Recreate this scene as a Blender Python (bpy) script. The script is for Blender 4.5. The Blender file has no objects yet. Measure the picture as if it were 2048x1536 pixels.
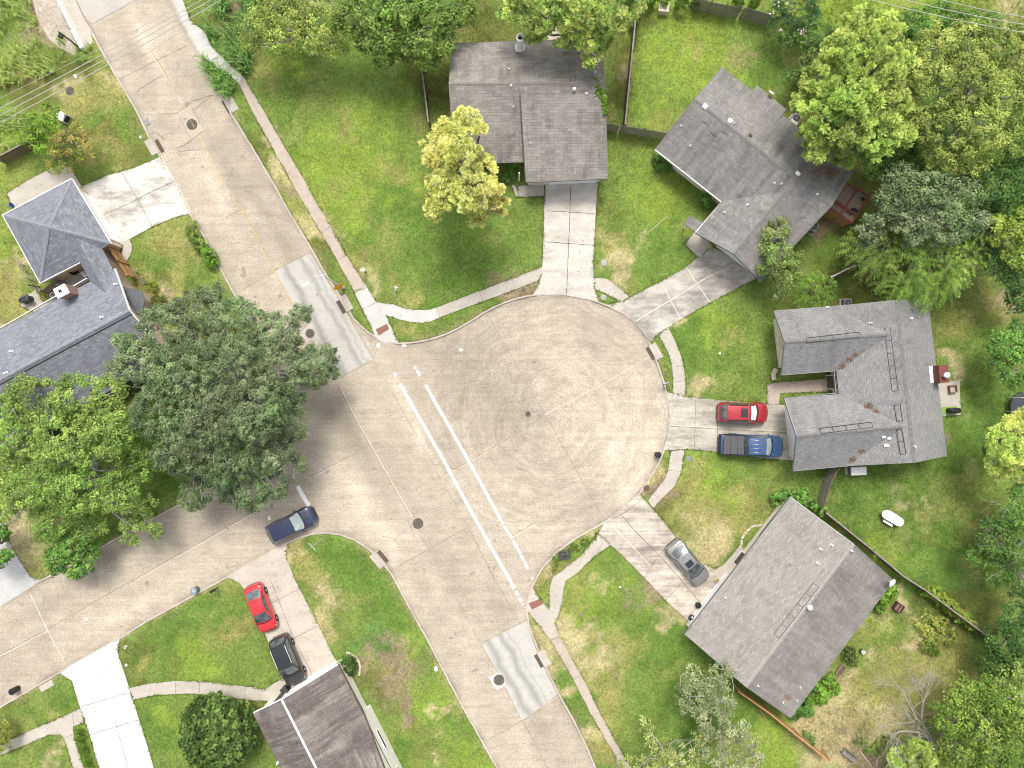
import bpy, bmesh, math, random
import numpy as np
from mathutils import Vector, Matrix
from mathutils.geometry import delaunay_2d_cdt

C = bpy.context.scene.collection
PI = math.pi
random.seed(7)
RNG = np.random.default_rng(11)

# ------------------------------------------------------------------ camera, light, exposure
CAM_H = 66.67            # drone height in metres
FPX = 1420.0             # focal length in survey pixels (2048 wide)
scene = bpy.context.scene
cam = bpy.data.cameras.new("drone_camera")
cam_o = bpy.data.objects.new("drone_camera", cam)
C.objects.link(cam_o)
cam_o.location = (0, 0, CAM_H)
cam_o.rotation_euler = (0, 0, 0)
cam.sensor_width = 36.0
cam.lens = 36.0 * FPX / 2048.0
cam.clip_end = 3000
scene.camera = cam_o

SUN_EL = 61.0
world = bpy.data.worlds.new("World")
scene.world = world
world.use_nodes = True
wn = world.node_tree.nodes
bg = wn["Background"]
sky = wn.new("ShaderNodeTexSky")
sky.sky_type = 'NISHITA'
sky.sun_disc = False
sky.sun_elevation = math.radians(SUN_EL)
sky.sun_rotation = math.radians(0)
sky.air_density = 1.0
sky.dust_density = 4.0
sky.ozone_density = 1.0
hz = wn.new('ShaderNodeHueSaturation')      # thin bright cloud: the blue is mostly washed out
hz.inputs['Saturation'].default_value = 0.35
world.node_tree.links.new(sky.outputs[0], hz.inputs['Color'])
world.node_tree.links.new(hz.outputs[0], bg.inputs[0])
bg.inputs[1].default_value = 0.145
sun = bpy.data.lights.new("sun", 'SUN')
sun.energy = 1.65
sun.angle = math.radians(18)
sun.color = (1.0, 0.955, 0.88)
sun_o = bpy.data.objects.new("sun", sun)
C.objects.link(sun_o)
sun_o.rotation_euler = (-math.radians(90 - SUN_EL), 0, 0)
sun_o.location = (0, 40, 90)
vs = scene.view_settings
vs.view_transform = 'Standard'
vs.look = 'None'
vs.gamma = 1
vs.use_curve_mapping = False
vs.exposure = 0.66
scene.cycles.filter_width = 0.95

# ------------------------------------------------------------------ helpers
def W(px, py, z=0.0):
    """survey pixel of the plan -> world point at height z"""
    s = (CAM_H - z) / FPX
    return Vector(((px - 1024.0) * s, (768.0 - py) * s, z))

def WP(pts, z=0.0):
    return [W(p[0], p[1], z) for p in pts]

def tag(o, label=None, cat=None, group=None, kind=None):
    if label: o["label"] = label
    if cat: o["category"] = cat
    if group: o["group"] = group
    if kind: o["kind"] = kind
    return o

def thing(name, loc, label, cat, group=None, rz=0.0):
    o = bpy.data.objects.new(name, None)
    o.empty_display_size = 0.3
    C.objects.link(o)
    o.location = loc
    o.rotation_euler = (0, 0, rz)
    tag(o, label, cat, group)
    return o

class MB:
    """collects simple shapes and links them as one mesh object"""
    def __init__(self):
        self.v = []; self.f = []; self.uv = None
    def add(self, vs_, fs_):
        n = len(self.v)
        self.v += [tuple(p) for p in vs_]
        self.f += [tuple(i + n for i in f) for f in fs_]
        return self
    def box(self, c, s, rz=0.0, tilt=None):
        hx, hy, hz = s[0] / 2, s[1] / 2, s[2] / 2
        pts = [Vector((x, y, z)) for z in (-hz, hz) for x, y in ((-hx, -hy), (hx, -hy), (hx, hy), (-hx, hy))]
        m = Matrix.Rotation(rz, 3, 'Z')
        if tilt is not None: m = m @ tilt
        pts = [m @ p + Vector(c) for p in pts]
        return self.add(pts, [(3, 2, 1, 0), (4, 5, 6, 7), (0, 1, 5, 4), (1, 2, 6, 5), (2, 3, 7, 6), (3, 0, 4, 7)])
    def rbox(self, c, s, rz=0.0, b=0.03, tilt=None):
        """box with chamfered vertical and top edges"""
        hx, hy, hz = s[0] / 2, s[1] / 2, s[2] / 2
        def ring(ix, z):
            x, y, k = hx - ix, hy - ix, b
            return [(x - k, -y, z), (x, -y + k, z), (x, y - k, z), (x - k, y, z), (-x + k, y, z), (-x, y - k, z), (-x, -y + k, z), (-x + k, -y, z)]
        rs = [ring(0, -hz), ring(0, hz - b), ring(b, hz)]
        m = Matrix.Rotation(rz, 3, 'Z')
        if tilt is not None: m = m @ tilt
        pts = [m @ Vector(p) + Vector(c) for r in rs for p in r]
        fs = []
        for k in range(2):
            for i in range(8):
                j = (i + 1) % 8
                fs.append((k * 8 + i, k * 8 + j, k * 8 + 8 + j, k * 8 + 8 + i))
        fs.append(tuple(range(16, 24))); fs.append(tuple(reversed(range(8))))
        return self.add(pts, fs)
    def prism(self, poly, z0, z1):
        """poly: ccw list of xy"""
        n = len(poly)
        a = sum(poly[i][0] * poly[(i + 1) % n][1] - poly[(i + 1) % n][0] * poly[i][1] for i in range(n))
        if a < 0: poly = list(reversed(poly))
        pts = [(p[0], p[1], z0) for p in poly] + [(p[0], p[1], z1) for p in poly]
        fs = [tuple(reversed(range(n))), tuple(range(n, 2 * n))]
        for i in range(n):
            j = (i + 1) % n
            fs.append((i, j, n + j, n + i))
        return self.add(pts, fs)
    def tube(self, pts, rad, n=6, cap=True):
        pts = [Vector(p) for p in pts]
        if not hasattr(rad, '__len__'): rad = [rad] * len(pts)
        rings = []
        for i, p in enumerate(pts):
            d = (pts[min(i + 1, len(pts) - 1)] - pts[max(i - 1, 0)])
            if d.length < 1e-6: d = Vector((0, 0, 1))
            d.normalize()
            a = Vector((1, 0, 0)) if abs(d.x) < 0.8 else Vector((0, 1, 0))
            u = d.cross(a).normalized(); w = d.cross(u)
            rings.append([p + (u * math.cos(2 * PI * k / n) + w * math.sin(2 * PI * k / n)) * rad[i] for k in range(n)])
        v = [q for r in rings for q in r]
        f = []
        for i in range(len(pts) - 1):
            for k in range(n):
                l = (k + 1) % n
                f.append((i * n + k, i * n + l, (i + 1) * n + l, (i + 1) * n + k))
        if cap:
            f.append(tuple(reversed(range(n)))); f.append(tuple(range((len(pts) - 1) * n, len(pts) * n)))
        return self.add(v, f)
    def lathe(self, prof, c=(0, 0, 0), n=20, tilt=None):
        v = []; f = []
        for r, z in prof:
            for k in range(n):
                p = Vector((r * math.cos(2 * PI * k / n), r * math.sin(2 * PI * k / n), z))
                if tilt is not None: p = tilt @ p
                v.append(p + Vector(c))
        for i in range(len(prof) - 1):
            for k in range(n):
                l = (k + 1) % n
                f.append((i * n + k, i * n + l, (i + 1) * n + l, (i + 1) * n + k))
        f.append(tuple(reversed(range(n)))); f.append(tuple(range((len(prof) - 1) * n, len(prof) * n)))
        return self.add(v, f)
    def grid(self, P):
        """P: rows of points"""
        nr, nc = len(P), len(P[0])
        return self.add([q for r in P for q in r], [(i * nc + j, i * nc + j + 1, (i + 1) * nc + j + 1, (i + 1) * nc + j) for i in range(nr - 1) for j in range(nc - 1)])
    def build(self, name, mat, parent=None, smooth=False, local=False, fix=False):
        """verts are world coordinates unless local; the parent's place is taken out"""
        vv = self.v
        if parent is not None and not local:
            m = parent_world(parent).inverted()
            vv = [tuple(m @ Vector(p)) for p in vv]
        o = link_mesh(name, vv, self.f, mat, parent, smooth)
        if fix:
            bm = bmesh.new(); bm.from_mesh(o.data)
            bmesh.ops.recalc_face_normals(bm, faces=bm.faces)
            bm.to_mesh(o.data); bm.free()
        return o

def parent_world(o):
    m = Matrix.LocRotScale(o.location, o.rotation_euler, o.scale)
    while o.parent is not None:
        o = o.parent
        m = Matrix.LocRotScale(o.location, o.rotation_euler, o.scale) @ m
    return m

def link_mesh(name, v, f, mat, parent=None, smooth=False):
    me = bpy.data.meshes.new(name)
    me.from_pydata([tuple(p) for p in v], [], [tuple(q) for q in f])
    if mat is not None: me.materials.append(mat)
    if smooth: me.polygons.foreach_set('use_smooth', [True] * len(me.polygons))
    me.update()
    o = bpy.data.objects.new(name, me)
    C.objects.link(o)
    if parent is not None: o.parent = parent
    return o

def np_mesh(name, v, quads, mat, parent=None, col=None, k=4, smooth=False):
    """fast mesh from numpy arrays, faces of k corners, optional per point colour"""
    me = bpy.data.meshes.new(name)
    nv, nf = len(v), len(quads)
    me.vertices.add(nv); me.vertices.foreach_set('co', np.asarray(v, np.float32).ravel())
    me.loops.add(nf * k); me.loops.foreach_set('vertex_index', np.asarray(quads, np.int32).ravel())
    me.polygons.add(nf)
    me.polygons.foreach_set('loop_start', np.arange(0, nf * k, k, dtype=np.int32))
    if smooth: me.polygons.foreach_set('use_smooth', np.ones(nf, bool))
    if col is not None:
        a = me.attributes.new('Col', 'FLOAT_COLOR', 'POINT')
        c4 = np.ones((nv, 4), np.float32); c4[:, :3] = col
        a.data.foreach_set('color', c4.ravel())
    me.materials.append(mat)
    me.update(calc_edges=True)
    me.validate()
    o = bpy.data.objects.new(name, me)
    C.objects.link(o)
    if parent is not None: o.parent = parent
    return o

def pip(X, Y, poly):
    ins = np.zeros(X.shape, bool)
    n = len(poly)
    for i in range(n):
        x1, y1 = poly[i][0], poly[i][1]; x2, y2 = poly[(i + 1) % n][0], poly[(i + 1) % n][1]
        if y1 == y2: continue
        c = ((y1 > Y) != (y2 > Y)) & (X < (x2 - x1) * (Y - y1) / (y2 - y1) + x1)
        ins ^= c
    return ins

def segdist(X, Y, pts, closed=True):
    d = np.full(X.shape, 1e9)
    n = len(pts)
    for i in range(n if closed else n - 1):
        ax, ay = pts[i][0], pts[i][1]; bx, by = pts[(i + 1) % n][0], pts[(i + 1) % n][1]
        L = (bx - ax) ** 2 + (by - ay) ** 2 + 1e-12
        t = np.clip(((X - ax) * (bx - ax) + (Y - ay) * (by - ay)) / L, 0, 1)
        d = np.minimum(d, (X - ax - t * (bx - ax)) ** 2 + (Y - ay - t * (by - ay)) ** 2)
    return np.sqrt(d)

_lat = np.random.default_rng(3).random((256, 256))
def vnoise(X, Y, s):
    X = np.asarray(X) / s + 71.3; Y = np.asarray(Y) / s + 33.7
    xi = np.floor(X).astype(int); yi = np.floor(Y).astype(int)
    fx = X - xi; fy = Y - yi
    fx = fx * fx * (3 - 2 * fx); fy = fy * fy * (3 - 2 * fy)
    g = lambda a, b: _lat[a % 256, b % 256]
    return (g(xi, yi) * (1 - fx) + g(xi + 1, yi) * fx) * (1 - fy) + (g(xi, yi + 1) * (1 - fx) + g(xi + 1, yi + 1) * fx) * fy
def fbm(X, Y, s):
    return (vnoise(X, Y, s) * 0.5 + vnoise(X + 9, Y, s / 2.1) * 0.3 + vnoise(X, Y + 5, s / 4.3) * 0.2)

def smooth01(t):
    t = np.clip(t, 0, 1)
    return t * t * (3 - 2 * t)

# ------------------------------------------------------------------ materials
def nm(name):
    m = bpy.data.materials.new(name); m.use_nodes = True
    nt = m.node_tree; b = nt.nodes["Principled BSDF"]
    return m, nt, nt.nodes, nt.links, b

def mixc(nt, fac, a, b, mode='MIX'):
    n = nt.nodes.new('ShaderNodeMix'); n.data_type = 'RGBA'; n.blend_type = mode
    for s, val in ((n.inputs[0], fac), (n.inputs[6], a), (n.inputs[7], b)):
        if hasattr(val, 'links') or isinstance(val, bpy.types.NodeSocket): nt.links.new(val, s)
        elif isinstance(val, (int, float)): s.default_value = val
        else: s.default_value = (val[0], val[1], val[2], 1)
    return n.outputs[2]

def noise(nt, scale, detail=3.0, rough=0.6, vec=None, dims=None):
    n = nt.nodes.new('ShaderNodeTexNoise')
    n.inputs['Scale'].default_value = scale; n.inputs['Detail'].default_value = detail
    n.inputs['Roughness'].default_value = rough
    if vec is not None: nt.links.new(vec, n.inputs['Vector'])
    return n.outputs['Fac']

def ramp(nt, fac, lo, hi, a=0.0, b=1.0):
    n = nt.nodes.new('ShaderNodeMapRange')
    n.inputs[1].default_value = lo; n.inputs[2].default_value = hi
    n.inputs[3].default_value = a; n.inputs[4].default_value = b
    nt.links.new(fac, n.inputs[0])
    return n.outputs[0]

def pos(nt):
    return nt.nodes.new('ShaderNodeNewGeometry').outputs['Position']

def mapping(nt, vec, rot=(0, 0, 0), scale=(1, 1, 1), loc=(0, 0, 0)):
    n = nt.nodes.new('ShaderNodeMapping')
    n.inputs['Rotation'].default_value = rot; n.inputs['Scale'].default_value = scale; n.inputs['Location'].default_value = loc
    nt.links.new(vec, n.inputs['Vector'])
    return n.outputs[0]

def gray(nt, v):
    n = nt.nodes.new('ShaderNodeCombineColor')
    for i in range(3): nt.links.new(v, n.inputs[i])
    return n.outputs[0]

def bump(nt, b, h, strength=0.3, dist=0.03):
    n = nt.nodes.new('ShaderNodeBump'); n.inputs['Strength'].default_value = strength; n.inputs['Distance'].default_value = dist
    nt.links.new(h, n.inputs['Height']); nt.links.new(n.outputs[0], b.inputs['Normal'])

def pmat(name, col, rough=0.7, var=0.15, scale=3.0, metal=0.0, spec=0.3, col2=None, coat=0.0, bumps=0.0):
    m, nt, N, L, b = nm(name)
    p = pos(nt)
    f = noise(nt, scale, 4, 0.65, p)
    c2 = col2 if col2 else tuple(min(1, c * (1 + var)) for c in col)
    c1 = col if col2 else tuple(c * (1 - var) for c in col)
    L.new(mixc(nt, ramp(nt, f, 0.3, 0.7), c1, c2), b.inputs['Base Color'])
    b.inputs['Roughness'].default_value = rough; b.inputs['Metallic'].default_value = metal
    b.inputs['Specular IOR Level'].default_value = spec
    if coat: b.inputs['Coat Weight'].default_value = coat; b.inputs['Coat Roughness'].default_value = 0.04
    if bumps: bump(nt, b, noise(nt, scale * 6, 3, 0.6, p), bumps, 0.02)
    return m

def m_attr_ground(name, fine=5.5, lo=0.42, hi=1.62, dry=(0.30, 0.27, 0.11), dryamt=0.3):
    m, nt, N, L, b = nm(name)
    a = N.new('ShaderNodeAttribute'); a.attribute_name = 'Col'
    p = pos(nt)
    f1 = noise(nt, fine, 5, 0.75, p)
    f2 = noise(nt, 1.9, 6, 0.8, p)
    f3 = noise(nt, 0.45, 3, 0.6, p)
    c = mixc(nt, ramp(nt, f2, 0.48, 0.78, 0, dryamt), a.outputs['Color'], dry)
    c = mixc(nt, 1.0, c, gray(nt, ramp(nt, f1, 0.28, 0.72, lo, hi)), 'MULTIPLY')
    c = mixc(nt, 1.0, c, gray(nt, ramp(nt, f3, 0.3, 0.7, 0.84, 1.16)), 'MULTIPLY')
    L.new(c, b.inputs['Base Color'])
    b.inputs['Roughness'].default_value = 0.95; b.inputs['Specular IOR Level'].default_value = 0.1
    bump(nt, b, f1, 0.6, 0.08)
    return m

def m_concrete(name, col, col2, rot=0.0, streak=0.0, fine=10.0, attr=False, polar=None, speck=0.25, stain=(0.20, 0.18, 0.16), stainamt=0.35, stainscale=0.8, st=(0.52, 0.72)):
    m, nt, N, L, b = nm(name)
    p = pos(nt)
    f1 = noise(nt, 0.6, 5, 0.7, p)
    f2 = noise(nt, fine, 5, 0.8, p)
    f4 = noise(nt, stainscale, 6, 0.75, mapping(nt, p, (0, 0, rot), (0.5, 1.5, 1), (5, 3, 0)))
    if attr:
        a = N.new('ShaderNodeAttribute'); a.attribute_name = 'Col'
        c = mixc(nt, ramp(nt, f1, 0.3, 0.7), mixc(nt, 1.0, a.outputs['Color'], col, 'MULTIPLY'), mixc(nt, 1.0, a.outputs['Color'], col2, 'MULTIPLY'))
    else:
        c = mixc(nt, ramp(nt, f1, 0.3, 0.7), col, col2)
    c = mixc(nt, ramp(nt, f4, st[0], st[1], 0, stainamt), c, stain)
    c = mixc(nt, 1.0, c, gray(nt, ramp(nt, f2, 0.3, 0.7, 1 - speck, 1 + speck)), 'MULTIPLY')
    f2b = noise(nt, 4.4, 6, 0.85, p)
    c = mixc(nt, 1.0, c, gray(nt, ramp(nt, f2b, 0.3, 0.7, 1 - speck * 0.75, 1 + speck * 0.75)), 'MULTIPLY')
    if streak:
        f3 = noise(nt, 1.0, 4, 0.7, mapping(nt, p, (0, 0, rot), (0.08, 2.2, 1)))
        c = mixc(nt, 1.0, c, gray(nt, ramp(nt, f3, 0.3, 0.7, 1 - streak, 1 + streak)), 'MULTIPLY')
        f5 = noise(nt, 1.0, 2, 0.5, mapping(nt, p, (0, 0, rot), (9.0, 0.7, 1)))
        c = mixc(nt, 1.0, c, gray(nt, ramp(nt, f5, 0.3, 0.7, 1 - streak * 0.3, 1 + streak * 0.3)), 'MULTIPLY')
    if polar is not None:
        sub = N.new('ShaderNodeVectorMath'); sub.operation = 'SUBTRACT'; L.new(p, sub.inputs[0]); sub.inputs[1].default_value = (polar[0], polar[1], 0)
        ln = N.new('ShaderNodeVectorMath'); ln.operation = 'LENGTH'; L.new(sub.outputs[0], ln.inputs[0])
        sx = N.new('ShaderNodeSeparateXYZ'); L.new(sub.outputs[0], sx.inputs[0])
        at = N.new('ShaderNodeMath'); at.operation = 'ARCTAN2'; L.new(sx.outputs[1], at.inputs[0]); L.new(sx.outputs[0], at.inputs[1])
        cb = N.new('ShaderNodeCombineXYZ'); wr_ = N.new('ShaderNodeMath'); wr_.operation = 'ADD'; L.new(ln.outputs['Value'], wr_.inputs[0]); L.new(ramp(nt, noise(nt, 0.22, 3, 0.6, p), 0.2, 0.8, -1.1, 1.1), wr_.inputs[1]); L.new(wr_.outputs[0], cb.inputs[0]); L.new(at.outputs[0], cb.inputs[1])
        f6 = noise(nt, 1.0, 4, 0.75, mapping(nt, cb.outputs[0], (0, 0, 0), (2.1, 1.3, 1)))
        within = ramp(nt, ln.outputs['Value'], polar[2] * 0.9, polar[2] * 1.05, 1.0, 0.0)
        c6 = mixc(nt, 1.0, c, gray(nt, ramp(nt, f6, 0.3, 0.7, 0.83, 1.17)), 'MULTIPLY')
        c = mixc(nt, within, c, c6)
    L.new(c, b.inputs['Base Color'])
    b.inputs['Roughness'].default_value = 0.9; b.inputs['Specular IOR Level'].default_value = 0.2
    bump(nt, b, f2, 0.25, 0.02)
    return m

def m_shingle(name, col, col2, stain, stainamt=0.5, rows=0.15, wid=0.32, streak=0.5, fb=(0.40, 0.62), fu=1.1):
    m, nt, N, L, b = nm(name)
    uv = N.new('ShaderNodeUVMap').outputs[0]
    p = pos(nt)
    br = N.new('ShaderNodeTexBrick'); L.new(uv, br.inputs['Vector'])
    br.inputs['Scale'].default_value = 1.0
    br.inputs['Brick Width'].default_value = wid; br.inputs['Row Height'].default_value = rows
    br.inputs['Mortar Size'].default_value = 0.012
    br.inputs['Color1'].default_value = (*col, 1); br.inputs['Color2'].default_value = (*col2, 1)
    br.inputs['Mortar'].default_value = (*[x * 0.62 for x in col], 1)
    f1 = noise(nt, 0.5, 5, 0.7, p)
    c = mixc(nt, ramp(nt, f1, 0.3, 0.7, 0, 0.6), br.outputs['Color'], tuple((x + y) / 2 * 1.08 for x, y in zip(col, col2)))
    fs = noise(nt, 1.0, 5, 0.7, mapping(nt, uv, (0, 0, 0), (fu, 0.16, 1)))
    fb_ = noise(nt, 0.35, 4, 0.65, mapping(nt, p, (0, 0, 0), (1, 1, 1), (13, 7, 0)))
    mul = N.new('ShaderNodeMath'); mul.operation = 'MULTIPLY'
    L.new(ramp(nt, fs, 0.40, 0.66), mul.inputs[0]); L.new(ramp(nt, fb_, *fb), mul.inputs[1])
    mul2 = N.new('ShaderNodeMath'); mul2.operation = 'MULTIPLY'; L.new(mul.outputs[0], mul2.inputs[0]); mul2.inputs[1].default_value = stainamt
    c = mixc(nt, mul2.outputs[0], c, stain)
    f9 = noise(nt, 7, 5, 0.85, p)
    c = mixc(nt, 1.0, c, gray(nt, ramp(nt, f9, 0.3, 0.7, 0.72, 1.28)), 'MULTIPLY')
    f10 = noise(nt, 1.0, 3, 0.7, mapping(nt, uv, (0, 0, 0), (2.0, 6.5, 1)))
    c = mixc(nt, 1.0, c, gray(nt, ramp(nt, f10, 0.3, 0.7, 0.9, 1.1)), 'MULTIPLY')
    L.new(c, b.inputs['Base Color'])
    b.inputs['Roughness'].default_value = 0.92; b.inputs['Specular IOR Level'].default_value = 0.145
    bump(nt, b, br.outputs['Fac'], -0.25, 0.02)
    return m

def m_leaf(name, trans=0.27):
    m, nt, N, L, b = nm(name)
    a = N.new('ShaderNodeAttribute'); a.attribute_name = 'Col'
    L.new(a.outputs['Color'], b.inputs['Base Color'])
    b.inputs['Roughness'].default_value = 0.55; b.inputs['Specular IOR Level'].default_value = 0.25
    t = N.new('ShaderNodeBsdfTranslucent'); L.new(a.outputs['Color'], t.inputs['Color'])
    mx = N.new('ShaderNodeMixShader'); mx.inputs[0].default_value = trans
    L.new(b.outputs[0], mx.inputs[1]); L.new(t.outputs[0], mx.inputs[2])
    L.new(mx.outputs[0], N['Material Output'].inputs['Surface'])
    return m

def m_paint(name, col, rough=0.35, coat=0.6, metal=0.0):
    m, nt, N, L, b = nm(name)
    p = pos(nt)
    f = noise(nt, 2.5, 4, 0.7, p)
    L.new(mixc(nt, ramp(nt, f, 0.35, 0.75, 0, 0.05), col, (0.33, 0.30, 0.27)), b.inputs['Base Color'])
    L.new(ramp(nt, noise(nt, 5, 4, 0.7, p), 0.3, 0.7, rough * 0.8, rough * 1.3), b.inputs['Roughness'])
    b.inputs['Metallic'].default_value = metal
    b.inputs['Coat Weight'].default_value = coat; b.inputs['Coat Roughness'].default_value = 0.08
    return m

def m_glass(name, col=(0.03, 0.04, 0.045)):
    m, nt, N, L, b = nm(name)
    L.new(mixc(nt, noise(nt, 1.5, 2, 0.5, pos(nt)), col, tuple(c * 1.8 for c in col)), b.inputs['Base Color'])
    b.inputs['Roughness'].default_value = 0.06; b.inputs['Specular IOR Level'].default_value = 0.8
    return m

LEAF = m_leaf('leaf')
NEEDLE = m_leaf('needle', 0.36)
BARK = pmat('bark', (0.20, 0.17, 0.14), 0.9, 0.3, 6, spec=0.1)
PALEBARK = pmat('pale_bark', (0.40, 0.37, 0.33), 0.9, 0.2, 6, spec=0.1)
WHITE = pmat('white_paint', (0.84, 0.83, 0.81), 0.5, 0.06, 4)
CREAM = pmat('cream_paint', (0.62, 0.55, 0.43), 0.6, 0.1, 3)
SIDING = pmat('cream_siding', (0.74, 0.68, 0.56), 0.7, 0.1, 2)
BRICK = pmat('brick_wall', (0.32, 0.20, 0.15), 0.85, 0.25, 8)
DARK = pmat('dark_plastic', (0.02, 0.02, 0.022), 0.45, 0.2, 5)
GREYM = pmat('grey_metal', (0.24, 0.245, 0.25), 0.45, 0.12, 6, metal=0.5)
GALV = pmat('galvanised_metal', (0.55, 0.56, 0.56), 0.5, 0.1, 5, metal=0.3)
IRON = pmat('cast_iron', (0.12, 0.105, 0.09), 0.75, 0.3, 9)
RUSTY = pmat('rusty_iron', (0.11, 0.075, 0.055), 0.85, 0.35, 9)
WOODGREY = pmat('weathered_wood', (0.24, 0.22, 0.19), 0.9, 0.3, 4, spec=0.1)
WOODDARK = pmat('old_dark_wood', (0.12, 0.095, 0.075), 0.9, 0.3, 4, spec=0.1)
WOODNEW = pmat('cedar_wood', (0.42, 0.24, 0.11), 0.85, 0.22, 4, spec=0.1)
RUBBER = pmat('tyre_rubber', (0.018, 0.018, 0.018), 0.85, 0.2, 8)
RIM = pmat('alloy_rim', (0.5, 0.5, 0.5), 0.3, 0.1, 5, metal=0.8)
GLASS = m_glass('window_glass')
LAMPGLASS = m_glass('lamp_glass', (0.5, 0.5, 0.5))
TAIL = pmat('tail_lamp_plastic', (0.30, 0.015, 0.015), 0.25, 0.1, 5, spec=0.6)
# ------------------------------------------------------------------ the setting: ground, roads, walks
ROAD = [(130, -45), (150, 0), (172, 42), (182, 57), (212, 112), (240, 160), (275, 220), (300, 272), (322, 312), (360, 384), (382, 426), (410, 471), (437, 524), (462, 571),
        (495, 632), (540, 712), (568, 768), (578, 815), (572, 860), (548, 902), (505, 936), (440, 970), (357, 1013), (305, 1040), (232, 1080), (120, 1145), (82, 1163), (2, 1212), (-120, 1281),
        (-120, 1478), (0, 1412), (117, 1344), (240, 1274), (295, 1239), (387, 1189), (452, 1153), (512, 1118), (574, 1084), (596, 1074), (622, 1066), (652, 1063), (682, 1067), (712, 1078), (737, 1094), (756, 1111), (773, 1131),
        (789, 1153), (824, 1219), (862, 1287), (899, 1359), (937, 1429), (969, 1486), (997, 1536), (1045, 1622),
        (1240, 1622), (1189, 1536), (1169, 1488), (1144, 1438), (1115, 1387), (1092, 1340), (1072, 1294), (1056, 1252), (1052, 1224), (1053, 1204), (1061, 1174), (1081, 1137), (1109, 1105), (1149, 1075), (1184, 1056),
        (1211, 1041), (1239, 1021), (1262, 1001), (1278, 985), (1296, 958), (1314, 928), (1327, 898), (1334, 868), (1337, 835), (1334, 798), (1325, 764), (1314, 732), (1301, 695), (1286, 668), (1269, 646), (1246, 629), (1214, 613),
        (1179, 601), (1150, 594), (1124, 591), (1090, 591), (1056, 594), (1024, 602), (996, 613), (969, 627), (946, 642), (924, 655), (899, 668), (874, 677), (852, 683), (828, 687), (800, 689), (778, 687), (757, 680), (738, 668), (722, 655), (707, 640),
        (682, 599), (647, 544), (614, 486), (577, 426), (552, 380), (512, 311), (462, 230), (435, 180), (410, 130), (400, 112), (382, 82), (360, 42), (341, 0), (318, -45)]

DRIVES = {
    'drive_pale': [(1090, 352), (1196, 350), (1194, 384), (1190, 450), (1186, 521), (1187, 555), (1190, 580), (1197, 606), (1179, 601), (1150, 594), (1124, 591), (1090, 591), (1064, 592), (1072, 580), (1079, 566), (1084, 546), (1086, 500), (1088, 440)],
    'drive_patchy': [(1211, 611), (1241, 604), (1264, 594), (1321, 563), (1366, 539), (1394, 516), (1421, 494), (1500, 530), (1510, 558), (1460, 584), (1419, 606), (1361, 639), (1336, 655), (1316, 668), (1301, 684), (1286, 668), (1269, 646), (1246, 629)],
    'drive_worn': [(1327, 780), (1336, 785), (1346, 787), (1370, 793), (1434, 800), (1536, 808), (1600, 812), (1612, 922), (1583, 920), (1536, 917), (1434, 903), (1374, 898), (1345, 900), (1327, 899), (1334, 868), (1337, 835), (1334, 798)],
    'drive_cracked': [(1197, 1066), (1222, 1090), (1249, 1115), (1286, 1152), (1324, 1194), (1374, 1240), (1400, 1262), (1470, 1160), (1490, 1112), (1462, 1112), (1446, 1130), (1428, 1138), (1394, 1120), (1372, 1096), (1351, 1073), (1324, 1038), (1296, 1008), (1279, 988), (1262, 1001), (1239, 1021), (1211, 1041)],
    'drive_bleached': [(165, 374), (215, 352), (240, 345), (270, 337), (310, 319), (322, 312), (360, 384), (382, 426), (340, 439), (305, 454), (260, 479), (236, 488), (226, 486), (196, 432)],
    'drive_left': [(-90, 1090), (-10, 1020), (8, 1055), (25, 1095), (62, 1152), (82, 1163), (2, 1212), (-60, 1247)],
    'drive_white': [(117, 1344), (240, 1274), (236, 1303), (250, 1345), (267, 1398), (310, 1536), (330, 1600), (224, 1600), (200, 1536), (180, 1467), (162, 1415), (145, 1360)],
    'drive_beige': [(452, 1153), (512, 1118), (574, 1084), (572, 1113), (592, 1162), (630, 1235), (662, 1300), (682, 1336), (545, 1420), (545, 1385), (566, 1356), (552, 1320), (530, 1265), (492, 1182), (480, 1165)],
}
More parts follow.
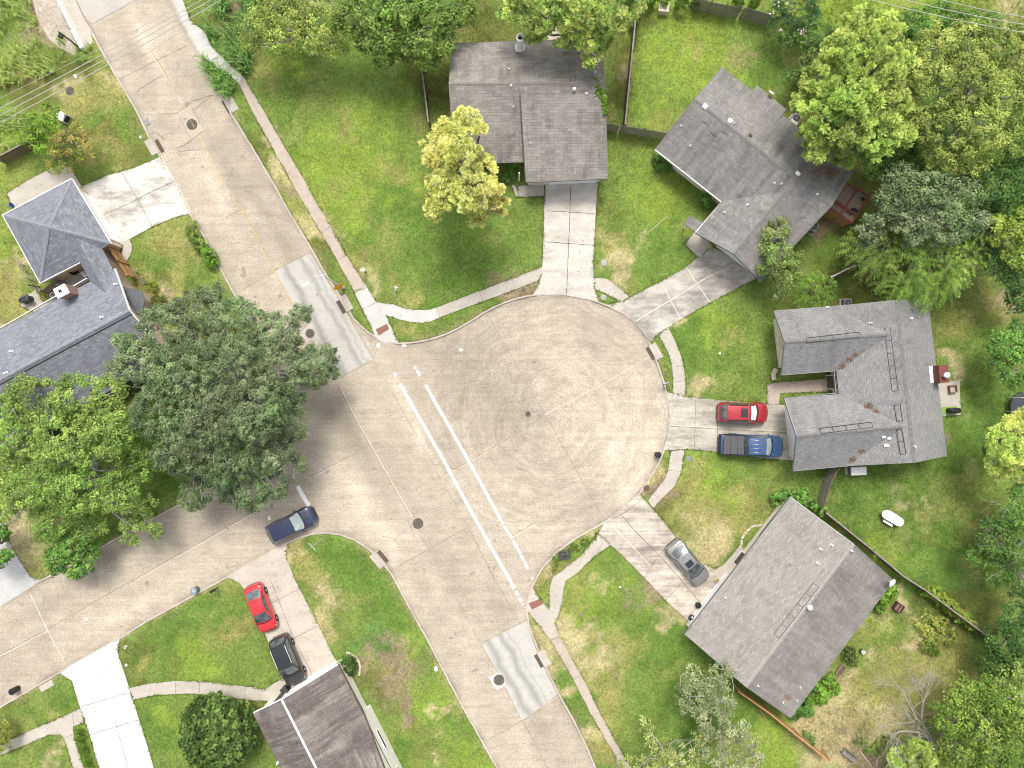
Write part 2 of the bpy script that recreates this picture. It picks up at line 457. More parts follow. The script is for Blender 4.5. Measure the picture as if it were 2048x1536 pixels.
WALKS = {
    'walk_white': [(341, 0), (360, 42), (382, 82), (404, 114), (477, 165), (490, 157), (425, 95), (410, 64), (383, 43), (370, 12), (352, -45), (318, -45)],
    'walk_old_north': [(477, 165), (512, 236), (553, 310), (595, 384), (634, 451), (674, 519), (709, 584), (734, 574), (692, 509), (657, 446), (622, 384), (567, 289), (512, 195), (490, 157)],
    'walk_ramp_north': [(709, 584), (724, 616), (739, 646), (749, 671), (757, 680), (778, 687), (798, 689), (786, 661), (772, 631), (799, 639), (822, 644), (844, 646), (862, 643), (879, 635), (872, 616), (858, 620), (844, 620), (828, 620), (812, 618), (787, 609), (753, 605), (734, 574)],
    'walk_loop_north': [(879, 635), (962, 604), (1024, 582), (1078, 560), (1084, 546), (1085, 534), (1024, 558), (957, 583), (872, 616)],
    'walk_loop_corner': [(1187, 557), (1201, 556), (1214, 559), (1228, 567), (1241, 577), (1259, 595), (1241, 604), (1236, 602), (1211, 587), (1189, 578)],
    'walk_loop_east': [(1336, 656), (1347, 677), (1359, 704), (1365, 725), (1369, 746), (1370, 768), (1370, 793), (1346, 787), (1346, 768), (1344, 734), (1340, 717), (1334, 701), (1326, 686), (1316, 669)],
    'walk_loop_southeast': [(1368, 899), (1366, 920), (1363, 940), (1351, 968), (1340, 981), (1324, 995), (1306, 1016), (1296, 1002), (1304, 988), (1318, 972), (1328, 958), (1337, 934), (1341, 901)],
    'walk_loop_south': [(1198, 1068), (1159, 1113), (1138, 1128), (1119, 1145), (1106, 1154), (1101, 1168), (1099, 1182), (1099, 1217), (1081, 1199), (1064, 1173), (1056, 1192), (1052, 1215), (1056, 1222), (1076, 1247), (1101, 1279), (1119, 1272), (1109, 1244), (1116, 1232), (1124, 1207), (1126, 1180), (1131, 1160), (1149, 1150), (1186, 1115), (1221, 1089)],
    'walk_old_south': [(1101, 1279), (1124, 1318), (1146, 1357), (1165, 1394), (1184, 1432), (1229, 1509), (1240, 1545), (1270, 1610), (1290, 1600), (1262, 1536), (1244, 1505), (1199, 1424), (1180, 1384), (1159, 1344), (1119, 1272)],
    'walk_arc_southwest': [(260, 1375), (300, 1366), (350, 1361), (412, 1362), (475, 1370), (512, 1374), (530, 1378), (542, 1370), (566, 1356), (585, 1372), (560, 1402), (542, 1402), (512, 1400), (487, 1398), (440, 1389), (375, 1386), (312, 1389), (268, 1399)],
    'walk_far_southwest': [(-70, 1520), (20, 1479), (90, 1448), (145, 1424), (162, 1415), (171, 1443), (147, 1452), (149, 1470), (160, 1505), (172, 1545), (185, 1600), (160, 1600), (148, 1536), (130, 1474), (122, 1468), (100, 1468), (15, 1504), (-70, 1545)],
    'walk_curl': [(260, 479), (265, 490), (265, 501), (262, 511), (257, 519), (245, 530), (236, 518), (243, 510), (247, 501), (247, 492), (240, 486)],
    'patio_northwest': [(15, 388), (60, 360), (105, 337), (142, 334), (165, 374), (150, 410), (40, 440)],
    'stoop_north': [(1036, 372), (1088, 369), (1089, 392), (1036, 395)],
    'patio_north': [(1095, 70), (1092, 45), (1155, 40), (1155, 92), (1095, 92)],
    'walk_door_north': [(1024, 372), (1030, 370), (1040, 393), (1032, 396)],
    'stoop_northeast': [(1369, 489), (1393, 458), (1424, 492), (1397, 515)],
    'patio_east': [(1874, 768), (1918, 760), (1920, 830), (1880, 832)],
    'path_court_east': [(1534, 768), (1560, 765), (1680, 755), (1682, 782), (1560, 786), (1556, 808), (1534, 808)],
    'path_side_southeast': [(1428, 1138), (1446, 1130), (1462, 1112), (1478, 1090), (1500, 1106), (1470, 1160), (1440, 1170)],
    'court_northwest': [(88, 590), (160, 530), (182, 560), (70, 625), (40, 610)],
    'pads_northwest': [(48, 596), (72, 580), (92, 604), (66, 622)],
}
RW = WP(ROAD)
DW = {k: WP(v) for k, v in DRIVES.items()}
KW = {k: WP(v) for k, v in WALKS.items()}

def cut_sheet(poly, zf, cell, jitter=0.25):
    """flat polygon filled with a fine triangulation; zf gives the height"""
    xs = [p[0] for p in poly]; ys = [p[1] for p in poly]
    bx = []
    n = len(poly)
    for i in range(n):
        a = poly[i]; b = poly[(i + 1) % n]
        k = max(1, int(math.ceil(math.hypot(b[0] - a[0], b[1] - a[1]) / cell)))
        for t in range(k): bx.append(((a[0] + (b[0] - a[0]) * t / k), (a[1] + (b[1] - a[1]) * t / k)))
    gx, gy = np.meshgrid(np.arange(min(xs), max(xs), cell), np.arange(min(ys), max(ys), cell))
    gx = gx + RNG.uniform(-jitter, jitter, gx.shape) * cell; gy = gy + RNG.uniform(-jitter, jitter, gy.shape) * cell
    m = pip(gx, gy, bx) & (segdist(gx, gy, bx) > cell * 0.35)
    pts = [Vector(p) for p in bx] + [Vector((x, y)) for x, y in zip(gx[m], gy[m])]
    nb = len(bx)
    v, e, f, *_ = delaunay_2d_cdt(pts, [(i, (i + 1) % nb) for i in range(nb)], [], 1, 1e-5)
    V = np.array([(p.x, p.y, 0.0) for p in v]); F = np.array([t for t in f if len(t) == 3], int)
    a = V[F[:, 1]] - V[F[:, 0]]; b = V[F[:, 2]] - V[F[:, 0]]
    flip = (a[:, 0] * b[:, 1] - a[:, 1] * b[:, 0]) < 0
    F[flip] = F[flip][:, ::-1]
    V[:, 2] = zf(V[:, 0], V[:, 1])
    return V, F

def road_d(X, Y):
    """distance outside the road edge, negative on the road"""
    d = segdist(X, Y, RW)
    return np.where(pip(X, Y, RW), -d, d)

def apron(d):
    return 0.1 * smooth01(d / 1.3)

# --- lawn colours: (px, py, radius px, colour) soft patches of different grass
LUSH = (0.106, 0.186, 0.032); MID = (0.140, 0.208, 0.043); BRIGHT = (0.198, 0.280, 0.042); OLIVE = (0.13, 0.145, 0.036)
DEEP = (0.062, 0.125, 0.020); DRYG = (0.27, 0.26, 0.085); STRAW = (0.42, 0.36, 0.19); SOIL = (0.27, 0.20, 0.14); DULL = (0.085, 0.10, 0.024); TEAL = (0.10, 0.20, 0.05)
PATCH = [
 # north lawn
 (640, 200, 130, MID), (740, 260, 90, BRIGHT), (700, 330, 120, BRIGHT), (800, 230, 110, MID), (575, 190, 40, LUSH), (590, 150, 40, BRIGHT), (560, 130, 35, BRIGHT), (700, 130, 70, LUSH), (660, 150, 45, MID),
 (790, 450, 110, LUSH), (820, 500, 90, MID), (950, 500, 100, LUSH), (1000, 480, 70, MID), (700, 420, 60, BRIGHT), (860, 560, 70, LUSH), (760, 350, 40, DRYG), (690, 250, 22, DRYG), (565, 265, 22, STRAW), (530, 150, 30, DRYG), (525, 100, 25, DRYG),
 (720, 530, 30, DRYG), (800, 590, 35, DRYG), (740, 560, 20, STRAW), (940, 130, 50, OLIVE), (640, 170, 22, DRYG), (790, 350, 35, DRYG), (900, 640, 60, MID), (860, 655, 40, LUSH), (1040, 575, 45, SOIL), (1000, 590, 30, SOIL), (600, 260, 28, LUSH), (650, 280, 50, BRIGHT),
 # kerb strip along the main road
 (500, 240, 40, MID), (530, 300, 35, OLIVE), (575, 350, 22, STRAW), (585, 370, 16, SOIL), (610, 440, 25, STRAW), (600, 420, 25, DRYG), (640, 500, 30, OLIVE), (670, 570, 35, MID), (700, 620, 30, MID), (630, 470, 18, STRAW), (570, 330, 16, STRAW),
 # between the houses
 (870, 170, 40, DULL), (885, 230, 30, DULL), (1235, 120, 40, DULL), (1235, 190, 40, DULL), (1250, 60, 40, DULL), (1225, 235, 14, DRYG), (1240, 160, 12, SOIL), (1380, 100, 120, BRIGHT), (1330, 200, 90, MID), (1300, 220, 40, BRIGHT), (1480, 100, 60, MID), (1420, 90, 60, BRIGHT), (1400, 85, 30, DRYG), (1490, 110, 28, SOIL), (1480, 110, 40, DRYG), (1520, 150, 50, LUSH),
 (1270, 330, 60, MID), (1290, 380, 60, BRIGHT), (1260, 430, 70, MID), (1320, 420, 50, BRIGHT), (1360, 440, 40, LUSH), (1250, 500, 25, STRAW), (1265, 515, 22, STRAW), (1230, 480, 20, DRYG), (1248, 552, 16, STRAW), (1210, 430, 30, OLIVE), (1320, 500, 50, LUSH), (1340, 530, 40, MID), (1255, 300, 30, OLIVE),
 # east
 (1430, 690, 80, LUSH), (1380, 740, 40, MID), (1480, 740, 60, MID), (1400, 780, 25, STRAW), (1420, 775, 18, STRAW), (1370, 700, 30, LUSH), (1480, 630, 70, MID), (1440, 640, 50, BRIGHT), (1470, 670, 30, DRYG), (1360, 645, 14, STRAW), (1650, 470, 45, MID), (1620, 500, 40, LUSH), (1690, 440, 30, OLIVE), (1640, 450, 22, SOIL), (1660, 430, 22, SOIL), (1640, 445, 16, STRAW), (1720, 560, 80, DULL), (1740, 400, 40, OLIVE), (1730, 370, 35, DULL),
 (1900, 640, 60, OLIVE), (1960, 620, 60, OLIVE), (1900, 720, 20, STRAW), (1890, 700, 18, STRAW), (1910, 640, 25, DRYG), (2010, 610, 30, SOIL), (1940, 800, 70, MID), (1950, 720, 50, MID), (1900, 750, 22, STRAW), (1905, 770, 14, STRAW), (1895, 830, 15, STRAW), (1892, 870, 14, SOIL), (1930, 880, 60, LUSH),
 (1420, 960, 60, BRIGHT), (1480, 940, 70, MID), (1380, 990, 50, DRYG), (1420, 1040, 50, DRYG), (1380, 960, 35, DRYG), (1450, 990, 40, BRIGHT), (1500, 1000, 50, DRYG), (1400, 1080, 35, STRAW), (1440, 1080, 35, STRAW), (1340, 1020, 30, OLIVE), (1520, 950, 60, MID), (1600, 965, 60, MID), (1540, 990, 35, OLIVE), (1325, 1000, 20, SOIL), (1310, 960, 18, STRAW), (1300, 975, 14, SOIL), (1318, 930, 12, MID),
 (1740, 960, 60, LUSH), (1760, 1000, 90, MID), (1800, 1000, 18, STRAW), (1845, 990, 14, STRAW), (1850, 1010, 26, DRYG), (1850, 1080, 90, LUSH), (1870, 1040, 40, OLIVE), (1790, 1080, 60, MID), (1760, 1110, 60, BRIGHT), (1900, 1140, 40, TEAL), (1840, 1120, 40, MID), (1930, 1200, 70, DULL), (1950, 1000, 60, OLIVE), (1900, 1190, 50, DULL), (1980, 980, 40, MID),
 # south east lawn
 (1200, 1210, 70, BRIGHT), (1250, 1230, 90, MID), (1300, 1290, 90, LUSH), (1230, 1310, 50, DRYG), (1160, 1180, 40, DRYG), (1150, 1260, 35, STRAW), (1165, 1290, 30, STRAW), (1270, 1310, 40, DRYG), (1215, 1170, 25, STRAW), (1310, 1180, 30, SOIL), (1350, 1240, 25, STRAW), (1280, 1400, 80, MID), (1210, 1330, 30, STRAW), (1260, 1150, 50, MID), (1220, 1400, 40, DRYG), (1360, 1310, 50, LUSH), (1380, 1440, 50, DEEP), (1300, 1480, 70, MID), (1500, 1500, 60, BRIGHT), (1540, 1490, 50, BRIGHT), (1470, 1420, 40, LUSH), (1560, 1530, 60, BRIGHT), (1330, 1430, 40, LUSH),
 (1100, 1330, 25, STRAW), (1120, 1360, 20, LUSH), (1090, 1260, 20, STRAW), (1095, 1290, 20, STRAW), (1140, 1420, 24, LUSH), (1160, 1470, 24, STRAW), (1200, 1510, 30, DRYG), (1130, 1395, 20, STRAW), (1080, 1170, 20, DRYG), (1110, 1140, 24, STRAW), (1130, 1100, 22, MID), (1160, 1085, 20, LUSH), (1195, 1062, 12, STRAW),
 # back garden of the south east house
 (1760, 1290, 70, MID), (1800, 1340, 80, DRYG), (1850, 1330, 70, DRYG), (1750, 1260, 40, BRIGHT), (1815, 1270, 22, STRAW), (1825, 1290, 18, STRAW), (1805, 1190, 20, STRAW), (1812, 1220, 16, STRAW), (1700, 1360, 30, STRAW), (1640, 1420, 60, STRAW), (1680, 1450, 50, STRAW), (1620, 1460, 40, STRAW), (1730, 1380, 40, DRYG), (1920, 1310, 60, OLIVE), (1900, 1360, 60, DRYG), (1700, 1510, 50, SOIL), (1780, 1440, 40, STRAW), (1850, 1410, 60, DRYG), (1720, 1330, 20, STRAW), (1740, 1240, 30, STRAW), (1660, 1500, 40, STRAW),
 # south west lawns
 (340, 1280, 80, LUSH), (420, 1230, 60, LUSH), (400, 1320, 60, BRIGHT), (470, 1260, 30, DRYG), (330, 1330, 50, MID), (270, 1310, 40, OLIVE), (270, 1320, 18, DRYG), (440, 1180, 40, MID), (480, 1320, 40, MID), (300, 1440, 40, LUSH), (330, 1430, 18, BRIGHT), (290, 1500, 30, MID), (500, 1410, 30, OLIVE),
 (100, 1390, 40, LUSH), (117, 1417, 22, DRYG), (60, 1420, 40, MID), (80, 1500, 50, MID), (105, 1515, 16, STRAW), (110, 1475, 14, DRYG), (40, 1390, 30, OLIVE),
 (660, 1120, 50, LUSH), (720, 1150, 70, LUSH), (620, 1140, 22, DRYG), (610, 1120, 20, DRYG), (640, 1170, 26, STRAW), (650, 1220, 28, STRAW), (600, 1100, 16, STRAW), (700, 1240, 60, MID), (760, 1180, 50, LUSH), (730, 1280, 40, TEAL), (800, 1260, 60, LUSH), (780, 1320, 50, SOIL), (800, 1360, 40, SOIL), (770, 1340, 50, OLIVE), (820, 1290, 30, BRIGHT), (850, 1400, 50, BRIGHT), (860, 1440, 50, LUSH), (820, 1480, 40, LUSH), (900, 1490, 60, MID), (820, 1410, 25, SOIL), (872, 1400, 9, STRAW), (893, 1406, 9, STRAW), (890, 1470, 7, STRAW), (880, 1525, 10, STRAW), (840, 1360, 30, MID), (690, 1290, 40, MID), (640, 1260, 26, STRAW), (940, 1510, 40, BRIGHT),
 # north west
 (190, 200, 60, DRYG), (230, 180, 40, DRYG), (140, 185, 24, STRAW), (215, 235, 30, MID), (230, 260, 30, LUSH), (220, 290, 40, OLIVE), (200, 300, 30, DRYG), (140, 150, 40, OLIVE), (60, 190, 60, OLIVE), (60, 170, 30, DRYG), (230, 150, 18, STRAW), (215, 130, 18, STRAW), (90, 60, 40, SOIL), (110, 30, 40, SOIL), (85, 15, 30, SOIL), (100, 85, 22, STRAW), (25, 330, 50, BRIGHT), (60, 310, 40, MID), (5, 240, 30, MID), (250, 300, 40, OLIVE), (180, 60, 14, SOIL),
 (340, 490, 50, DRYG), (330, 470, 40, DRYG), (310, 480, 40, MID), (360, 530, 40, MID), (300, 540, 40, LUSH), (370, 500, 22, STRAW), (380, 560, 40, MID), (340, 570, 30, DRYG), (280, 640, 60, STRAW), (290, 560, 30, OLIVE), (300, 620, 30, SOIL), (250, 500, 12, MID),
 (20, 500, 60, BRIGHT), (30, 470, 30, MID), (20, 560, 40, DRYG), (40, 540, 30, STRAW), (15, 600, 40, DRYG), (30, 640, 40, DRYG), (10, 660, 20, STRAW),
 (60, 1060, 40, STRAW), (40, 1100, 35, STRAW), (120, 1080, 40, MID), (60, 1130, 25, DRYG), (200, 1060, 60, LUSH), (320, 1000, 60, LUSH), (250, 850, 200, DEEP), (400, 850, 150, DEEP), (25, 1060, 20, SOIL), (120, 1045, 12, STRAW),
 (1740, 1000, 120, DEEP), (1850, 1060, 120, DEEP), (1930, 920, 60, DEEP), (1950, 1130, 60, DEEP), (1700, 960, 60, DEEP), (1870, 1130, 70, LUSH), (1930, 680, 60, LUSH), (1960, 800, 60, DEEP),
 # top edge
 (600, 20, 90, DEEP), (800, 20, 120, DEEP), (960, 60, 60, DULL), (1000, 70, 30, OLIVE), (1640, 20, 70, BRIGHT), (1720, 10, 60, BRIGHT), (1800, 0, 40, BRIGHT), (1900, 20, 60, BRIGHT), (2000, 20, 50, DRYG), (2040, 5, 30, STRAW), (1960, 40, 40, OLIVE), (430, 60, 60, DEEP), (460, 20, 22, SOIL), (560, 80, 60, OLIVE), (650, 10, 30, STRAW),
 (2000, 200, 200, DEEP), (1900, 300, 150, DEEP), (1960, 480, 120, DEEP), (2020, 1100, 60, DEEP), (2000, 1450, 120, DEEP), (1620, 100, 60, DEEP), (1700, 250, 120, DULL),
]
fine = np.arange(-53, 53.01, 0.21)
outer = np.array([53.6, 55, 58, 63, 72, 90, 130, 200, 320, 500, 900])
gx = np.concatenate([-outer[::-1], fine, outer])
finey = np.arange(-40.5, 40.51, 0.21)
outery = np.array([41.1, 42.5, 46, 52, 62, 80, 120, 200, 320, 500, 900])
gy = np.concatenate([-outery[::-1], finey, outery])
GX, GY = np.meshgrid(gx, gy)
inner = (np.abs(GX) < 60) & (np.abs(GY) < 50)
dR = np.full(GX.shape, 10.0)
dR[inner] = road_d(GX[inner], GY[inner])
GZ = np.where(dR < 0.02, -0.15, np.where(dR > 0.22, 0.1, -0.15 + 0.25 * (dR - 0.02) / 0.2))
GZ = GZ + np.where(dR > 0.6, (fbm(GX, GY, 5.0) - 0.5) * 0.03 * (np.abs(GX) < 80), 0)
ALLPAV = list(DW.values()) + list(KW.values())
for poly in ALLPAV:
    x0 = min(p[0] for p in poly) - .3; x1 = max(p[0] for p in poly) + .3; y0 = min(p[1] for p in poly) - .3; y1 = max(p[1] for p in poly) + .3
    bb = (GX > x0) & (GX < x1) & (GY > y0) & (GY < y1)
    ii = np.where(bb)
    m = pip(GX[ii], GY[ii], poly)
    near = m | (segdist(GX[ii], GY[ii], poly) < 0.16)
    zz = GZ[ii]
    zz[near] = np.minimum(zz[near], apron(dR[ii][near]) - 0.035)
    GZ[ii] = zz
# colours
nx = (fbm(GX, GY, 2.6) - 0.5) * 5.0; ny = (fbm(GX + 40, GY - 17, 2.6) - 0.5) * 5.0
WXc = GX + nx; WYc = GY + ny
col = np.zeros(GX.shape + (3,)); wsum = np.full(GX.shape, 0.12)
col += np.array(MID) * 0.12
kk_ = 0
DITH = [3.4 * (vnoise(GX + 31 * i, GY - 17 * i, .42) - .5) + 2.2 * (vnoise(GX - 11 * i, GY + 23 * i, 1.1) - .5) for i in range(6)]
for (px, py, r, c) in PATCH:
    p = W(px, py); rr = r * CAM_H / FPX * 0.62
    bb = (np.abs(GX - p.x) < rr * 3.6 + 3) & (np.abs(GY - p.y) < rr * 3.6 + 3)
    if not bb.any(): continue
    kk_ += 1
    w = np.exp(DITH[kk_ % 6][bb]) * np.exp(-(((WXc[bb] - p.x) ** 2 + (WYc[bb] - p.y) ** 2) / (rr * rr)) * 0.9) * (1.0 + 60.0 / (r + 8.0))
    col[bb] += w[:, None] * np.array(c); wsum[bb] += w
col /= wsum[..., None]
vsn = fbm(GX, GY, 1.1)
col *= (0.82 + 0.36 * vsn)[..., None]
dry = np.clip((fbm(GX + 100, GY + 60, 3.2) - 0.55) * 2.2, 0, 0.4)[..., None]
col = col * (1 - dry) + np.array(DRYG) * dry
edge = (np.exp(-np.clip(dR - 0.15, 0, 9) / 0.35) * np.clip((fbm(GX - 31, GY + 77, 1.7) - 0.38) * 3, 0, 0.8))[..., None]
col = col * (1 - edge) + np.array((0.30, 0.25, 0.13)) * edge
nxn, nyn = len(gx), len(gy)
idx = np.arange(nxn * nyn).reshape(nyn, nxn)
quads = np.stack([idx[:-1, :-1], idx[:-1, 1:], idx[1:, 1:], idx[1:, :-1]], -1).reshape(-1, 4)
GRASS = m_attr_ground('lawn_grass')
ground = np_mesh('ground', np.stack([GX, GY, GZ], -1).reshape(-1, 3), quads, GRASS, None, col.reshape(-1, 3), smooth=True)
tag(ground, kind='structure')

# --- the concrete road
ROT = math.atan2(-0.87, 0.49)
V, F = cut_sheet(RW, lambda x, y: x * 0, 0.42)
rc = np.ones((len(V), 3))
def rblob(px, py, rx, gain, tint=(1, 1, 1), ang=0.0, ry=None):
    p = W(px, py); a = rx * CAM_H / FPX; b_ = (ry or rx) * CAM_H / FPX
    dx = V[:, 0] - p.x; dy = V[:, 1] - p.y
    u = dx * math.cos(ang) + dy * math.sin(ang); w_ = -dx * math.sin(ang) + dy * math.cos(ang)
    gain = 1 + (gain - 1) * 1.45
    g = np.exp(-((u / a) ** 2 + (w_ / b_) ** 2))[:, None] * (0.55 + 0.9 * fbm(V[:, 0] + px, V[:, 1] - py, 1.3))[:, None]
    rc[:] = rc * (1 + g * (np.array(tint) * gain - 1))
# wheel paths along the roads and weathered light areas
for (px, py, L_, w_, g) in [(285, 70, 60, 12, 1.12), (318, 85, 70, 8, 1.12), (262, 100, 60, 12, 0.9), (330, 120, 60, 14, 0.9), (330, 190, 60, 18, 1.12), (395, 170, 60, 12, 0.86), (300, 150, 50, 12, 0.9), (450, 330, 90, 14, 0.88), (420, 360, 80, 14, 1.08), (500, 380, 90, 12, 0.88), (520, 440, 70, 16, 1.1), (560, 470, 70, 14, 0.9), (450, 430, 80, 12, 1.08),
                           (700, 850, 110, 16, 0.86), (730, 930, 130, 18, 0.9), (660, 830, 70, 20, 0.84), (700, 980, 100, 16, 1.1), (760, 1040, 100, 18, 1.1), (690, 960, 60, 20, 1.08), (650, 900, 40, 20, 0.86), (860, 1200, 120, 14, 0.94), (930, 1340, 120, 16, 1.04), (890, 1130, 80, 20, 0.92), (1090, 1470, 80, 16, 0.9), (1050, 1490, 70, 12, 1.06), (1000, 1230, 60, 18, 0.92),
                           (800, 780, 60, 12, 1.2), (838, 870, 70, 10, 1.18), (770, 900, 130, 14, 0.95)]:
    rblob(px, py, L_, g, (1, 1, 1), ROT, w_)
SROT = math.atan2(0.49, 0.87)
for (px, py, L_, w_, g) in [(250, 1090, 120, 16, 0.82), (330, 1130, 130, 14, 1.06), (420, 1080, 90, 16, 0.95), (100, 1210, 120, 16, 0.9), (70, 1270, 100, 16, 0.94), (300, 1200, 110, 14, 1.1), (180, 1270, 90, 16, 1.05), (60, 1330, 90, 14, 0.95), (440, 1010, 80, 22, 0.9), (400, 1130, 80, 12, 1.08)]:
    rblob(px, py, L_, g, (1, 1, 1), SROT, w_)
for (px, py, r_, g) in [(1110, 700, 70, 1.07), (1000, 760, 80, 0.92), (1180, 880, 80, 1.05), (1000, 880, 70, 0.93), (1100, 960, 70, 0.97), (1250, 900, 60, 1.08), (1290, 780, 40, 1.08), (1160, 640, 60, 0.93), (900, 760, 60, 0.93), (1040, 1040, 60, 1.07), (1180, 1010, 40, 0.93), (1250, 985, 36, 1.1), (940, 700, 60, 0.94), (1080, 830, 80, 0.94)]:
    rblob(px, py, r_, g)
rblob(300, 95, 8, 1.2, (1, 1, 1), ROT + PI / 2, 50)
rc *= (0.88 + 0.24 * fbm(V[:, 0], V[:, 1], 2.5))[:, None]
de_ = segdist(V[:, 0], V[:, 1], RW)      # silt along the gutter
rc *= (1 - .34 * np.exp(-de_ / .22) * np.clip((vnoise(V[:, 0], V[:, 1], 1.6) - .2) * 1.6, 0, 1))[:, None]
for (px_, g) in [([(237, 159), (316, 122), (370, 217), (300, 272)], .95), ([(316, 122), (375, 90), (462, 230), (411, 298), (370, 217)], 1.02), ([(322, 312), (411, 300), (478, 419), (400, 460)], 1.06), ([(411, 298), (462, 230), (560, 395), (478, 419)], .93), ([(400, 460), (478, 419), (549, 543), (485, 579)], .98), ([(478, 419), (560, 395), (619, 505), (549, 541)], .93),
                ([(485, 579), (549, 543), (672, 760), (560, 790)], 1.07), ([(617, 955), (740, 889), (860, 1097), (784, 1140), (690, 1060)], 1.05), ([(734, 880), (859, 918), (937, 1055), (860, 1097)], .96), ([(672, 760), (784, 783), (859, 918), (734, 880)], 1.03), ([(784, 1140), (934, 1055), (1046, 1250), (962, 1287), (887, 1152)], .95), ([(1091, 830), (974, 629), (860, 680), (760, 700), (882, 953)], .95), ([(1091, 830), (1300, 700), (1350, 850), (1199, 1030)], 1.03),
                ([(280, 1152), (512, 1020), (600, 1080), (387, 1189), (120, 1345), (97, 1264)], 1.05), ([(97, 1264), (130, 1345), (-100, 1470), (-100, 1360)], .95), ([(1044, 1442), (1116, 1399), (1250, 1640), (1100, 1640)], .94)]:
    rc[pip(V[:, 0], V[:, 1], WP(px_))] *= g
cc = W(1100, 835)
ROADM = m_concrete('road_concrete', (0.362, 0.310, 0.240), (0.472, 0.410, 0.326), ROT, 0.10, 9.0, attr=True, polar=(cc.x, cc.y, 12.2), speck=0.34, stain=(0.245, 0.205, 0.165), stainamt=0.45)
tag(np_mesh('road', V, F, ROADM, None, rc, k=3), kind='structure')

# --- driveways, walks
MATS = {
    'drive_pale': m_concrete('drive_pale_concrete', (0.48, 0.44, 0.385), (0.60, 0.56, 0.50), PI / 2, 0.07, 11, speck=0.18, stain=(0.33, 0.29, 0.24), stainamt=0.65, st=(.47, .68)),
    'drive_patchy': m_concrete('drive_patchy_concrete', (0.33, 0.295, 0.25), (0.58, 0.54, 0.48), SROT, 0.05, 9, speck=0.2, stain=(0.16, 0.15, 0.14), stainamt=0.7, stainscale=0.4, st=(.43, .62)),
    'drive_worn': m_concrete('drive_worn_concrete', (0.38, 0.35, 0.29), (0.54, 0.49, 0.42), 0, 0.16, 9, speck=0.22, stain=(0.19, 0.18, 0.15), stainamt=0.65, stainscale=0.6, st=(.45, .64)),
    'drive_cracked': m_concrete('drive_cracked_concrete', (0.40, 0.345, 0.28), (0.62, 0.555, 0.47), ROT, 0.28, 9, speck=0.2, stain=(0.17, 0.15, 0.13), stainamt=0.7, stainscale=0.45, st=(.45, .64)),
    'drive_bleached': m_concrete('drive_bleached_concrete', (0.50, 0.47, 0.42), (0.68, 0.65, 0.60), SROT, 0.06, 9, speck=0.15, stain=(0.24, 0.215, 0.18), stainamt=0.75, stainscale=0.5, st=(.47, .62)),
    'drive_left': m_concrete('drive_grey_concrete', (0.44, 0.435, 0.42), (0.56, 0.55, 0.53), 0, 0.03, 9, speck=0.1, stain=(0.38, 0.38, 0.37), stainamt=0.5),
    'drive_white': m_concrete('drive_white_concrete', (0.53, 0.525, 0.51), (0.64, 0.635, 0.62), ROT, 0.03, 9, speck=0.06, stain=(0.42, 0.41, 0.39), stainamt=0.6, stainscale=0.5),
    'drive_beige': m_concrete('drive_beige_concrete', (0.43, 0.375, 0.31), (0.54, 0.485, 0.42), ROT, 0.05, 9, speck=0.14, stain=(0.29, 0.25, 0.20), stainamt=0.65),
}
OLDWALK = m_concrete('old_walk_concrete', (0.39, 0.325, 0.265), (0.48, 0.41, 0.345), ROT, 0.03, 9, speck=0.12, stain=(0.32, 0.27, 0.22), stainamt=0.3)
NEWWALK = m_concrete('new_walk_concrete', (0.46, 0.445, 0.41), (0.56, 0.545, 0.51), ROT, 0.02, 9, speck=0.1, stain=(0.45, 0.43, 0.40), stainamt=0.4)
LOOPWALK = m_concrete('loop_walk_concrete', (0.40, 0.36, 0.305), (0.50, 0.46, 0.40), ROT, 0.02, 9, speck=0.14, stain=(0.30, 0.27, 0.23), stainamt=0.4)
GREYPATCH = m_concrete('grey_slab', (0.40, 0.37, 0.33), (0.48, 0.45, 0.40), ROT, 0.02, 9, speck=0.15)
for k, poly in DW.items():
    V, F = cut_sheet(poly, lambda x, y: apron(road_d(x, y)) + 0.012, 0.5)
    tag(np_mesh('driveway', V, F, MATS[k], None, k=3), kind='structure')
lw = {'walk_white': NEWWALK, 'walk_ramp_north': NEWWALK, 'walk_loop_south': LOOPWALK, 'walk_old_north': OLDWALK, 'walk_old_south': OLDWALK, 'walk_arc_southwest': LOOPWALK, 'walk_far_southwest': LOOPWALK, 'patio_northwest': LOOPWALK, 'court_northwest': GREYPATCH, 'patio_north': OLDWALK, 'path_court_east': OLDWALK}
for i, (k, poly) in enumerate(KW.items()):
    dz = 0.016 + 0.0004 * i
    V, F = cut_sheet(poly, lambda x, y: apron(road_d(x, y)) + dz, 0.5)
    tag(np_mesh(k.split('_')[0] if k.split('_')[0] in ('patio', 'path', 'stoop', 'court') else 'sidewalk', V, F, lw.get(k, LOOPWALK), None, k=3), kind='structure')

def zsurf(x, y):
    """height of whatever pavement or lawn lies at x, y"""
    X = np.array([x]); Y = np.array([y]); d = road_d(X, Y)[0]
    if d < 0: return 0.0
    for p in ALLPAV:
        if pip(X, Y, p)[0]: return float(apron(d)) + 0.016
    return 0.1

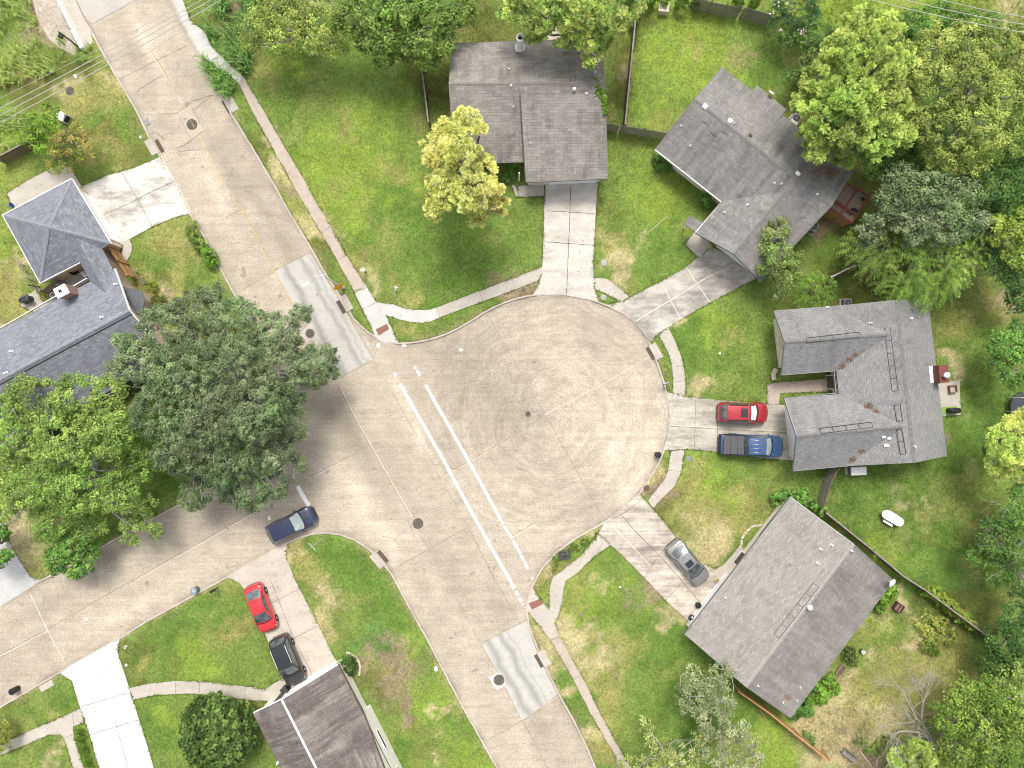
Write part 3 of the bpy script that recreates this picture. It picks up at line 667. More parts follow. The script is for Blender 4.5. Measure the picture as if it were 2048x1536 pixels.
# --- kerbs along the road edge, lowered at the driveways and ramps
def kerb():
    n = len(RW); pts = []
    for i in range(n):
        a = RW[i]; b = RW[(i + 1) % n]; k = max(1, int((b - a).length / 0.35))
        pts += [a.lerp(b, t / k) for t in range(k)]
    n = len(pts)
    area = sum(pts[i].x * pts[(i + 1) % n].y - pts[(i + 1) % n].x * pts[i].y for i in range(n))
    sg = 1 if area > 0 else -1
    P = []; drop = []
    for i in range(n):
        d = (pts[(i + 1) % n] - pts[i - 1]).normalized()
        nn = Vector((d.y, -d.x, 0)) * sg
        P.append((pts[i], nn))
    ox = np.array([p.x + q.x * 0.35 for p, q in P]); oy = np.array([p.y + q.y * 0.35 for p, q in P])
    low = np.zeros(n, bool)
    for k, poly in list(DW.items()) + [(k, v) for k, v in KW.items() if k in ('walk_ramp_north', 'walk_loop_south')]:
        low |= pip(ox, oy, poly)
    h = np.where(low, 0.014, 0.125)
    for _ in range(2): h = (np.roll(h, 1) + h * 2 + np.roll(h, -1)) / 4
    v = []; f = []
    for i, (p, q) in enumerate(P):
        w = 0.17 + 0.015 * math.sin(i * 1.7)
        v += [(p.x - q.x * 0.01, p.y - q.y * 0.01, -0.1), (p.x + q.x * 0.015, p.y + q.y * 0.015, h[i]), (p.x + q.x * w, p.y + q.y * w, h[i] + 0.003), (p.x + q.x * (w + .01), p.y + q.y * (w + .01), -0.1)]
    for i in range(n):
        j = (i + 1) % n
        for k in range(3): f.append((i * 4 + k, j * 4 + k, j * 4 + k + 1, i * 4 + k + 1))
    KERB = m_concrete('kerb_concrete', (0.38, 0.335, 0.285), (0.52, 0.47, 0.41), ROT, 0.0, 7, speck=0.22, stain=(0.22, 0.19, 0.15), stainamt=0.5, stainscale=1.5)
    o = link_mesh('kerb', v, f, KERB)
    bm = bmesh.new(); bm.from_mesh(o.data); bmesh.ops.recalc_face_normals(bm, faces=bm.faces); bm.to_mesh(o.data); bm.free()
    tag(o, kind='structure')
kerb()

# --- thin strips: joints, cracks, paint
def strips(name, lines, mat, z=0.005, wob=0.0, step=0.25, zf=None, wvar=0.4):
    v = []; f = []
    for ln in lines:
        w = ln[0] * .66 * CAM_H / FPX; pts = WP(ln[1])
        q = []
        for a, b in zip(pts[:-1], pts[1:]):
            k = max(1, int((b - a).length / step))
            q += [a.lerp(b, t / k) for t in range(k)]
        q.append(pts[-1])
        b0 = len(v)
        for i, p in enumerate(q):
            d = (q[min(i + 1, len(q) - 1)] - q[max(i - 1, 0)]).normalized(); nn = Vector((-d.y, d.x, 0))
            o = random.uniform(-wob, wob); ww = w / 2 * random.uniform(1 - wvar, 1 + wvar)
            for s in (-1, 1):
                r = p + nn * (o + s * ww)
                v.append((r.x, r.y, (zf(r.x, r.y) if zf else 0) + z))
        for i in range(len(q) - 1): f.append((b0 + 2 * i, b0 + 2 * i + 2, b0 + 2 * i + 3, b0 + 2 * i + 1))
    o = link_mesh(name, v, f, mat)
    bm = bmesh.new(); bm.from_mesh(o.data)
    for fc in bm.faces:
        if fc.normal.z < 0: fc.normal_flip()
    bm.to_mesh(o.data); bm.free()
    return tag(o, kind='structure')

TAR = pmat('joint_tar', (0.17, 0.14, 0.105), 0.9, 0.5, 2, col2=(0.30, 0.25, 0.19))
JOINTDK = pmat('crack_dirt', (0.12, 0.095, 0.065), 0.95, 0.3, 2, col2=(0.24, 0.20, 0.15))
JOINTLT = pmat('joint_filler', (0.60, 0.53, 0.43), 0.9, 0.15, 3)
strips('road_joint', [
    (1.6, [(185, 47), (228, 24), (272, 0)]), (1.8, [(237, 159), (312, 122), (375, 90)]), (1.4, [(230, 140), (300, 103), (355, 68)]), (1.8, [(300, 100), (316, 122), (370, 217), (410, 298), (457, 384), (512, 466), (549, 541)]),
    (1.5, [(445, 439), (478, 419)]), (1.5, [(485, 579), (549, 543)]), (1.3, [(347, 318), (330, 326)]), (1.4, [(617, 955), (690, 918), (740, 889)]), (1.0, [(740, 889), (882, 953)][0:0] or [(617, 955), (600, 964)]),
    (1.8, [(677, 773), (705, 828), (734, 880), (778, 958), (822, 1035)]), (1.6, [(784, 1140), (860, 1097), (934, 1055)]), (1.6, [(937, 1055), (962, 1105), (990, 1160), (1042, 1250)]), (1.1, [(784, 783), (820, 848), (859, 918), (937, 1055)]),
    (1.3, [(974, 629), (1024, 713), (1054, 768), (1091, 830), (1130, 900), (1174, 978), (1203, 1030)]), (1.3, [(882, 953), (950, 916), (1024, 874), (1089, 830)]), (1.2, [(1024, 1072), (1069, 1045)]), (1.3, [(972, 1482), (1024, 1453), (1116, 1399)]),
    (1.5, [(1046, 1442), (1072, 1492), (1100, 1545)]), (1.6, [(549, 541), (619, 505)]), (1.6, [(672, 760), (747, 719)]), (1.4, [(747, 719), (700, 638)]), (1.5, [(962, 1287), (1054, 1240)]), (1.3, [(962, 1287), (1003, 1360), (1044, 1442)]),
    (1.5, [(280, 1152), (400, 1084), (512, 1020)]), (1.5, [(0, 1309), (95, 1259), (190, 1203), (280, 1152)]), (1.0, [(887, 1152), (925, 1222), (959, 1284)]), (1.0, [(857, 1095), (880, 1140)]), (1.2, [(839, 1068), (857, 1095)]),
], TAR, 0.005, 0.012)
strips('road_joint', [
    (1.7, [(1089, 830), (1150, 797), (1206, 768), (1294, 716)]), (2.6, [(60, 1187), (97, 1264), (130, 1327)]), (2.2, [(301, 104), (371, 219), (411, 300), (458, 386)]), (2.4, [(736, 880), (780, 958), (824, 1035)]), (2.0, [(282, 1155), (402, 1087), (514, 1023)]), (2.0, [(680, 773), (707, 828), (736, 880)]),
    (2.2, [(95, 1262), (0, 1312)]), (2.4, [(1026, 1074), (1072, 1049)]), (2.0, [(617, 958), (690, 921)]), (1.6, [(882, 956), (1022, 877)]),
], JOINTLT, 0.0095, 0.015)
strips('road_crack', [
    (1.6, [(352, 227), (376, 210), (384, 203), (425, 190)]), (1.6, [(300, 270), (312, 262), (330, 280)]), (1.8, [(407, 262), (388, 277), (370, 290), (352, 297)]), (1.2, [(425, 190), (395, 214), (384, 225)]), (1.0, [(352, 227), (320, 228), (300, 212)]), (1.4, [(400, 298), (352, 305), (362, 312)]), (1.2, [(270, 185), (325, 150)]), (1.2, [(358, 232), (381, 277)]), (1.2, [(384, 216), (400, 245)]),
    (1.0, [(785, 1085), (800, 1068), (818, 1058)]), (1.0, [(815, 1042), (830, 1076)]), (1.0, [(702, 913), (716, 902)]), (1.0, [(1184, 1058), (1230, 1030), (1262, 1001)]), (1.2, [(859, 918), (868, 928), (920, 940)]), (0.9, [(760, 1070), (790, 1078), (800, 1096)]), (1.0, [(1110, 1106), (1185, 1057)]), (0.9, [(430, 130), (445, 190)]),
], JOINTDK, 0.0135, 0.05, 0.15)

# newer grey concrete repairs with their dark wheel paths
def slab(px, name, mat, z=0.004):
    V, F = cut_sheet(WP(px), lambda x, y: x * 0 + z, 0.6)
    return tag(np_mesh(name, V, F, mat, None, k=3), kind='structure')
def m_repair(name, cpx, offs):
    m = m_concrete(name, (0.42, 0.405, 0.362), (0.49, 0.475, 0.43), ROT, 0.05, 9, speck=0.14, stain=(0.33, 0.325, 0.30), stainamt=0.3)
    nt = m.node_tree; N = nt.nodes; L = nt.links; b = N['Principled BSDF']
    src = b.inputs['Base Color'].links[0].from_socket
    p = pos(nt); c = W(*cpx)
    d = N.new('ShaderNodeVectorMath'); d.operation = 'DOT_PRODUCT'
    s = N.new('ShaderNodeVectorMath'); s.operation = 'SUBTRACT'; L.new(p, s.inputs[0]); s.inputs[1].default_value = (c.x, c.y, 0)
    L.new(s.outputs[0], d.inputs[0]); d.inputs[1].default_value = (0.87, 0.49, 0)
    wob = N.new('ShaderNodeMath'); wob.operation = 'ADD'; L.new(d.outputs['Value'], wob.inputs[0]); L.new(ramp(nt, noise(nt, 0.5, 3, 0.6, p), 0.3, 0.7, -0.25, 0.25), wob.inputs[1])
    out = src
    for (o, w, a) in offs:
        sb = N.new('ShaderNodeMath'); sb.operation = 'SUBTRACT'; L.new(wob.outputs[0], sb.inputs[0]); sb.inputs[1].default_value = o
        ab = N.new('ShaderNodeMath'); ab.operation = 'ABSOLUTE'; L.new(sb.outputs[0], ab.inputs[0])
        out = mixc(nt, ramp(nt, ab.outputs[0], 0, w, a, 0), out, (0.225, 0.22, 0.205))
    L.new(out, b.inputs['Base Color'])
    return m
slab([(549, 543), (619, 506), (647, 551), (682, 608), (707, 649), (747, 719), (672, 759), (612, 654)], 'road_repair', m_repair('repair_a', (648, 632), [(-0.95, 0.5, 0.75), (0.75, 0.45, 0.6), (1.5, 0.3, 0.35)]))
slab([(962, 1287), (1053, 1240), (1070, 1294), (1091, 1342), (1114, 1388), (1044, 1442), (1003, 1360)], 'road_repair', m_repair('repair_b', (1035, 1340), [(-1.15, 0.55, 0.7), (0.25, 0.45, 0.7), (0.95, 0.2, 0.3)]))
slab([(152, 0), (270, 0), (186, 46), (174, 40), (140, -40), (250, -40)][:4] + [(150, -4)], 'road_repair', GREYPATCH)
slab([(977, 1355), (994, 1345), (1010, 1372), (993, 1381)], 'road_repair', m_concrete('grey_collar', (0.50, 0.48, 0.45), (0.55, 0.53, 0.50)), 0.0075)
slab([(815, 1045), (842, 1028), (856, 1048), (828, 1067)], 'road_repair', m_concrete('tan_collar', (0.40, 0.34, 0.28), (0.46, 0.40, 0.33)), 0.004)
slab([(352, 227), (380, 212), (408, 262), (380, 278)], 'road_repair', m_concrete('tan_collar_b', (0.42, 0.36, 0.29), (0.48, 0.42, 0.34)), 0.004)
slab([(595, 655), (612, 645), (622, 680), (603, 690)], 'road_repair', m_concrete('tan_collar_c', (0.46, 0.42, 0.37), (0.52, 0.48, 0.42)), 0.0015)

# the bare strip and the abutment left of the road at the top
slab2 = [(60, -20), (128, -20), (158, 90), (150, 112), (120, 96), (98, 78), (75, 40)]
V, F = cut_sheet(WP(slab2, 0.1), lambda x, y: x * 0 + 0.112, 0.5)
tag(np_mesh('bare_ground', V, F, m_concrete('bare_soil', (0.36, 0.31, 0.25), (0.50, 0.44, 0.37), 0, 0, 6, speck=0.3, stain=(0.2, 0.18, 0.15), stainamt=0.5), None, k=3), kind='structure')
V, F = cut_sheet(WP([(118, -20), (144, -20), (168, 42), (180, 60), (186, 84), (176, 94), (160, 84), (148, 52)], 0.1), lambda x, y: x * 0 + 0.115, 0.5)
tag(np_mesh('sidewalk', V, F, m_concrete('abutment_walk', (0.42, 0.38, 0.32), (0.52, 0.47, 0.40), ROT, 0.02, 9, speck=0.15), None, k=3), kind='structure')

# --- painted lines, broken and worn
PAINTW = pmat('road_paint_white', (0.80, 0.80, 0.78), 0.7, 0.05, 6)
PAINTY = pmat('road_paint_yellow', (0.50, 0.37, 0.17), 0.8, 0.15, 4)
def worn_line(name, pts, wpx, mat, cover, z=0.018, seed=1, label=None):
    rnd = random.Random(seed)
    v = []; f = []
    P = WP(pts); L = [0]
    for a, b in zip(P[:-1], P[1:]): L.append(L[-1] + (b - a).length)
    def at(s):
        for i in range(len(P) - 1):
            if s <= L[i + 1] or i == len(P) - 2:
                t = (s - L[i]) / max(1e-6, L[i + 1] - L[i]); d = (P[i + 1] - P[i]).normalized()
                return P[i].lerp(P[i + 1], t), d
    s = 0.0; w = wpx * CAM_H / FPX / 2
    while s < L[-1]:
        c = cover(s / L[-1])
        run = rnd.uniform(1.2, 3.2) if c > 0.9 else rnd.uniform(0.25, 0.9)
        if rnd.random() < c:
            e = min(L[-1], s + run); k = max(2, int((e - s) / 0.12)); b0 = len(v)
            for i in range(k + 1):
                p, d = at(s + (e - s) * i / k); nn = Vector((-d.y, d.x, 0))
                en = 0.8 if (i in (0, k) and c < 0.9) else 1.0
                for sg in (-1, 1):
                    r = p + nn * sg * w * en * rnd.uniform(0.78, 1.1)
                    v.append((r.x, r.y, z))
            for i in range(k): f.append((b0 + 2 * i, b0 + 2 * i + 2, b0 + 2 * i + 3, b0 + 2 * i + 1))
            s = e + (rnd.uniform(0.0, 0.06) if c > 0.9 else rnd.uniform(0.04, 0.22))
        else:
            s += run
    o = link_mesh(name, v, f, mat)
    bm = bmesh.new(); bm.from_mesh(o.data)
    for fc in bm.faces:
        if fc.normal.z < 0: fc.normal_flip()
    bm.to_mesh(o.data); bm.free()
    return tag(o, kind='structure')
worn_line('crosswalk_line', [(788, 745), (800, 768), (837, 833), (887, 920), (937, 1013), (987, 1103), (1014, 1150), (1046, 1209)], 6.7, PAINTW, lambda t: 0.7 if t < 0.06 else (1.0 if t < 0.86 else 0.8), seed=3)
worn_line('crosswalk_line', [(808, 692), (828, 730), (850, 768), (887, 833), (937, 921), (975, 991), (1012, 1058), (1024, 1076), (1046, 1118), (1066, 1158)], 6.4, PAINTW, lambda t: 0.5 if t < 0.15 else (1.0 if t < 0.72 else 0.72), seed=5)
worn_line('stop_line', [(595, 972), (606, 992), (618, 1012)], 9, PAINTW, lambda t: 1.0, seed=9)
worn_line('stop_line', [(532, 1022), (540, 1040)], 6, PAINTW, lambda t: 0.5, seed=12)
worn_line('centre_line', [(300, 100), (316, 124), (370, 219), (412, 300), (457, 384), (512, 468), (549, 543), (582, 602), (612, 656)], 2.4, PAINTY, lambda t: 0.9 if t > 0.55 else 0.75, z=0.0165, seed=4)
for (cx, cy, a, b_) in [(922, 700, 5, 3.5), (757, 691, 4, 6), (808, 691, 5, 4), (172, 1238, 4, 3), (1195, 1057, 6, 4)]:
    p = W(cx, cy); rr = CAM_H / FPX
    pts = [(p.x + math.cos(t * PI / 5) * a * rr * random.uniform(.7, 1.1), p.y + math.sin(t * PI / 5) * b_ * rr * random.uniform(.7, 1.1), 0.0185) for t in range(10)]
    tag(link_mesh('paint_splash', pts, [tuple(range(10))], PAINTW), kind='structure')

# joints across the walks and drives
def zs(x, y): return zsurf(x, y)
def cross(p, q): return (1.3, [p, q])
strips('walk_joint', [cross((505, 205), (523, 235)), cross((552, 280), (538, 290)), cross((586, 340), (570, 352)), cross((618, 392), (604, 398)), cross((660, 455), (645, 465)), cross((692, 512), (676, 520)), cross((734, 575), (709, 586)), cross((753, 605), (727, 618)), cross((958, 583), (966, 602)), cross((1025, 559), (1029, 580)), cross((873, 617), (880, 634)), cross((1101, 1279), (1119, 1271)), cross((1180, 1432), (1199, 1423)), cross((1230, 1509), (1246, 1504)),
    cross((1344, 735), (1366, 731)), cross((1346, 764), (1369, 762)), cross((1148, 1357), (1163, 1350)), cross((302, 1367), (301, 1391)), cross((352, 1362), (352, 1387)), cross((400, 1362), (400, 1388)), cross((448, 1366), (446, 1390)), cross((492, 1372), (490, 1398)), cross((145, 1424), (150, 1450)), cross((130, 1474), (148, 1468)), cross((1304, 988), (1322, 997)), cross((1337, 940), (1362, 943)), cross((1205, 1083), (1190, 1112))], TAR, 0.006, 0.008, 0.2, zs)
strips('driveway_joint', [(1.8, [(1142, 362), (1141, 384), (1138, 470), (1135, 540), (1133, 592)]), (1.6, [(1093, 422), (1192, 428)]), (1.8, [(1088, 484), (1187, 491)]), (1.5, [(1062, 592), (1090, 590), (1124, 590), (1180, 601), (1199, 606)]), (1.6, [(1205, 610), (1246, 629), (1270, 647), (1300, 684)]), (1.4, [(1336, 798), (1338, 835), (1334, 870), (1328, 900)]), (1.8, [(1241, 1028), (1270, 1062), (1318, 1110), (1350, 1146), (1400, 1205)]), (1.6, [(1279, 1002), (1257, 1020), (1215, 1045)]), (1.5, [(1290, 1150), (1318, 1110), (1334, 1092)]), (1.4, [(1330, 1200), (1362, 1165)]), (1.2, [(1434, 801), (1434, 903)]), (1.2, [(1391, 797), (1388, 899)]), (1.2, [(1336, 852), (1580, 866)]),
    (1.4, [(205, 432), (275, 400), (300, 386), (352, 362)]), (1.3, [(245, 345), (272, 392), (305, 452)]), (1.2, [(165, 1412), (255, 1385)]), (1.2, [(182, 1468), (280, 1438)]), (1.2, [(234, 1450), (258, 1536)]), (1.2, [(545, 1205), (600, 1176)]), (1.3, [(585, 1277), (636, 1251)]), (1.2, [(540, 1155), (590, 1280), (626, 1350)])], JOINTDK, 0.006, 0.012, 0.2, zs)
strips('driveway_joint', [(3.0, [(1272, 642), (1348, 596), (1412, 556), (1468, 530)]), (2.6, [(1321, 563), (1342, 604), (1361, 638)]), (2.6, [(1374, 537), (1395, 570), (1420, 606)]), (2.4, [(1262, 1010), (1300, 1060), (1345, 1120)][0:0] or [(1222, 1048), (1300, 1130)]), (1.8, [(1336, 850), (1580, 863)]), (2.2, [(322, 312), (362, 384), (382, 425)])], JOINTLT, 0.0085, 0.012, 0.2, zs)

def stains():
    """oil drips and pale scuffs on the concrete"""
    rn = random.Random(21)
    mats = [pmat('oil_drip', (0.23, 0.19, 0.15), .8, .3, 5), pmat('old_stain', (0.31, 0.265, 0.212), .9, .25, 4), pmat('pale_scuff', (0.44, 0.39, 0.32), .9, .15, 4)]
    mats = mats[:2]; bms = [MB(), MB()]
    spots = []
    for _ in range(420):
        x, y = rn.uniform(-48, 20), rn.uniform(-36, 36); spots.append((x, y))
    X = np.array([q[0] for q in spots]); Y = np.array([q[1] for q in spots]); d = road_d(X, Y)
    for (x, y), dd in zip(spots, d):
        if dd > -.4: continue
        k = rn.choice((0, 1, 1)); r = rn.uniform(.03, .09) if k == 0 else rn.uniform(.05, .2)
        ax = rn.uniform(0, PI); st = rn.uniform(1, 2.2); n = 9; pts = []
        for i in range(n):
            a = 2 * PI * i / n; rr = r * rn.uniform(.6, 1.25); u, v = math.cos(a) * rr * st, math.sin(a) * rr
            pts.append((x + u * math.cos(ax) - v * math.sin(ax), y + u * math.sin(ax) + v * math.cos(ax), .0108 + .0004 * k))
        bms[k].add(pts, [tuple(range(n))])
    for b, m in zip(bms, mats): tag(b.build('road_stain', m), kind='structure')
stains()
# ------------------------------------------------------------------ houses
def roof_mesh(name, faces, mat, parent, thick=0.16):
    """roof slopes given as 3D polygons; gives them thickness and uv running down the slope"""
    v = []; f = []; uvs = []
    def key(p): return (round(p[0], 3), round(p[1], 3), round(p[2], 3))
    edges = {}
    for fc in faces:
        fc = [Vector(p) for p in fc]
        n = (fc[1] - fc[0]).cross(fc[2] - fc[0])
        if n.z < 0: fc.reverse(); n = -n
        n.normalize()
        h = Vector((n.x, n.y, 0)); h = h.normalized() if h.length > 1e-4 else Vector((0, 1, 0))
        dn = Vector((h.x * n.z, h.y * n.z, -math.hypot(n.x, n.y))); u = Vector((-h.y, h.x, 0))
        b = len(v); k = len(fc)
        v += [tuple(p) for p in fc]; f.append(tuple(range(b, b + k)))
        uvs += [(p.dot(u), p.dot(dn)) for p in fc]
        b2 = len(v)
        v += [(p.x, p.y, p.z - thick) for p in fc]; f.append(tuple(reversed(range(b2, b2 + k))))
        uvs += [(p.dot(u), p.dot(dn)) for p in reversed(fc)]
        for i in range(k):
            a, c = fc[i], fc[(i + 1) % k]
            edges.setdefault(frozenset((key(a), key(c))), []).append((b + i, b + (i + 1) % k, b2 + i, b2 + (i + 1) % k))
    for e in edges.values():
        if len(e) == 1:
            a, c, d, g = e[0]
            f.append((a, d, g, c)); uvs += [(0, 0), (0, .1), (.1, .1), (.1, 0)]
    m = parent_world(parent).inverted()
    o = link_mesh(name, [tuple(m @ Vector(p)) for p in v], f, mat, parent)
    ul = o.data.uv_layers.new(name='UVMap')
    ul.data.foreach_set('uv', np.array(uvs, np.float32).ravel())
    return o

def gable(a, b, c, d, zr, t=0.5):
    """corners a b (first end) d c (second end) as 3D eave points; ridge from between a,b to between d,c"""
    a, b, c, d = map(Vector, (a, b, c, d))
    r1 = a.lerp(b, t); r2 = d.lerp(c, t); r1.z = r2.z = zr
    return [[a, d, r2, r1], [b, r1, r2, c]], (r1, r2)

def gable_walls(mb, a, b, c, d, zr, t=0.5, inset=0.62, end=0.45, z0=0.0):
    a, b, c, d = map(Vector, (a, b, c, d))
    along = (d - a).normalized(); cross_ = (b - a).normalized(); wd = (b - a).length
    ze = a.z
    def y_at(s):  # underside of the roof at cross distance s
        return (ze + (zr - ze) * (s / (wd * t)) if s <= wd * t else ze + (zr - ze) * ((wd - s) / (wd * (1 - t)))) - 0.17
    prof = [(inset, z0), (inset, y_at(inset)), (wd * t, zr - 0.2), (wd - inset, y_at(wd - inset)), (wd - inset, z0)]
    p1 = [Vector((a.x, a.y, 0)) + along * end + cross_ * s + Vector((0, 0, z)) for s, z in prof]
    q = Vector((d.x, d.y, 0)) - along * end; cr2 = (c - d).normalized(); wd2 = (c - d).length
    p2 = [q + cr2 * (s * wd2 / wd) + Vector((0, 0, z)) for s, z in prof]
    mb.add(p1 + p2, [(0, 1, 2, 3, 4), (9, 8, 7, 6, 5), (0, 5, 6, 1), (1, 6, 7, 2), (2, 7, 8, 3), (3, 8, 9, 4), (4, 9, 5, 0)])

def fascia(mb, pts, closed=False, w=0.035, h=0.2):
    """thin board under the roof edge along 3D points"""
    pts = [Vector(p) for p in pts]
    n = len(pts)
    for i in range(n if closed else n - 1):
        a, b = pts[i], pts[(i + 1) % n]
        d = b - a; L = d.length
        if L < 1e-3: continue
        dh = Vector((d.x, d.y, 0)).normalized(); nn = Vector((dh.y, -dh.x, 0)) * w
        z0 = Vector((0, 0, -h - 0.01)); z1 = Vector((0, 0, 0.015))
        v = [a - nn + z0, b - nn + z0, b + nn + z0, a + nn + z0, a - nn + z1, b - nn + z1, b + nn + z1, a + nn + z1]
        mb.add(v, [(3, 2, 1, 0), (4, 5, 6, 7), (0, 1, 5, 4), (1, 2, 6, 5), (2, 3, 7, 6), (3, 0, 4, 7)])

def ridge_cap(mb, r1, r2, w=0.16, lift=0.02):
    r1, r2 = Vector(r1), Vector(r2)
    d = (r2 - r1); dh = Vector((d.x, d.y, 0)).normalized(); nn = Vector((-dh.y, dh.x, 0))
    up = Vector((0, 0, lift))
    k = max(1, int(d.length / 0.3)); rows = []
    for i in range(k + 1):
        p = r1.lerp(r2, i / k) + up + Vector((0, 0, 0.012 * (i % 2)))
        rows.append([p + nn * w + Vector((0, 0, -w * 0.42)), p, p - nn * w + Vector((0, 0, -w * 0.42))])
    mb.grid(rows)

SH_BLUE = m_shingle('shingle_blue_grey', (0.150, 0.158, 0.185), (0.262, 0.272, 0.305), (0.12, 0.122, 0.135), 0.25, 0.22, 0.42)
SH_N = m_shingle('shingle_taupe_grey', (0.205, 0.186, 0.166), (0.31, 0.287, 0.26), (0.075, 0.063, 0.056), 0.7, 0.26, 0.8)
SH_NE = m_shingle('shingle_old_grey', (0.195, 0.185, 0.173), (0.295, 0.283, 0.266), (0.085, 0.08, 0.074), 0.65, 0.2, 0.4, fb=(0.3, 0.55), fu=1.5)
SH_E = m_shingle('shingle_mid_grey', (0.205, 0.201, 0.196), (0.278, 0.273, 0.266), (0.10, 0.098, 0.096), 0.55, 0.19, 0.38)
SH_SE = m_shingle('shingle_warm_grey', (0.235, 0.213, 0.192), (0.345, 0.317, 0.29), (0.13, 0.115, 0.105), 0.35, 0.2, 0.45)
SH_SE2 = m_shingle('shingle_warm_streaked', (0.225, 0.204, 0.185), (0.32, 0.294, 0.27), (0.12, 0.107, 0.098), 0.7, 0.2, 0.45, fb=(0.22, 0.5), fu=0.8)  # slightly darker than SH_SE, with heavier streaks down the slope
SH_SW = m_shingle('shingle_brown', (0.105, 0.087, 0.078), (0.15, 0.127, 0.114), (0.34, 0.30, 0.27), 0.9, 0.2, 0.45, fb=(0.36, 0.60), fu=1.9)
CAP_N = pmat('cap_taupe', (0.20, 0.18, 0.16), .92, .25, 5); CAP_NE = pmat('cap_grey', (0.18, 0.174, 0.166), .92, .25, 5); CAP_SE = pmat('cap_warm', (0.31, 0.285, 0.255), .92, .25, 5); CAP_BLUE = pmat('cap_blue', (0.235, 0.24, 0.265), .92, .25, 5)
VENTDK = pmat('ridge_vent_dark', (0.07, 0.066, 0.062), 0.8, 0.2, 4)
RUSTLEAF = pmat('pine_straw', (0.25, 0.165, 0.115), 0.95, 0.4, 6)

def roof_height(faces, x, y):
    best = -1
    for fc in faces:
        fc = [Vector(p) for p in fc]
        if pip(np.array([x]), np.array([y]), fc)[0]:
            n = (fc[1] - fc[0]).cross(fc[2] - fc[0])
            if abs(n.z) < 1e-6: continue
            z = fc[0].z - (n.x * (x - fc[0].x) + n.y * (y - fc[0].y)) / n.z
            best = max(best, z)
    return best
def on_roof(faces, px, py):
    z = 3.5
    for _ in range(4):
        p = W(px, py, z); h = roof_height(faces, p.x, p.y)
        if h < 0: h = 3.2
        z = h
    return W(px, py, z)

def pipe_vent(parent, faces, px, py, r=0.06, h=0.35, mat=None, name='vent_pipe'):
    r *= .8; h *= .85
    p = on_roof(faces, px, py); mb = MB()
    mb.lathe([(r * 2.4, -0.12), (r * 2.2, 0.02), (r * 1.05, 0.06), (r, h), (r * 1.35, h), (r * 1.35, h + .04), (r * 0.7, h + .045)], p, 10)
    return mb.build(name, mat or WHITE, parent, True)
def box_vent(parent, faces, px, py, s=(0.42, 0.42, 0.2), rz=0.0, mat=None, name='roof_vent'):
    p = on_roof(faces, px, py); mb = MB()
    mb.rbox(p + Vector((0, 0, 0.02)), (s[0] * 1.25, s[1] * 1.25, 0.06), rz, 0.02); mb.rbox(p + Vector((0, 0, 0.02 + s[2] / 2)), s, rz, 0.04)
    return mb.build(name, mat or WHITE, parent)
def turbine(parent, faces, px, py, r=0.2):
    p = on_roof(faces, px, py); mb = MB()
    prof = [(r * .7, -.1), (r * .7, .18), (r * .95, .2), (r * 1.05, .32), (r * .9, .44), (r * .5, .5), (0.02, .52)]
    mb.lathe(prof, p, 16)
    return mb.build('roof_turbine', WHITE, parent, True)
def ridge_vent(parent, faces, p, q, off=0.22, mat=None):
    """two dark slots either side of the ridge"""
    mb = MB(); a = on_roof(faces, *p); b = on_roof(faces, *q)
    d = (b - a); dh = Vector((d.x, d.y, 0)).normalized(); nn = Vector((-dh.y, dh.x, 0))
    for s in (-1, 1):
        o = nn * s * off
        za = roof_height(faces, a.x + o.x, a.y + o.y); zb = roof_height(faces, b.x + o.x, b.y + o.y)
        A = Vector((a.x + o.x, a.y + o.y, za + .03)); B = Vector((b.x + o.x, b.y + o.y, zb + .03))
        mb.tube([A, B], 0.03, 4)
    L = d.length; k = max(1, int(L / 1.1))
    for i in range(k + 1):
        c = a.lerp(b, i / k); o = nn * off
        zc = max(roof_height(faces, c.x, c.y), c.z - .1)
        A = Vector((c.x + o.x, c.y + o.y, roof_height(faces, c.x + o.x, c.y + o.y) + .035)); B = Vector((c.x - o.x, c.y - o.y, roof_height(faces, c.x - o.x, c.y - o.y) + .035))
        M_ = Vector((c.x, c.y, zc + .05))
        mb.tube([A, M_, B], 0.02, 4)
    return mb.build('ridge_vent', mat or VENTDK, parent)
def debris(parent, faces, px, py, rpx, n=60, name='pine_straw'):
    """a drift of brown pine needles lying on the roof"""
    mb = MB()
    for _ in range(n):
        a = random.uniform(0, 2 * PI); r = rpx * math.sqrt(random.random()) * random.uniform(.4, 1)
        p = on_roof(faces, px + r * math.cos(a), py + r * math.sin(a) * .7)
        L = random.uniform(.1, .28); an = random.uniform(0, PI); w = 0.025
        dx, dy = math.cos(an) * L, math.sin(an) * L
        mb.add([(p.x - dx, p.y - dy, p.z + .02), (p.x - dy * .12, p.y + dx * .12, p.z + .05), (p.x + dx, p.y + dy, p.z + .02), (p.x + dy * .12, p.y - dx * .12, p.z + .02)], [(0, 1, 2, 3)])
    o = mb.build(name, RUSTLEAF, parent); o['kind'] = 'stuff'
    return o

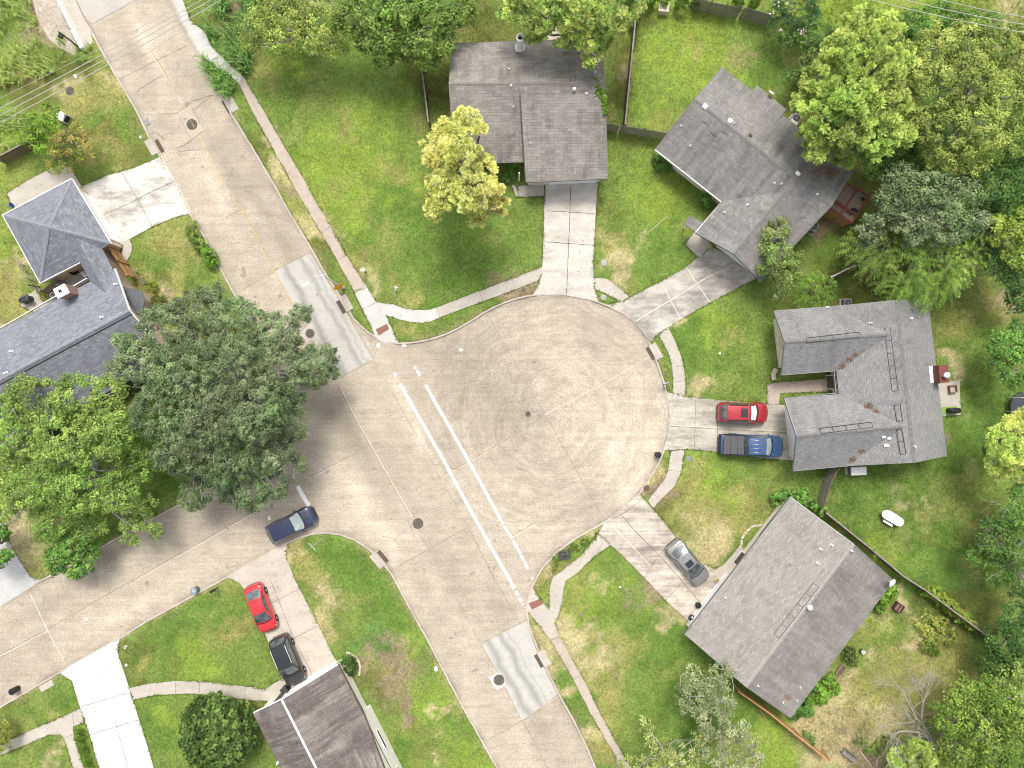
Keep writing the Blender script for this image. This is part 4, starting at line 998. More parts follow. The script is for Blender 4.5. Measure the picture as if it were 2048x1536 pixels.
def wall_panel(parent, a, b, u0, u1, z0, z1, mat, name, frame=True, proud=0.05, slats=0):
    """door or window on the wall line a-b (world xy points); outward is to the right of a->b"""
    a = Vector((a[0], a[1], 0)); b = Vector((b[0], b[1], 0)); d = (b - a).normalized(); nn = Vector((d.y, -d.x, 0)); L = (b - a).length
    rz = math.atan2(d.y, d.x); c = a + d * (L * (u0 + u1) / 2); w = L * (u1 - u0)
    mb = MB(); mb.box((c.x + nn.x * proud / 2, c.y + nn.y * proud / 2, (z0 + z1) / 2), (w, proud, z1 - z0), rz)
    for i in range(1, slats):
        z = z0 + (z1 - z0) * i / slats
        mb.box((c.x + nn.x * (proud + .006), c.y + nn.y * (proud + .006), z), (w * .98, 0.02, 0.03), rz)
    o = mb.build(name, mat, parent)
    if frame:
        fm = MB(); t = 0.08
        off = nn * (proud / 2 + 0.012)
        for (zz, hh, ww, sh) in ((z0 - t / 2, t, w + 2 * t, 0), (z1 + t / 2, t, w + 2 * t, 0)):
            fm.box((c.x + off.x, c.y + off.y, zz), (ww, proud + .03, hh), rz)
        for s in (-1, 1):
            q = c + d * s * (w / 2 + t / 2); fm.box((q.x + off.x, q.y + off.y, (z0 + z1) / 2), (t, proud + .03, z1 - z0), rz)
        fm.build('frame', WHITE, o)
    return o

def ws(px, py, z): return W(px, py, z)
ZE = 2.75
HOUSES = {}

# ---- north house: wide gable with a lean-to front wing
def house_north():
    fp = W(1055, 225, 0)
    h = thing('house', (fp.x, fp.y, 0), 'taupe grey shingled house with a flue pipe and a yellow pine over its corner', 'house', 'houses around the turning circle')
    zr = 4.55
    a, b, c, d = W(904, 87, ZE), W(904, 328, ZE), W(1214, 320, ZE), W(1203, 77, ZE)
    b = W(909, 328, ZE)
    r1 = W(898, 168, zr); r2 = W(1209, 166, zr)
    faces = [[a, d, r2, r1], [b, r1, r2, c]]
    # front wing: slope running on from just below the ridge at a lower pitch
    w1, w2 = W(1040, 190, 4.42), W(1210, 188, 4.42); w3, w4 = W(1216, 357, 3.0), W(1051, 364, 3.0)
    wing = [[w1, w2, w3, w4]]
    roof = roof_mesh('roof', faces + wing, SH_N, h)
    mb = MB(); ridge_cap(mb, r1, r2); mb.build('ridge_cap', CAP_N, roof)
    fm = MB(); fascia(fm, [b, W(1051, 322, ZE)]); fascia(fm, [w4, w3]); fascia(fm, [a, d]); fascia(fm, [w2, w3])
    f2_ = MB(); fascia(f2_, [w1, w4], w=.05); f2_.build('step_shade_strip', VENTDK, h)  # dark strip added along the wing step, drawing in a shadow line
    fascia(fm, [a, r1, b]); fascia(fm, [d, r2, c])
    fm.build('fascia', CAP_N, h)
    wl = MB(); gable_walls(wl, Vector((a.x + .2, a.y - .3, ZE)), Vector((b.x + .2, b.y + .2, ZE)), Vector((c.x - .3, c.y + .2, ZE)), Vector((d.x - .2, d.y - .3, ZE)), 4.3, 0.34)
    q = [(w1.x + .25, w1.y), (w4.x + .25, w4.y + .55), (w3.x - .35, w3.y + .55), (w2.x - .35, w2.y)]
    top = [4.2, 3.0, 3.0, 4.2]
    wl.add([(x, y, 0) for x, y in q] + [(x, y, z - .06) for (x, y), z in zip(q, top)], [(3, 2, 1, 0), (4, 5, 6, 7), (0, 1, 5, 4), (1, 2, 6, 5), (2, 3, 7, 6), (3, 0, 4, 7)])
    wl.build('wall', SIDING, h, fix=True)
    A = q[1]; B = q[2]
    wall_panel(h, A, B, 0.30, 0.93, 0.14, 2.3, WHITE, 'garage_door', slats=4)
    g0 = wall_panel(h, A, B, 0.06, 0.22, 0.14, 2.2, CREAM, 'door')
    wall_panel(h, (b.x + .7, b.y + .75), (W(1040, 328).x, b.y + .75), 0.30, 0.62, 1.0, 2.1, GLASS, 'window')
    for s in (1,):  # porch post at the corner
        pm = MB(); pm.box((W(1038, 362).x, W(1038, 362).y, 1.35), (0.12, 0.12, 2.5)); pm.build('porch_post', WHITE, h)
    # flue
    p = on_roof(faces, 1040, 97); mb = MB()
    mb.lathe([(.5, -.3), (.46, .15), (.30, .4), (.28, 1.7), (.37, 1.72), (.37, 2.1), (.24, 2.11), (.22, 1.7), (.01, 1.7)], p, 18); fp_ = mb.build('flue_pipe', WHITE, h, False); mb = MB(); mb.lathe([(.22, 1.72), (.01, 1.73)], p, 12); mb.build('flue_opening', DARK, fp_)
    for (x, y) in ((1148, 181),): turbine(h, faces + wing, x, y, .16)
    for (x, y) in ((1018, 140), (1022, 172), (1190, 145)): pipe_vent(h, faces + wing, x, y, .06, .3)
    for (x, y) in ((1027, 214), (1061, 287)): pipe_vent(h, faces + wing, x, y, .05, .3)
    box_vent(h, faces + wing, 1173, 188, (.3, .3, .15), 0, GREYM)
    debris(h, faces, 1040, 108, 18, 90); debris(h, faces, 1018, 122, 12, 40); debris(h, faces, 1118, 94, 9, 30); debris(h, faces, 1130, 110, 8, 25)
    HOUSES['north'] = (h, faces + wing)
house_north()

# ---- north east house: long gable turned 38 degrees with a front wing
def house_northeast():
    fp = W(1510, 345, 0)
    h = thing('house', (fp.x, fp.y, 0), 'turned grey shingled house with a front wing beside the rusty shed', 'house', 'houses around the turning circle')
    zr = 4.9
    top, left, right = W(1444, 135, ZE), W(1310, 299, ZE), W(1708, 342, ZE)
    low = left + (right - top)
    g, (r1, r2) = gable(top, left, low, right, zr)
    u = (left - low).normalized(); vdir = (low - right).normalized()
    # wing runs out from the lower slope
    f1 = W(1391, 465, ZE); f2 = W(1522, 563, ZE)
    cr = (f2 - f1); back = Vector((-vdir.x, -vdir.y, 0)) * ((left - top).length * .62 + 3.0)
    zw = 4.35
    g2, (s1, s2) = gable(f1, f2, f2 + back, f1 + back, zw)
    # rear bump-out: flat pitched step at the back eave
    e1 = W(1503, 180, ZE); e2 = W(1514, 170, ZE); e3 = W(1573, 219, ZE); e4 = W(1560, 236, ZE)
    inn = (left - top).normalized()
    rear = [[e2, e3, e3 + inn * 2.4 + Vector((0, 0, .75)), e2 + inn * 2.4 + Vector((0, 0, .75))]]
    # porch roof at the inner corner
    pr = [[W(1381, 431, 2.7), W(1368, 449, 2.45), W(1393, 464, 2.45), W(1410, 447, 2.8)]]
    faces = g + g2
    roof = roof_mesh('roof', faces, SH_NE, h)
    roof_mesh('rear_roof', rear, SH_NE, h); roof_mesh('porch_roof', pr, SH_NE, h, .1)
    mb = MB(); ridge_cap(mb, r1, r2); ridge_cap(mb, s1, s2); mb.build('ridge_cap', CAP_NE, roof)
    gm = MB(); fascia(gm, [top, r1, left]); fascia(gm, [right, r2, low]); fascia(gm, [top, right]); fascia(gm, [f2, low]); fascia(gm, [f1, s1, f2]); gm.build('fascia', CAP_NE, h)
    fm = MB(); fascia(fm, [left, W(1443, 404, ZE)]); fascia(fm, [W(1443, 404, ZE), f1])
    fm.build('fascia', WHITE, h)
    wl = MB(); gable_walls(wl, top, left, low, right, zr); gable_walls(wl, f1, f2, f2 + back * .8, f1 + back * .8, zw, end=1.05)
    wl.build('wall', SIDING, h, fix=True)
    al = (f2 - f1).normalized(); out = -back.normalized()
    A = f1 + back.normalized() * 1.05 + al * .45; B = f2 + back.normalized() * 1.05 - al * .45
    wall_panel(h, A, B, 0.33, 0.93, 0.14, 2.25, WHITE, 'garage_door', slats=4); wall_panel(h, A, B, 0.07, 0.27, 1.0, 2.0, GLASS, 'window')
    wl_a = left + (top - left).normalized() * .62; wl_b = low + (top - left).normalized() * .62
    wall_panel(h, wl_a, wl_b, 0.1, 0.2, 1.0, 2.05, GLASS, 'window'); wall_panel(h, wl_a, wl_b, 0.26, 0.34, 1.0, 2.05, GLASS, 'window')
    pm = MB(); pm.box(W(1372, 451, 1.2), (.12, .12, 2.3)); pm.build('porch_post', WHITE, h)
    rz = math.atan2(-.617, .787)
    for (x, y) in ((1410, 213), (1460, 242), (1595, 348)): box_vent(h, faces, x, y, (.36, .36, .14), rz)
    for (x, y) in ((1467, 247), (1362, 252), (1380, 292), (1548, 367), (1562, 368)): pipe_vent(h, faces, x, y, .05, .28)
    box_vent(h, faces, 1500, 271, (.25, .25, .15), rz, RUSTY)
    for (x, y) in ((1494, 410), (1449, 425), (1634, 389)): pipe_vent(h, faces, x, y, .06, .25)
    for (p, q) in (((1405, 243), (1417, 250)), ((1420, 265), (1432, 275)), ((1455, 270), (1442, 262))):
        mb = MB(); a = on_roof(faces, *p); b = on_roof(faces, *q); mb.tube([a + Vector((0, 0, .02)), b + Vector((0, 0, .02))], .025, 4); mb.build('shingle_gap', VENTDK, roof)
    debris(h, faces, 1640, 340, 42, 230); debris(h, faces, 1670, 345, 26, 120); debris(h, faces, 1600, 300, 22, 60)
    HOUSES['northeast'] = (h, faces)
house_northeast()

# ---- east house: main block with two wings around a narrow court
def house_east():
    fp = W(1740, 770, 0)
    h = thing('house', (fp.x, fp.y, 0), 'mid grey C shaped house with a narrow court, dark ridge vents and a brick chimney', 'house', 'houses around the turning circle')
    zr = 4.7
    a, b, c, d = W(1660, 613, ZE), W(1855, 598, ZE), W(1893, 912, ZE), W(1692, 932, ZE)
    g, (r1, r2) = gable(a, b, c, d, zr, 0.56)
    # upper wing
    u1, u2, u3, u4 = W(1548, 622, ZE), W(1563, 750, ZE), W(1800, 732, ZE), W(1780, 605, ZE)
    gu, (q1, q2) = gable(u1, u2, u3, u4, 4.45)
    l1, l2, l3, l4 = W(1569, 797, ZE), W(1586, 942, ZE), W(1810, 919, ZE), W(1800, 778, ZE)
    gl, (p1, p2) = gable(l1, l2, l3, l4, 4.55)
    # keep the wings from poking out past the main ridge
    def clip(gs, rr):
        return gs
    faces = g + gu + gl
    roof = roof_mesh('roof', faces, SH_E, h)
    mb = MB(); ridge_cap(mb, r1, r2); ridge_cap(mb, q1, q1.lerp(q2, .86)); ridge_cap(mb, p1, p1.lerp(p2, .9)); mb.build('ridge_cap', CAP_NE, roof)
    va = MB()   # weathered valleys
    fm = MB()
    for pl in ([u1, q1, u2], [l1, p1, l2], [b, c], [c, d], [a, b], [u1, W(1660, 613, ZE)], [l2, W(1692, 932, ZE)], [u2, W(1668, 742, ZE)], [W(1672, 786, ZE), l1], [W(1668, 742, ZE), W(1672, 786, ZE)]): fascia(fm, pl)
    fm.build('fascia', GREYM, h)
    wl = MB(); gable_walls(wl, a, b, c, d, zr, .56); gable_walls(wl, u1, u2, u3, u4, 4.45, end=.8); gable_walls(wl, l1, l2, l3, l4, 4.55, end=.95)
    wl.build('wall', SIDING, h, fix=True)
    A = l1 + (l2 - l1).normalized() * .45 + (l4 - l1).normalized() * .95; B = l2 - (l2 - l1).normalized() * .45 + (l4 - l1).normalized() * .95
    wall_panel(h, A, B, 0.12, 0.90, 0.13, 2.25, WHITE, 'garage_door', slats=4)
    A = u1 + (u2 - u1).normalized() * .45 + (u4 - u1).normalized() * .8; B = u2 - (u2 - u1).normalized() * .45 + (u4 - u1).normalized() * .8
    wall_panel(h, A, B, 0.35, 0.65, 0.9, 2.1, CREAM, 'window')
    A = W(1668, 742, ZE); B = W(1672, 786, ZE); off = Vector((.45, 0, 0))
    wall_panel(h, A + off, B + off, 0.2, 0.8, 0.14, 2.2, WOODDARK, 'door')
    ridge_vent(h, faces, (1613, 681), (1720, 669)); ridge_vent(h, faces, (1774, 656), (1790, 782)); ridge_vent(h, faces, (1794, 810), (1799, 842)); ridge_vent(h, faces, (1798, 858), (1806, 908)); ridge_vent(h, faces, (1640, 862), (1744, 849))
    for (x, y) in ((1654, 615), (1740, 646), (1821, 637), (1828, 893)): pipe_vent(h, faces, x, y, .07, .3)
    for (x, y) in ((1767, 874), (1778, 877)): box_vent(h, faces, x, y, (.26, .18, .18), .4)
    box_vent(h, faces, 1773, 891, (.4, .24, .14), .05)
    debris(h, faces, 1700, 718, 10, 30); debris(h, faces, 1685, 732, 9, 40); debris(h, faces, 1712, 708, 8, 25); debris(h, faces, 1738, 812, 12, 45); debris(h, faces, 1752, 822, 8, 25); debris(h, faces, 1706, 918, 9, 40); debris(h, faces, 1724, 902, 7, 20)
    # chimney on the far wall: white flashing, brick stack, white pot
    ch = MB(); cp = W(1888, 748, 4.0); ch.box((cp.x, cp.y, 2.0), (.82, 1.55, 4.0), .07); chim = ch.build('chimney', pmat('dark_red_brick', (0.17, 0.06, 0.045), .85, .25, 8), h)
    t = MB(); t.rbox((cp.x - .72, cp.y - .05, 3.02), (.58, 1.55, .3), .07, .03, None); t.build('flashing', WHITE, chim)
    t = MB(); t.lathe([(.2, 3.95), (.2, 4.35), (.26, 4.36), (.26, 4.5), (.02, 4.56)], (cp.x, cp.y - .1, 0), 16); t.build('chimney_pot', WHITE, chim, True)
    HOUSES['east'] = (h, faces)
house_east()

# ---- south east house: plain gable turned 40 degrees
def house_southeast():
    fp = W(1580, 1210, 0)
    h = thing('house', (fp.x, fp.y, 0), 'warm grey shingled house with one plain gable roof and a white turbine vent', 'house', 'houses around the turning circle')
    zr = 5.0
    t, r, b, l = W(1581, 994, ZE), W(1787, 1161, ZE), W(1581, 1436, ZE), W(1370, 1268, ZE)
    g, (r1, r2) = gable(t, r, b, l, zr)
    faces = g
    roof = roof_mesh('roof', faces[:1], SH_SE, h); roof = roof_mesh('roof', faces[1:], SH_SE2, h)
    mb = MB(); ridge_cap(mb, r1, r2); mb.build('ridge_cap', CAP_SE, roof)
    fm = MB()
    for pl in ([t, r1, r], [l, r2, b], [t, l], [r, b]): fascia(fm, pl)
    fm.build('fascia', GREYM, h)
    wl = MB(); gable_walls(wl, t, r, b, l, zr); wl.build('wall', SIDING, h, fix=True)
    nx_ = (r - t).normalized(); A = t + nx_ * .62; B = l + nx_ * .62
    wall_panel(h, B, A, 0.06, 0.42, 0.14, 2.25, WHITE, 'garage_door', slats=4) if False else None
    wall_panel(h, A, B, 0.58, 0.94, 0.14, 2.25, WHITE, 'garage_door', slats=4); wall_panel(h, A, B, 0.42, 0.5, 0.14, 2.2, WOODDARK, 'door'); wall_panel(h, A, B, 0.12, 0.28, 0.9, 2.1, GLASS, 'window')
    C_ = l + (t - l).normalized() * .45 + nx_ * .62; D_ = b + (t - l).normalized() * .45 - nx_ * .62
    wall_panel(h, C_, D_, 0.2, 0.36, 0.9, 2.0, GLASS, 'window'); wall_panel(h, C_, D_, 0.6, 0.75, 0.9, 2.0, GLASS, 'window')
    ridge_vent(h, faces, (1632, 1170), (1553, 1272), .26, pmat('ridge_vent_grey', (0.14, 0.128, 0.118), .85, .2, 4))
    turbine(h, faces, 1617, 1213, .24)
    for (x, y) in ((1641, 1098), (1663, 1090), (1702, 1101), (1635, 1126)): pipe_vent(h, faces, x, y, .07, .3)
    for (x, y) in ((1565, 1404), (1516, 1371), (1451, 1196), (1593, 1400), (1600, 1374)): pipe_vent(h, faces, x, y, .05, .22)
    debris(h, faces, 1575, 1393, 12, 50)
    # satellite dish on the corner
    dp = W(1779, 1163, 3.2); dm = MB()
    tl = Matrix.Rotation(math.radians(24), 3, 'Y') @ Matrix.Rotation(math.radians(16), 3, 'X')
    dm.lathe([(.02, .0), (.22, .03), (.38, .1), (.385, .11), (.2, .05), (.02, .02)], (dp.x, dp.y, dp.z + .35), 20, tl); dm.tube([(dp.x, dp.y, 2.7), (dp.x, dp.y, 3.55)], .03, 6); dm.tube([(dp.x, dp.y, 3.5), (dp.x - .3, dp.y + .2, 3.95)], .015, 5)
    dm.rbox((dp.x - .32, dp.y + .22, 3.98), (.12, .1, .1)); dm.build('satellite_dish', WHITE, h, True)
    HOUSES['southeast'] = (h, faces)
house_southeast()

# ---- south west house, brown roof
def house_southwest():
    fp = W(640, 1470, 0)
    h = thing('house', (fp.x, fp.y, 0), 'brown streaky roofed house with a white ridge cap and cream wall by the black SUV', 'house')
    zr = 4.6
    a, b = W(506, 1426, ZE), W(676, 1329, ZE); R = W(563, 1399, zr)
    dr = (W(632, 1536, zr) - R).normalized()
    t = 0.40
    c = b + dr * 17; d = a + dr * 17; R2 = R + dr * 17; R2.z = zr
    # cut the left slope short where the wing steps in
    faces = [[a, d, R2, R], [b, R, R2, c]]
    # cross gable running to the right further down
    k1 = W(728, 1428, ZE); k2 = k1 + dr * 10.5
    outn = Vector((dr.y, -dr.x, 0));
    if outn.x < 0: outn = -outn
    j1, j2 = k1 - outn * 5.2, k2 - outn * 5.2
    g2, (s1, s2) = gable(k1 + outn * .05, k2 + outn * .05, j2, j1, 4.5)
    allf = faces + g2
    roof = roof_mesh('roof', allf, SH_SW, h)
    mb = MB(); ridge_cap(mb, R, R2, .10, .03); mb.build('ridge_cap', WHITE, roof)
    fm = MB()
    fascia(fm, [a, R, b]); fm.build('fascia', WHITE, h)
    fm = MB()
    for pl in ([b, k1], [k1, s1], [a, d]): fascia(fm, pl)
    fm.build('fascia', WOODDARK, h)
    wl = MB(); gable_walls(wl, a, b, c, d, zr, t, .4, .3); gable_walls(wl, k1 + outn * .02, k2 + outn * .02, j2, j1, 4.5, .5, .3, .12)
    wl.build('wall', pmat('pale_cream_siding', (0.84, 0.81, 0.74), .7, .06, 2), h, fix=True)
    A = k1 - outn * .1 + dr * .3; B = k2 - outn * .1 - dr * .3
    wall_panel(h, B, A, 0.62, 0.80, 1.35, 1.75, DARK, 'window'); wall_panel(h, B, A, 0.2, 0.4, 1.0, 2.0, GLASS, 'window')
    A = a + (b - a).normalized() * .4 + dr * .3; B = b - (b - a).normalized() * .4 + dr * .3
    wall_panel(h, B, A, 0.08, 0.62, 0.14, 2.2, WHITE, 'garage_door', slats=4); wall_panel(h, B, A, 0.72, 0.84, 0.14, 2.15, WOODDARK, 'door')
    pipe_vent(h, allf, 555, 1526, .07, .2)
    HOUSES['southwest'] = (h, allf)
house_southwest()

# ---- north west house, blue grey
def house_northwest():
    fp = W(110, 560, 0)
    h = thing('house', (fp.x, fp.y, 0), 'blue grey roofed house with a hipped garage wing and a white capped chimney', 'house')
    zp = 4.7
    l, t, r, b = W(5, 430, ZE), W(143, 357, ZE), W(222, 487, ZE), W(80, 566, ZE)
    ap = W(97, 454, zp)
    hip = [[l, t, ap], [t, r, ap], [r, b, ap], [b, l, ap]]
    zr = 5.1
    ra, rb = W(262, 619, zr), W(0, 759, zr); di = (rb - ra).normalized(); per = Vector((di.y, -di.x, 0))
    if per.y < 0: per = -per
    rb2 = ra + di * 17.2
    u1 = W(226, 531, ZE); hw = 4.75
    m0 = Vector((ra.x, ra.y, 0))
    ua = m0 + per * hw; ub = m0 + per * hw + di * 17.2; la = m0 - per * hw; lb = m0 - per * hw + di * 17.2
    ua = ua + di * .55; ra = ra + di * .15
    for q in (ua, ub, la, lb): q.z = ZE
    main = [[ua, ub, rb2, ra], [la, ra, rb2, lb]]
    # link between the two
    k1, k2 = W(204, 498, ZE), W(160, 525, ZE)
    dn = -per
    lk, (y1, y2) = gable(k1 + per * 1.5, k2 + per * 1.5, k2 + dn * 6.0, k1 + dn * 6.0, 3.7)
    faces = hip + main + lk
    roof = roof_mesh('roof', faces, SH_BLUE, h)
    mb = MB(); ridge_cap(mb, ra, rb2, .13, .03); [ridge_cap(mb, ap, q.lerp(ap, .03), .15, .03) for q in (l, t, r, b)]; mb.build('ridge_cap', CAP_BLUE, roof)
    sl = MB(); o = -per * .32; sl.tube([ra + o + Vector((0, 0, -.13)), rb2 + o + Vector((0, 0, -.13))], .05, 4); sl.build('ridge_vent', VENTDK, roof)
    # bay roof at the east end, sloping away from the wall
    bay = [[W(247, 573, 3.0), W(282, 581, 2.6), W(290, 600, 2.55), W(283, 624, 2.6), W(268, 632, 3.0)]]
    roof_mesh('bay_roof', bay, pmat('bay_shingle', (0.125, 0.13, 0.14), .9, .25, 5), h, .1)
    fm = MB()
    for pl in ([l, t], [t, r], [b, l], [b, k2], [ua, ra, la], [ub, W(174, 556, ZE)]): fascia(fm, pl)
    fm.build('fascia', WHITE, h)
    wl = MB()
    ctr = (l + r) / 2
    ins = [p.lerp(ctr, .09) for p in (l, b, r, t)]
    wl.prism([(p.x, p.y) for p in ins], 0, ZE + .1)
    gable_walls(wl, ua, la, lb, ub, zr); gable_walls(wl, k1 + per * 1.5, k2 + per * 1.5, k2 + dn * 4, k1 + dn * 4, 3.7, .5, .35)
    wl.prism([(W(x, y, 2.4).x, W(x, y, 2.4).y) for x, y in ((250, 577), (278, 584), (284, 600), (279, 620), (266, 627))], 0, 2.4)
    wl.build('wall', pmat('tan_brick_wall', (0.56, 0.44, 0.35), .85, .15, 6), h, fix=True)
    wall_panel(h, ins[2], ins[3], 0.1, 0.9, 0.14, 2.25, WHITE, 'garage_door', slats=4)
    A = ua + di * .45 - per * .62; B = la + di * .45 + per * .62
    wall_panel(h, ins[0], ins[1], 0.3, 0.5, 0.9, 2.0, GLASS, 'window')
    for (x, y) in ((232, 569), (204, 635), (24, 703), (13, 746)): pipe_vent(h, faces, x, y, .08, .3)
    cp = W(121, 582, 4.6); cm = MB(); rz = math.atan2(di.y, di.x)
    cm.box((cp.x, cp.y, 2.2), (1.05, .85, 4.4), rz); chim = cm.build('chimney', BRICK, h)
    t_ = MB(); t_.rbox((cp.x, cp.y, 4.48), (1.15, .95, .18), rz, .04); t_.build('cap', WHITE, chim)
    t_ = MB(); t_.box((cp.x - .05, cp.y, 4.585), (.26, .22, .06), rz); t_.build('flue', DARK, chim)
    HOUSES['northwest'] = (h, faces)
house_northwest()

# ---- rusty shed behind the north east house
def shed():
    c = W(1694, 405, 0); rz = math.atan2(-.617, .787) + PI / 2
    h = thing('shed', (c.x, c.y, 0), 'rusty low metal shed with a flaking tan front beside the turned grey house', 'shed')
    P = [W(1692, 366, 2.1), W(1737, 392, 2.1), W(1703, 446, 1.95), W(1655, 415, 1.95)]
    rust = pmat('rust_sheet', (0.17, 0.05, 0.035), .8, .3, 2.5, col2=(0.27, 0.10, 0.065)); flake = pmat('rust_flaked', (0.20, 0.16, 0.13), .85, .3, 4, col2=(0.30, 0.24, 0.19))
    wl = MB(); wl.prism([(p.x, p.y) for p in P], 0.0, 1.9); wl.build('wall', pmat('tan_rust_wall', (0.45, 0.26, 0.10), .85, .3, 5, col2=(0.25, 0.08, 0.04)), h)
    wd = MB(); E = (P[2] - P[3]).normalized(); nn_ = Vector((E.y, -E.x, 0))
    for k in range(2):
        q = P[3].lerp(P[2], .26 + .48 * k); wd.box((q.x + nn_.x * .02, q.y + nn_.y * .02, .98), (1.05, .05, 1.75), math.atan2(E.y, E.x))
    wd.build('door', pmat('flaking_tan_paint', (0.50, 0.30, 0.12), .85, .3, 7, col2=(0.28, 0.10, 0.05)), h)
    r = MB(); ex = 0.06
    for i in range(12):
        a0, a1 = P[3].lerp(P[2], i / 12), P[3].lerp(P[2], (i + 1) / 12); b0, b1 = P[0].lerp(P[1], i / 12), P[0].lerp(P[1], (i + 1) / 12)
        m = a0.lerp(a1, .5) + Vector((0, 0, .04)); m2 = b0.lerp(b1, .5) + Vector((0, 0, .04))
        r.add([a0, m, m2, b0], [(0, 1, 2, 3)]); r.add([m, a1, b1, m2], [(0, 1, 2, 3)])
    r.prism([(p.x, p.y) for p in P], 1.86, 1.93)
    roof = r.build('roof', flake, h)
    bm_ = MB()
    for k in (0, .5, 1):
        a = P[3].lerp(P[2], k); b = P[0].lerp(P[1], k); bm_.tube([a + Vector((0, 0, .06)), b + Vector((0, 0, .06))], .12, 5)
    for a, b in ((P[3], P[2]), (P[0], P[1])): bm_.tube([a + Vector((0, 0, .05)), b + Vector((0, 0, .05))], .12, 5)
    a = P[3].lerp(P[0], .28) + Vector((0, 0, .05)); b = P[2].lerp(P[1], .28) + Vector((0, 0, .05)); bm_.tube([a, b], .2, 4)
    bm_.build('rail', rust, h)
    for (x, y, s) in ((1704, 420, .25), (1710, 421, .3), (1695, 423, .12), (1726, 398, .22), (1718, 396, .1), (1701, 428, .2)):
        p = W(x, y, 2.12); pts = [(p.x + math.cos(k * PI / 4) * s * random.uniform(.5, 1), p.y + math.sin(k * PI / 4) * s * random.uniform(.5, 1), 2.13) for k in range(8)]; hl = MB(); hl.add(pts, [tuple(range(8))]); hl.build('rust_hole', DARK, roof)
    pass
shed()
# ------------------------------------------------------------------ trees and plants
def unit(v): return v / (np.linalg.norm(v, axis=-1, keepdims=True) + 1e-9)

def clump_centres(lobes, spacing, rng, low=-0.35, keep=0.92):
    """points spread over the outside of overlapping rounded masses"""
    out = []; od = []
    for (c, r, rz) in lobes:
        n = max(3, int(2 * PI * r * r * 1.25 / spacing ** 2))
        d = unit(rng.normal(size=(n, 3))); d = d[d[:, 2] > low]
        fr = rng.uniform(0.62, 1.06, (len(d), 1))
        p = np.array(c) + d * np.array([r, r, rz]) * fr
        k = np.ones(len(p), bool)
        for (c2, r2, rz2) in lobes:
            if c2 is c: continue
            q = (p - np.array(c2)) / np.array([r2, r2, rz2])
            k &= (np.linalg.norm(q, axis=1) > 0.66)
        k &= rng.random(len(p)) < keep
        out.append(p[k]); od.append(d[k])
    return np.concatenate(out), np.concatenate(od)

def leaf_quads(pos_, nrm, tan, L, Wd):
    n = len(pos_)
    t = unit(tan - nrm * np.sum(tan * nrm, 1, keepdims=True)); b = np.cross(nrm, t)
    v = np.empty((n, 4, 3), np.float32)
    L = L[:, None]; Wd = Wd[:, None]
    v[:, 0] = pos_ - t * L * .5; v[:, 1] = pos_ + b * Wd * .5 + nrm * Wd * .18; v[:, 2] = pos_ + t * L * .5 - nrm * L * .1; v[:, 3] = pos_ - b * Wd * .5 + nrm * Wd * .18
    return v.reshape(-1, 3), np.arange(n * 4).reshape(-1, 4)

def palette(rng, n, cols, jit=0.2):
    cols = np.array(cols); k = len(cols) - 1
    t = rng.random(n) * k; i = np.minimum(t.astype(int), k - 1) if k > 0 else np.zeros(n, int); f = (t - i)[:, None]
    c = cols[i] * (1 - f) + cols[np.minimum(i + 1, k)] * f
    return c * rng.uniform(1 - jit, 1 + jit, (n, 1))

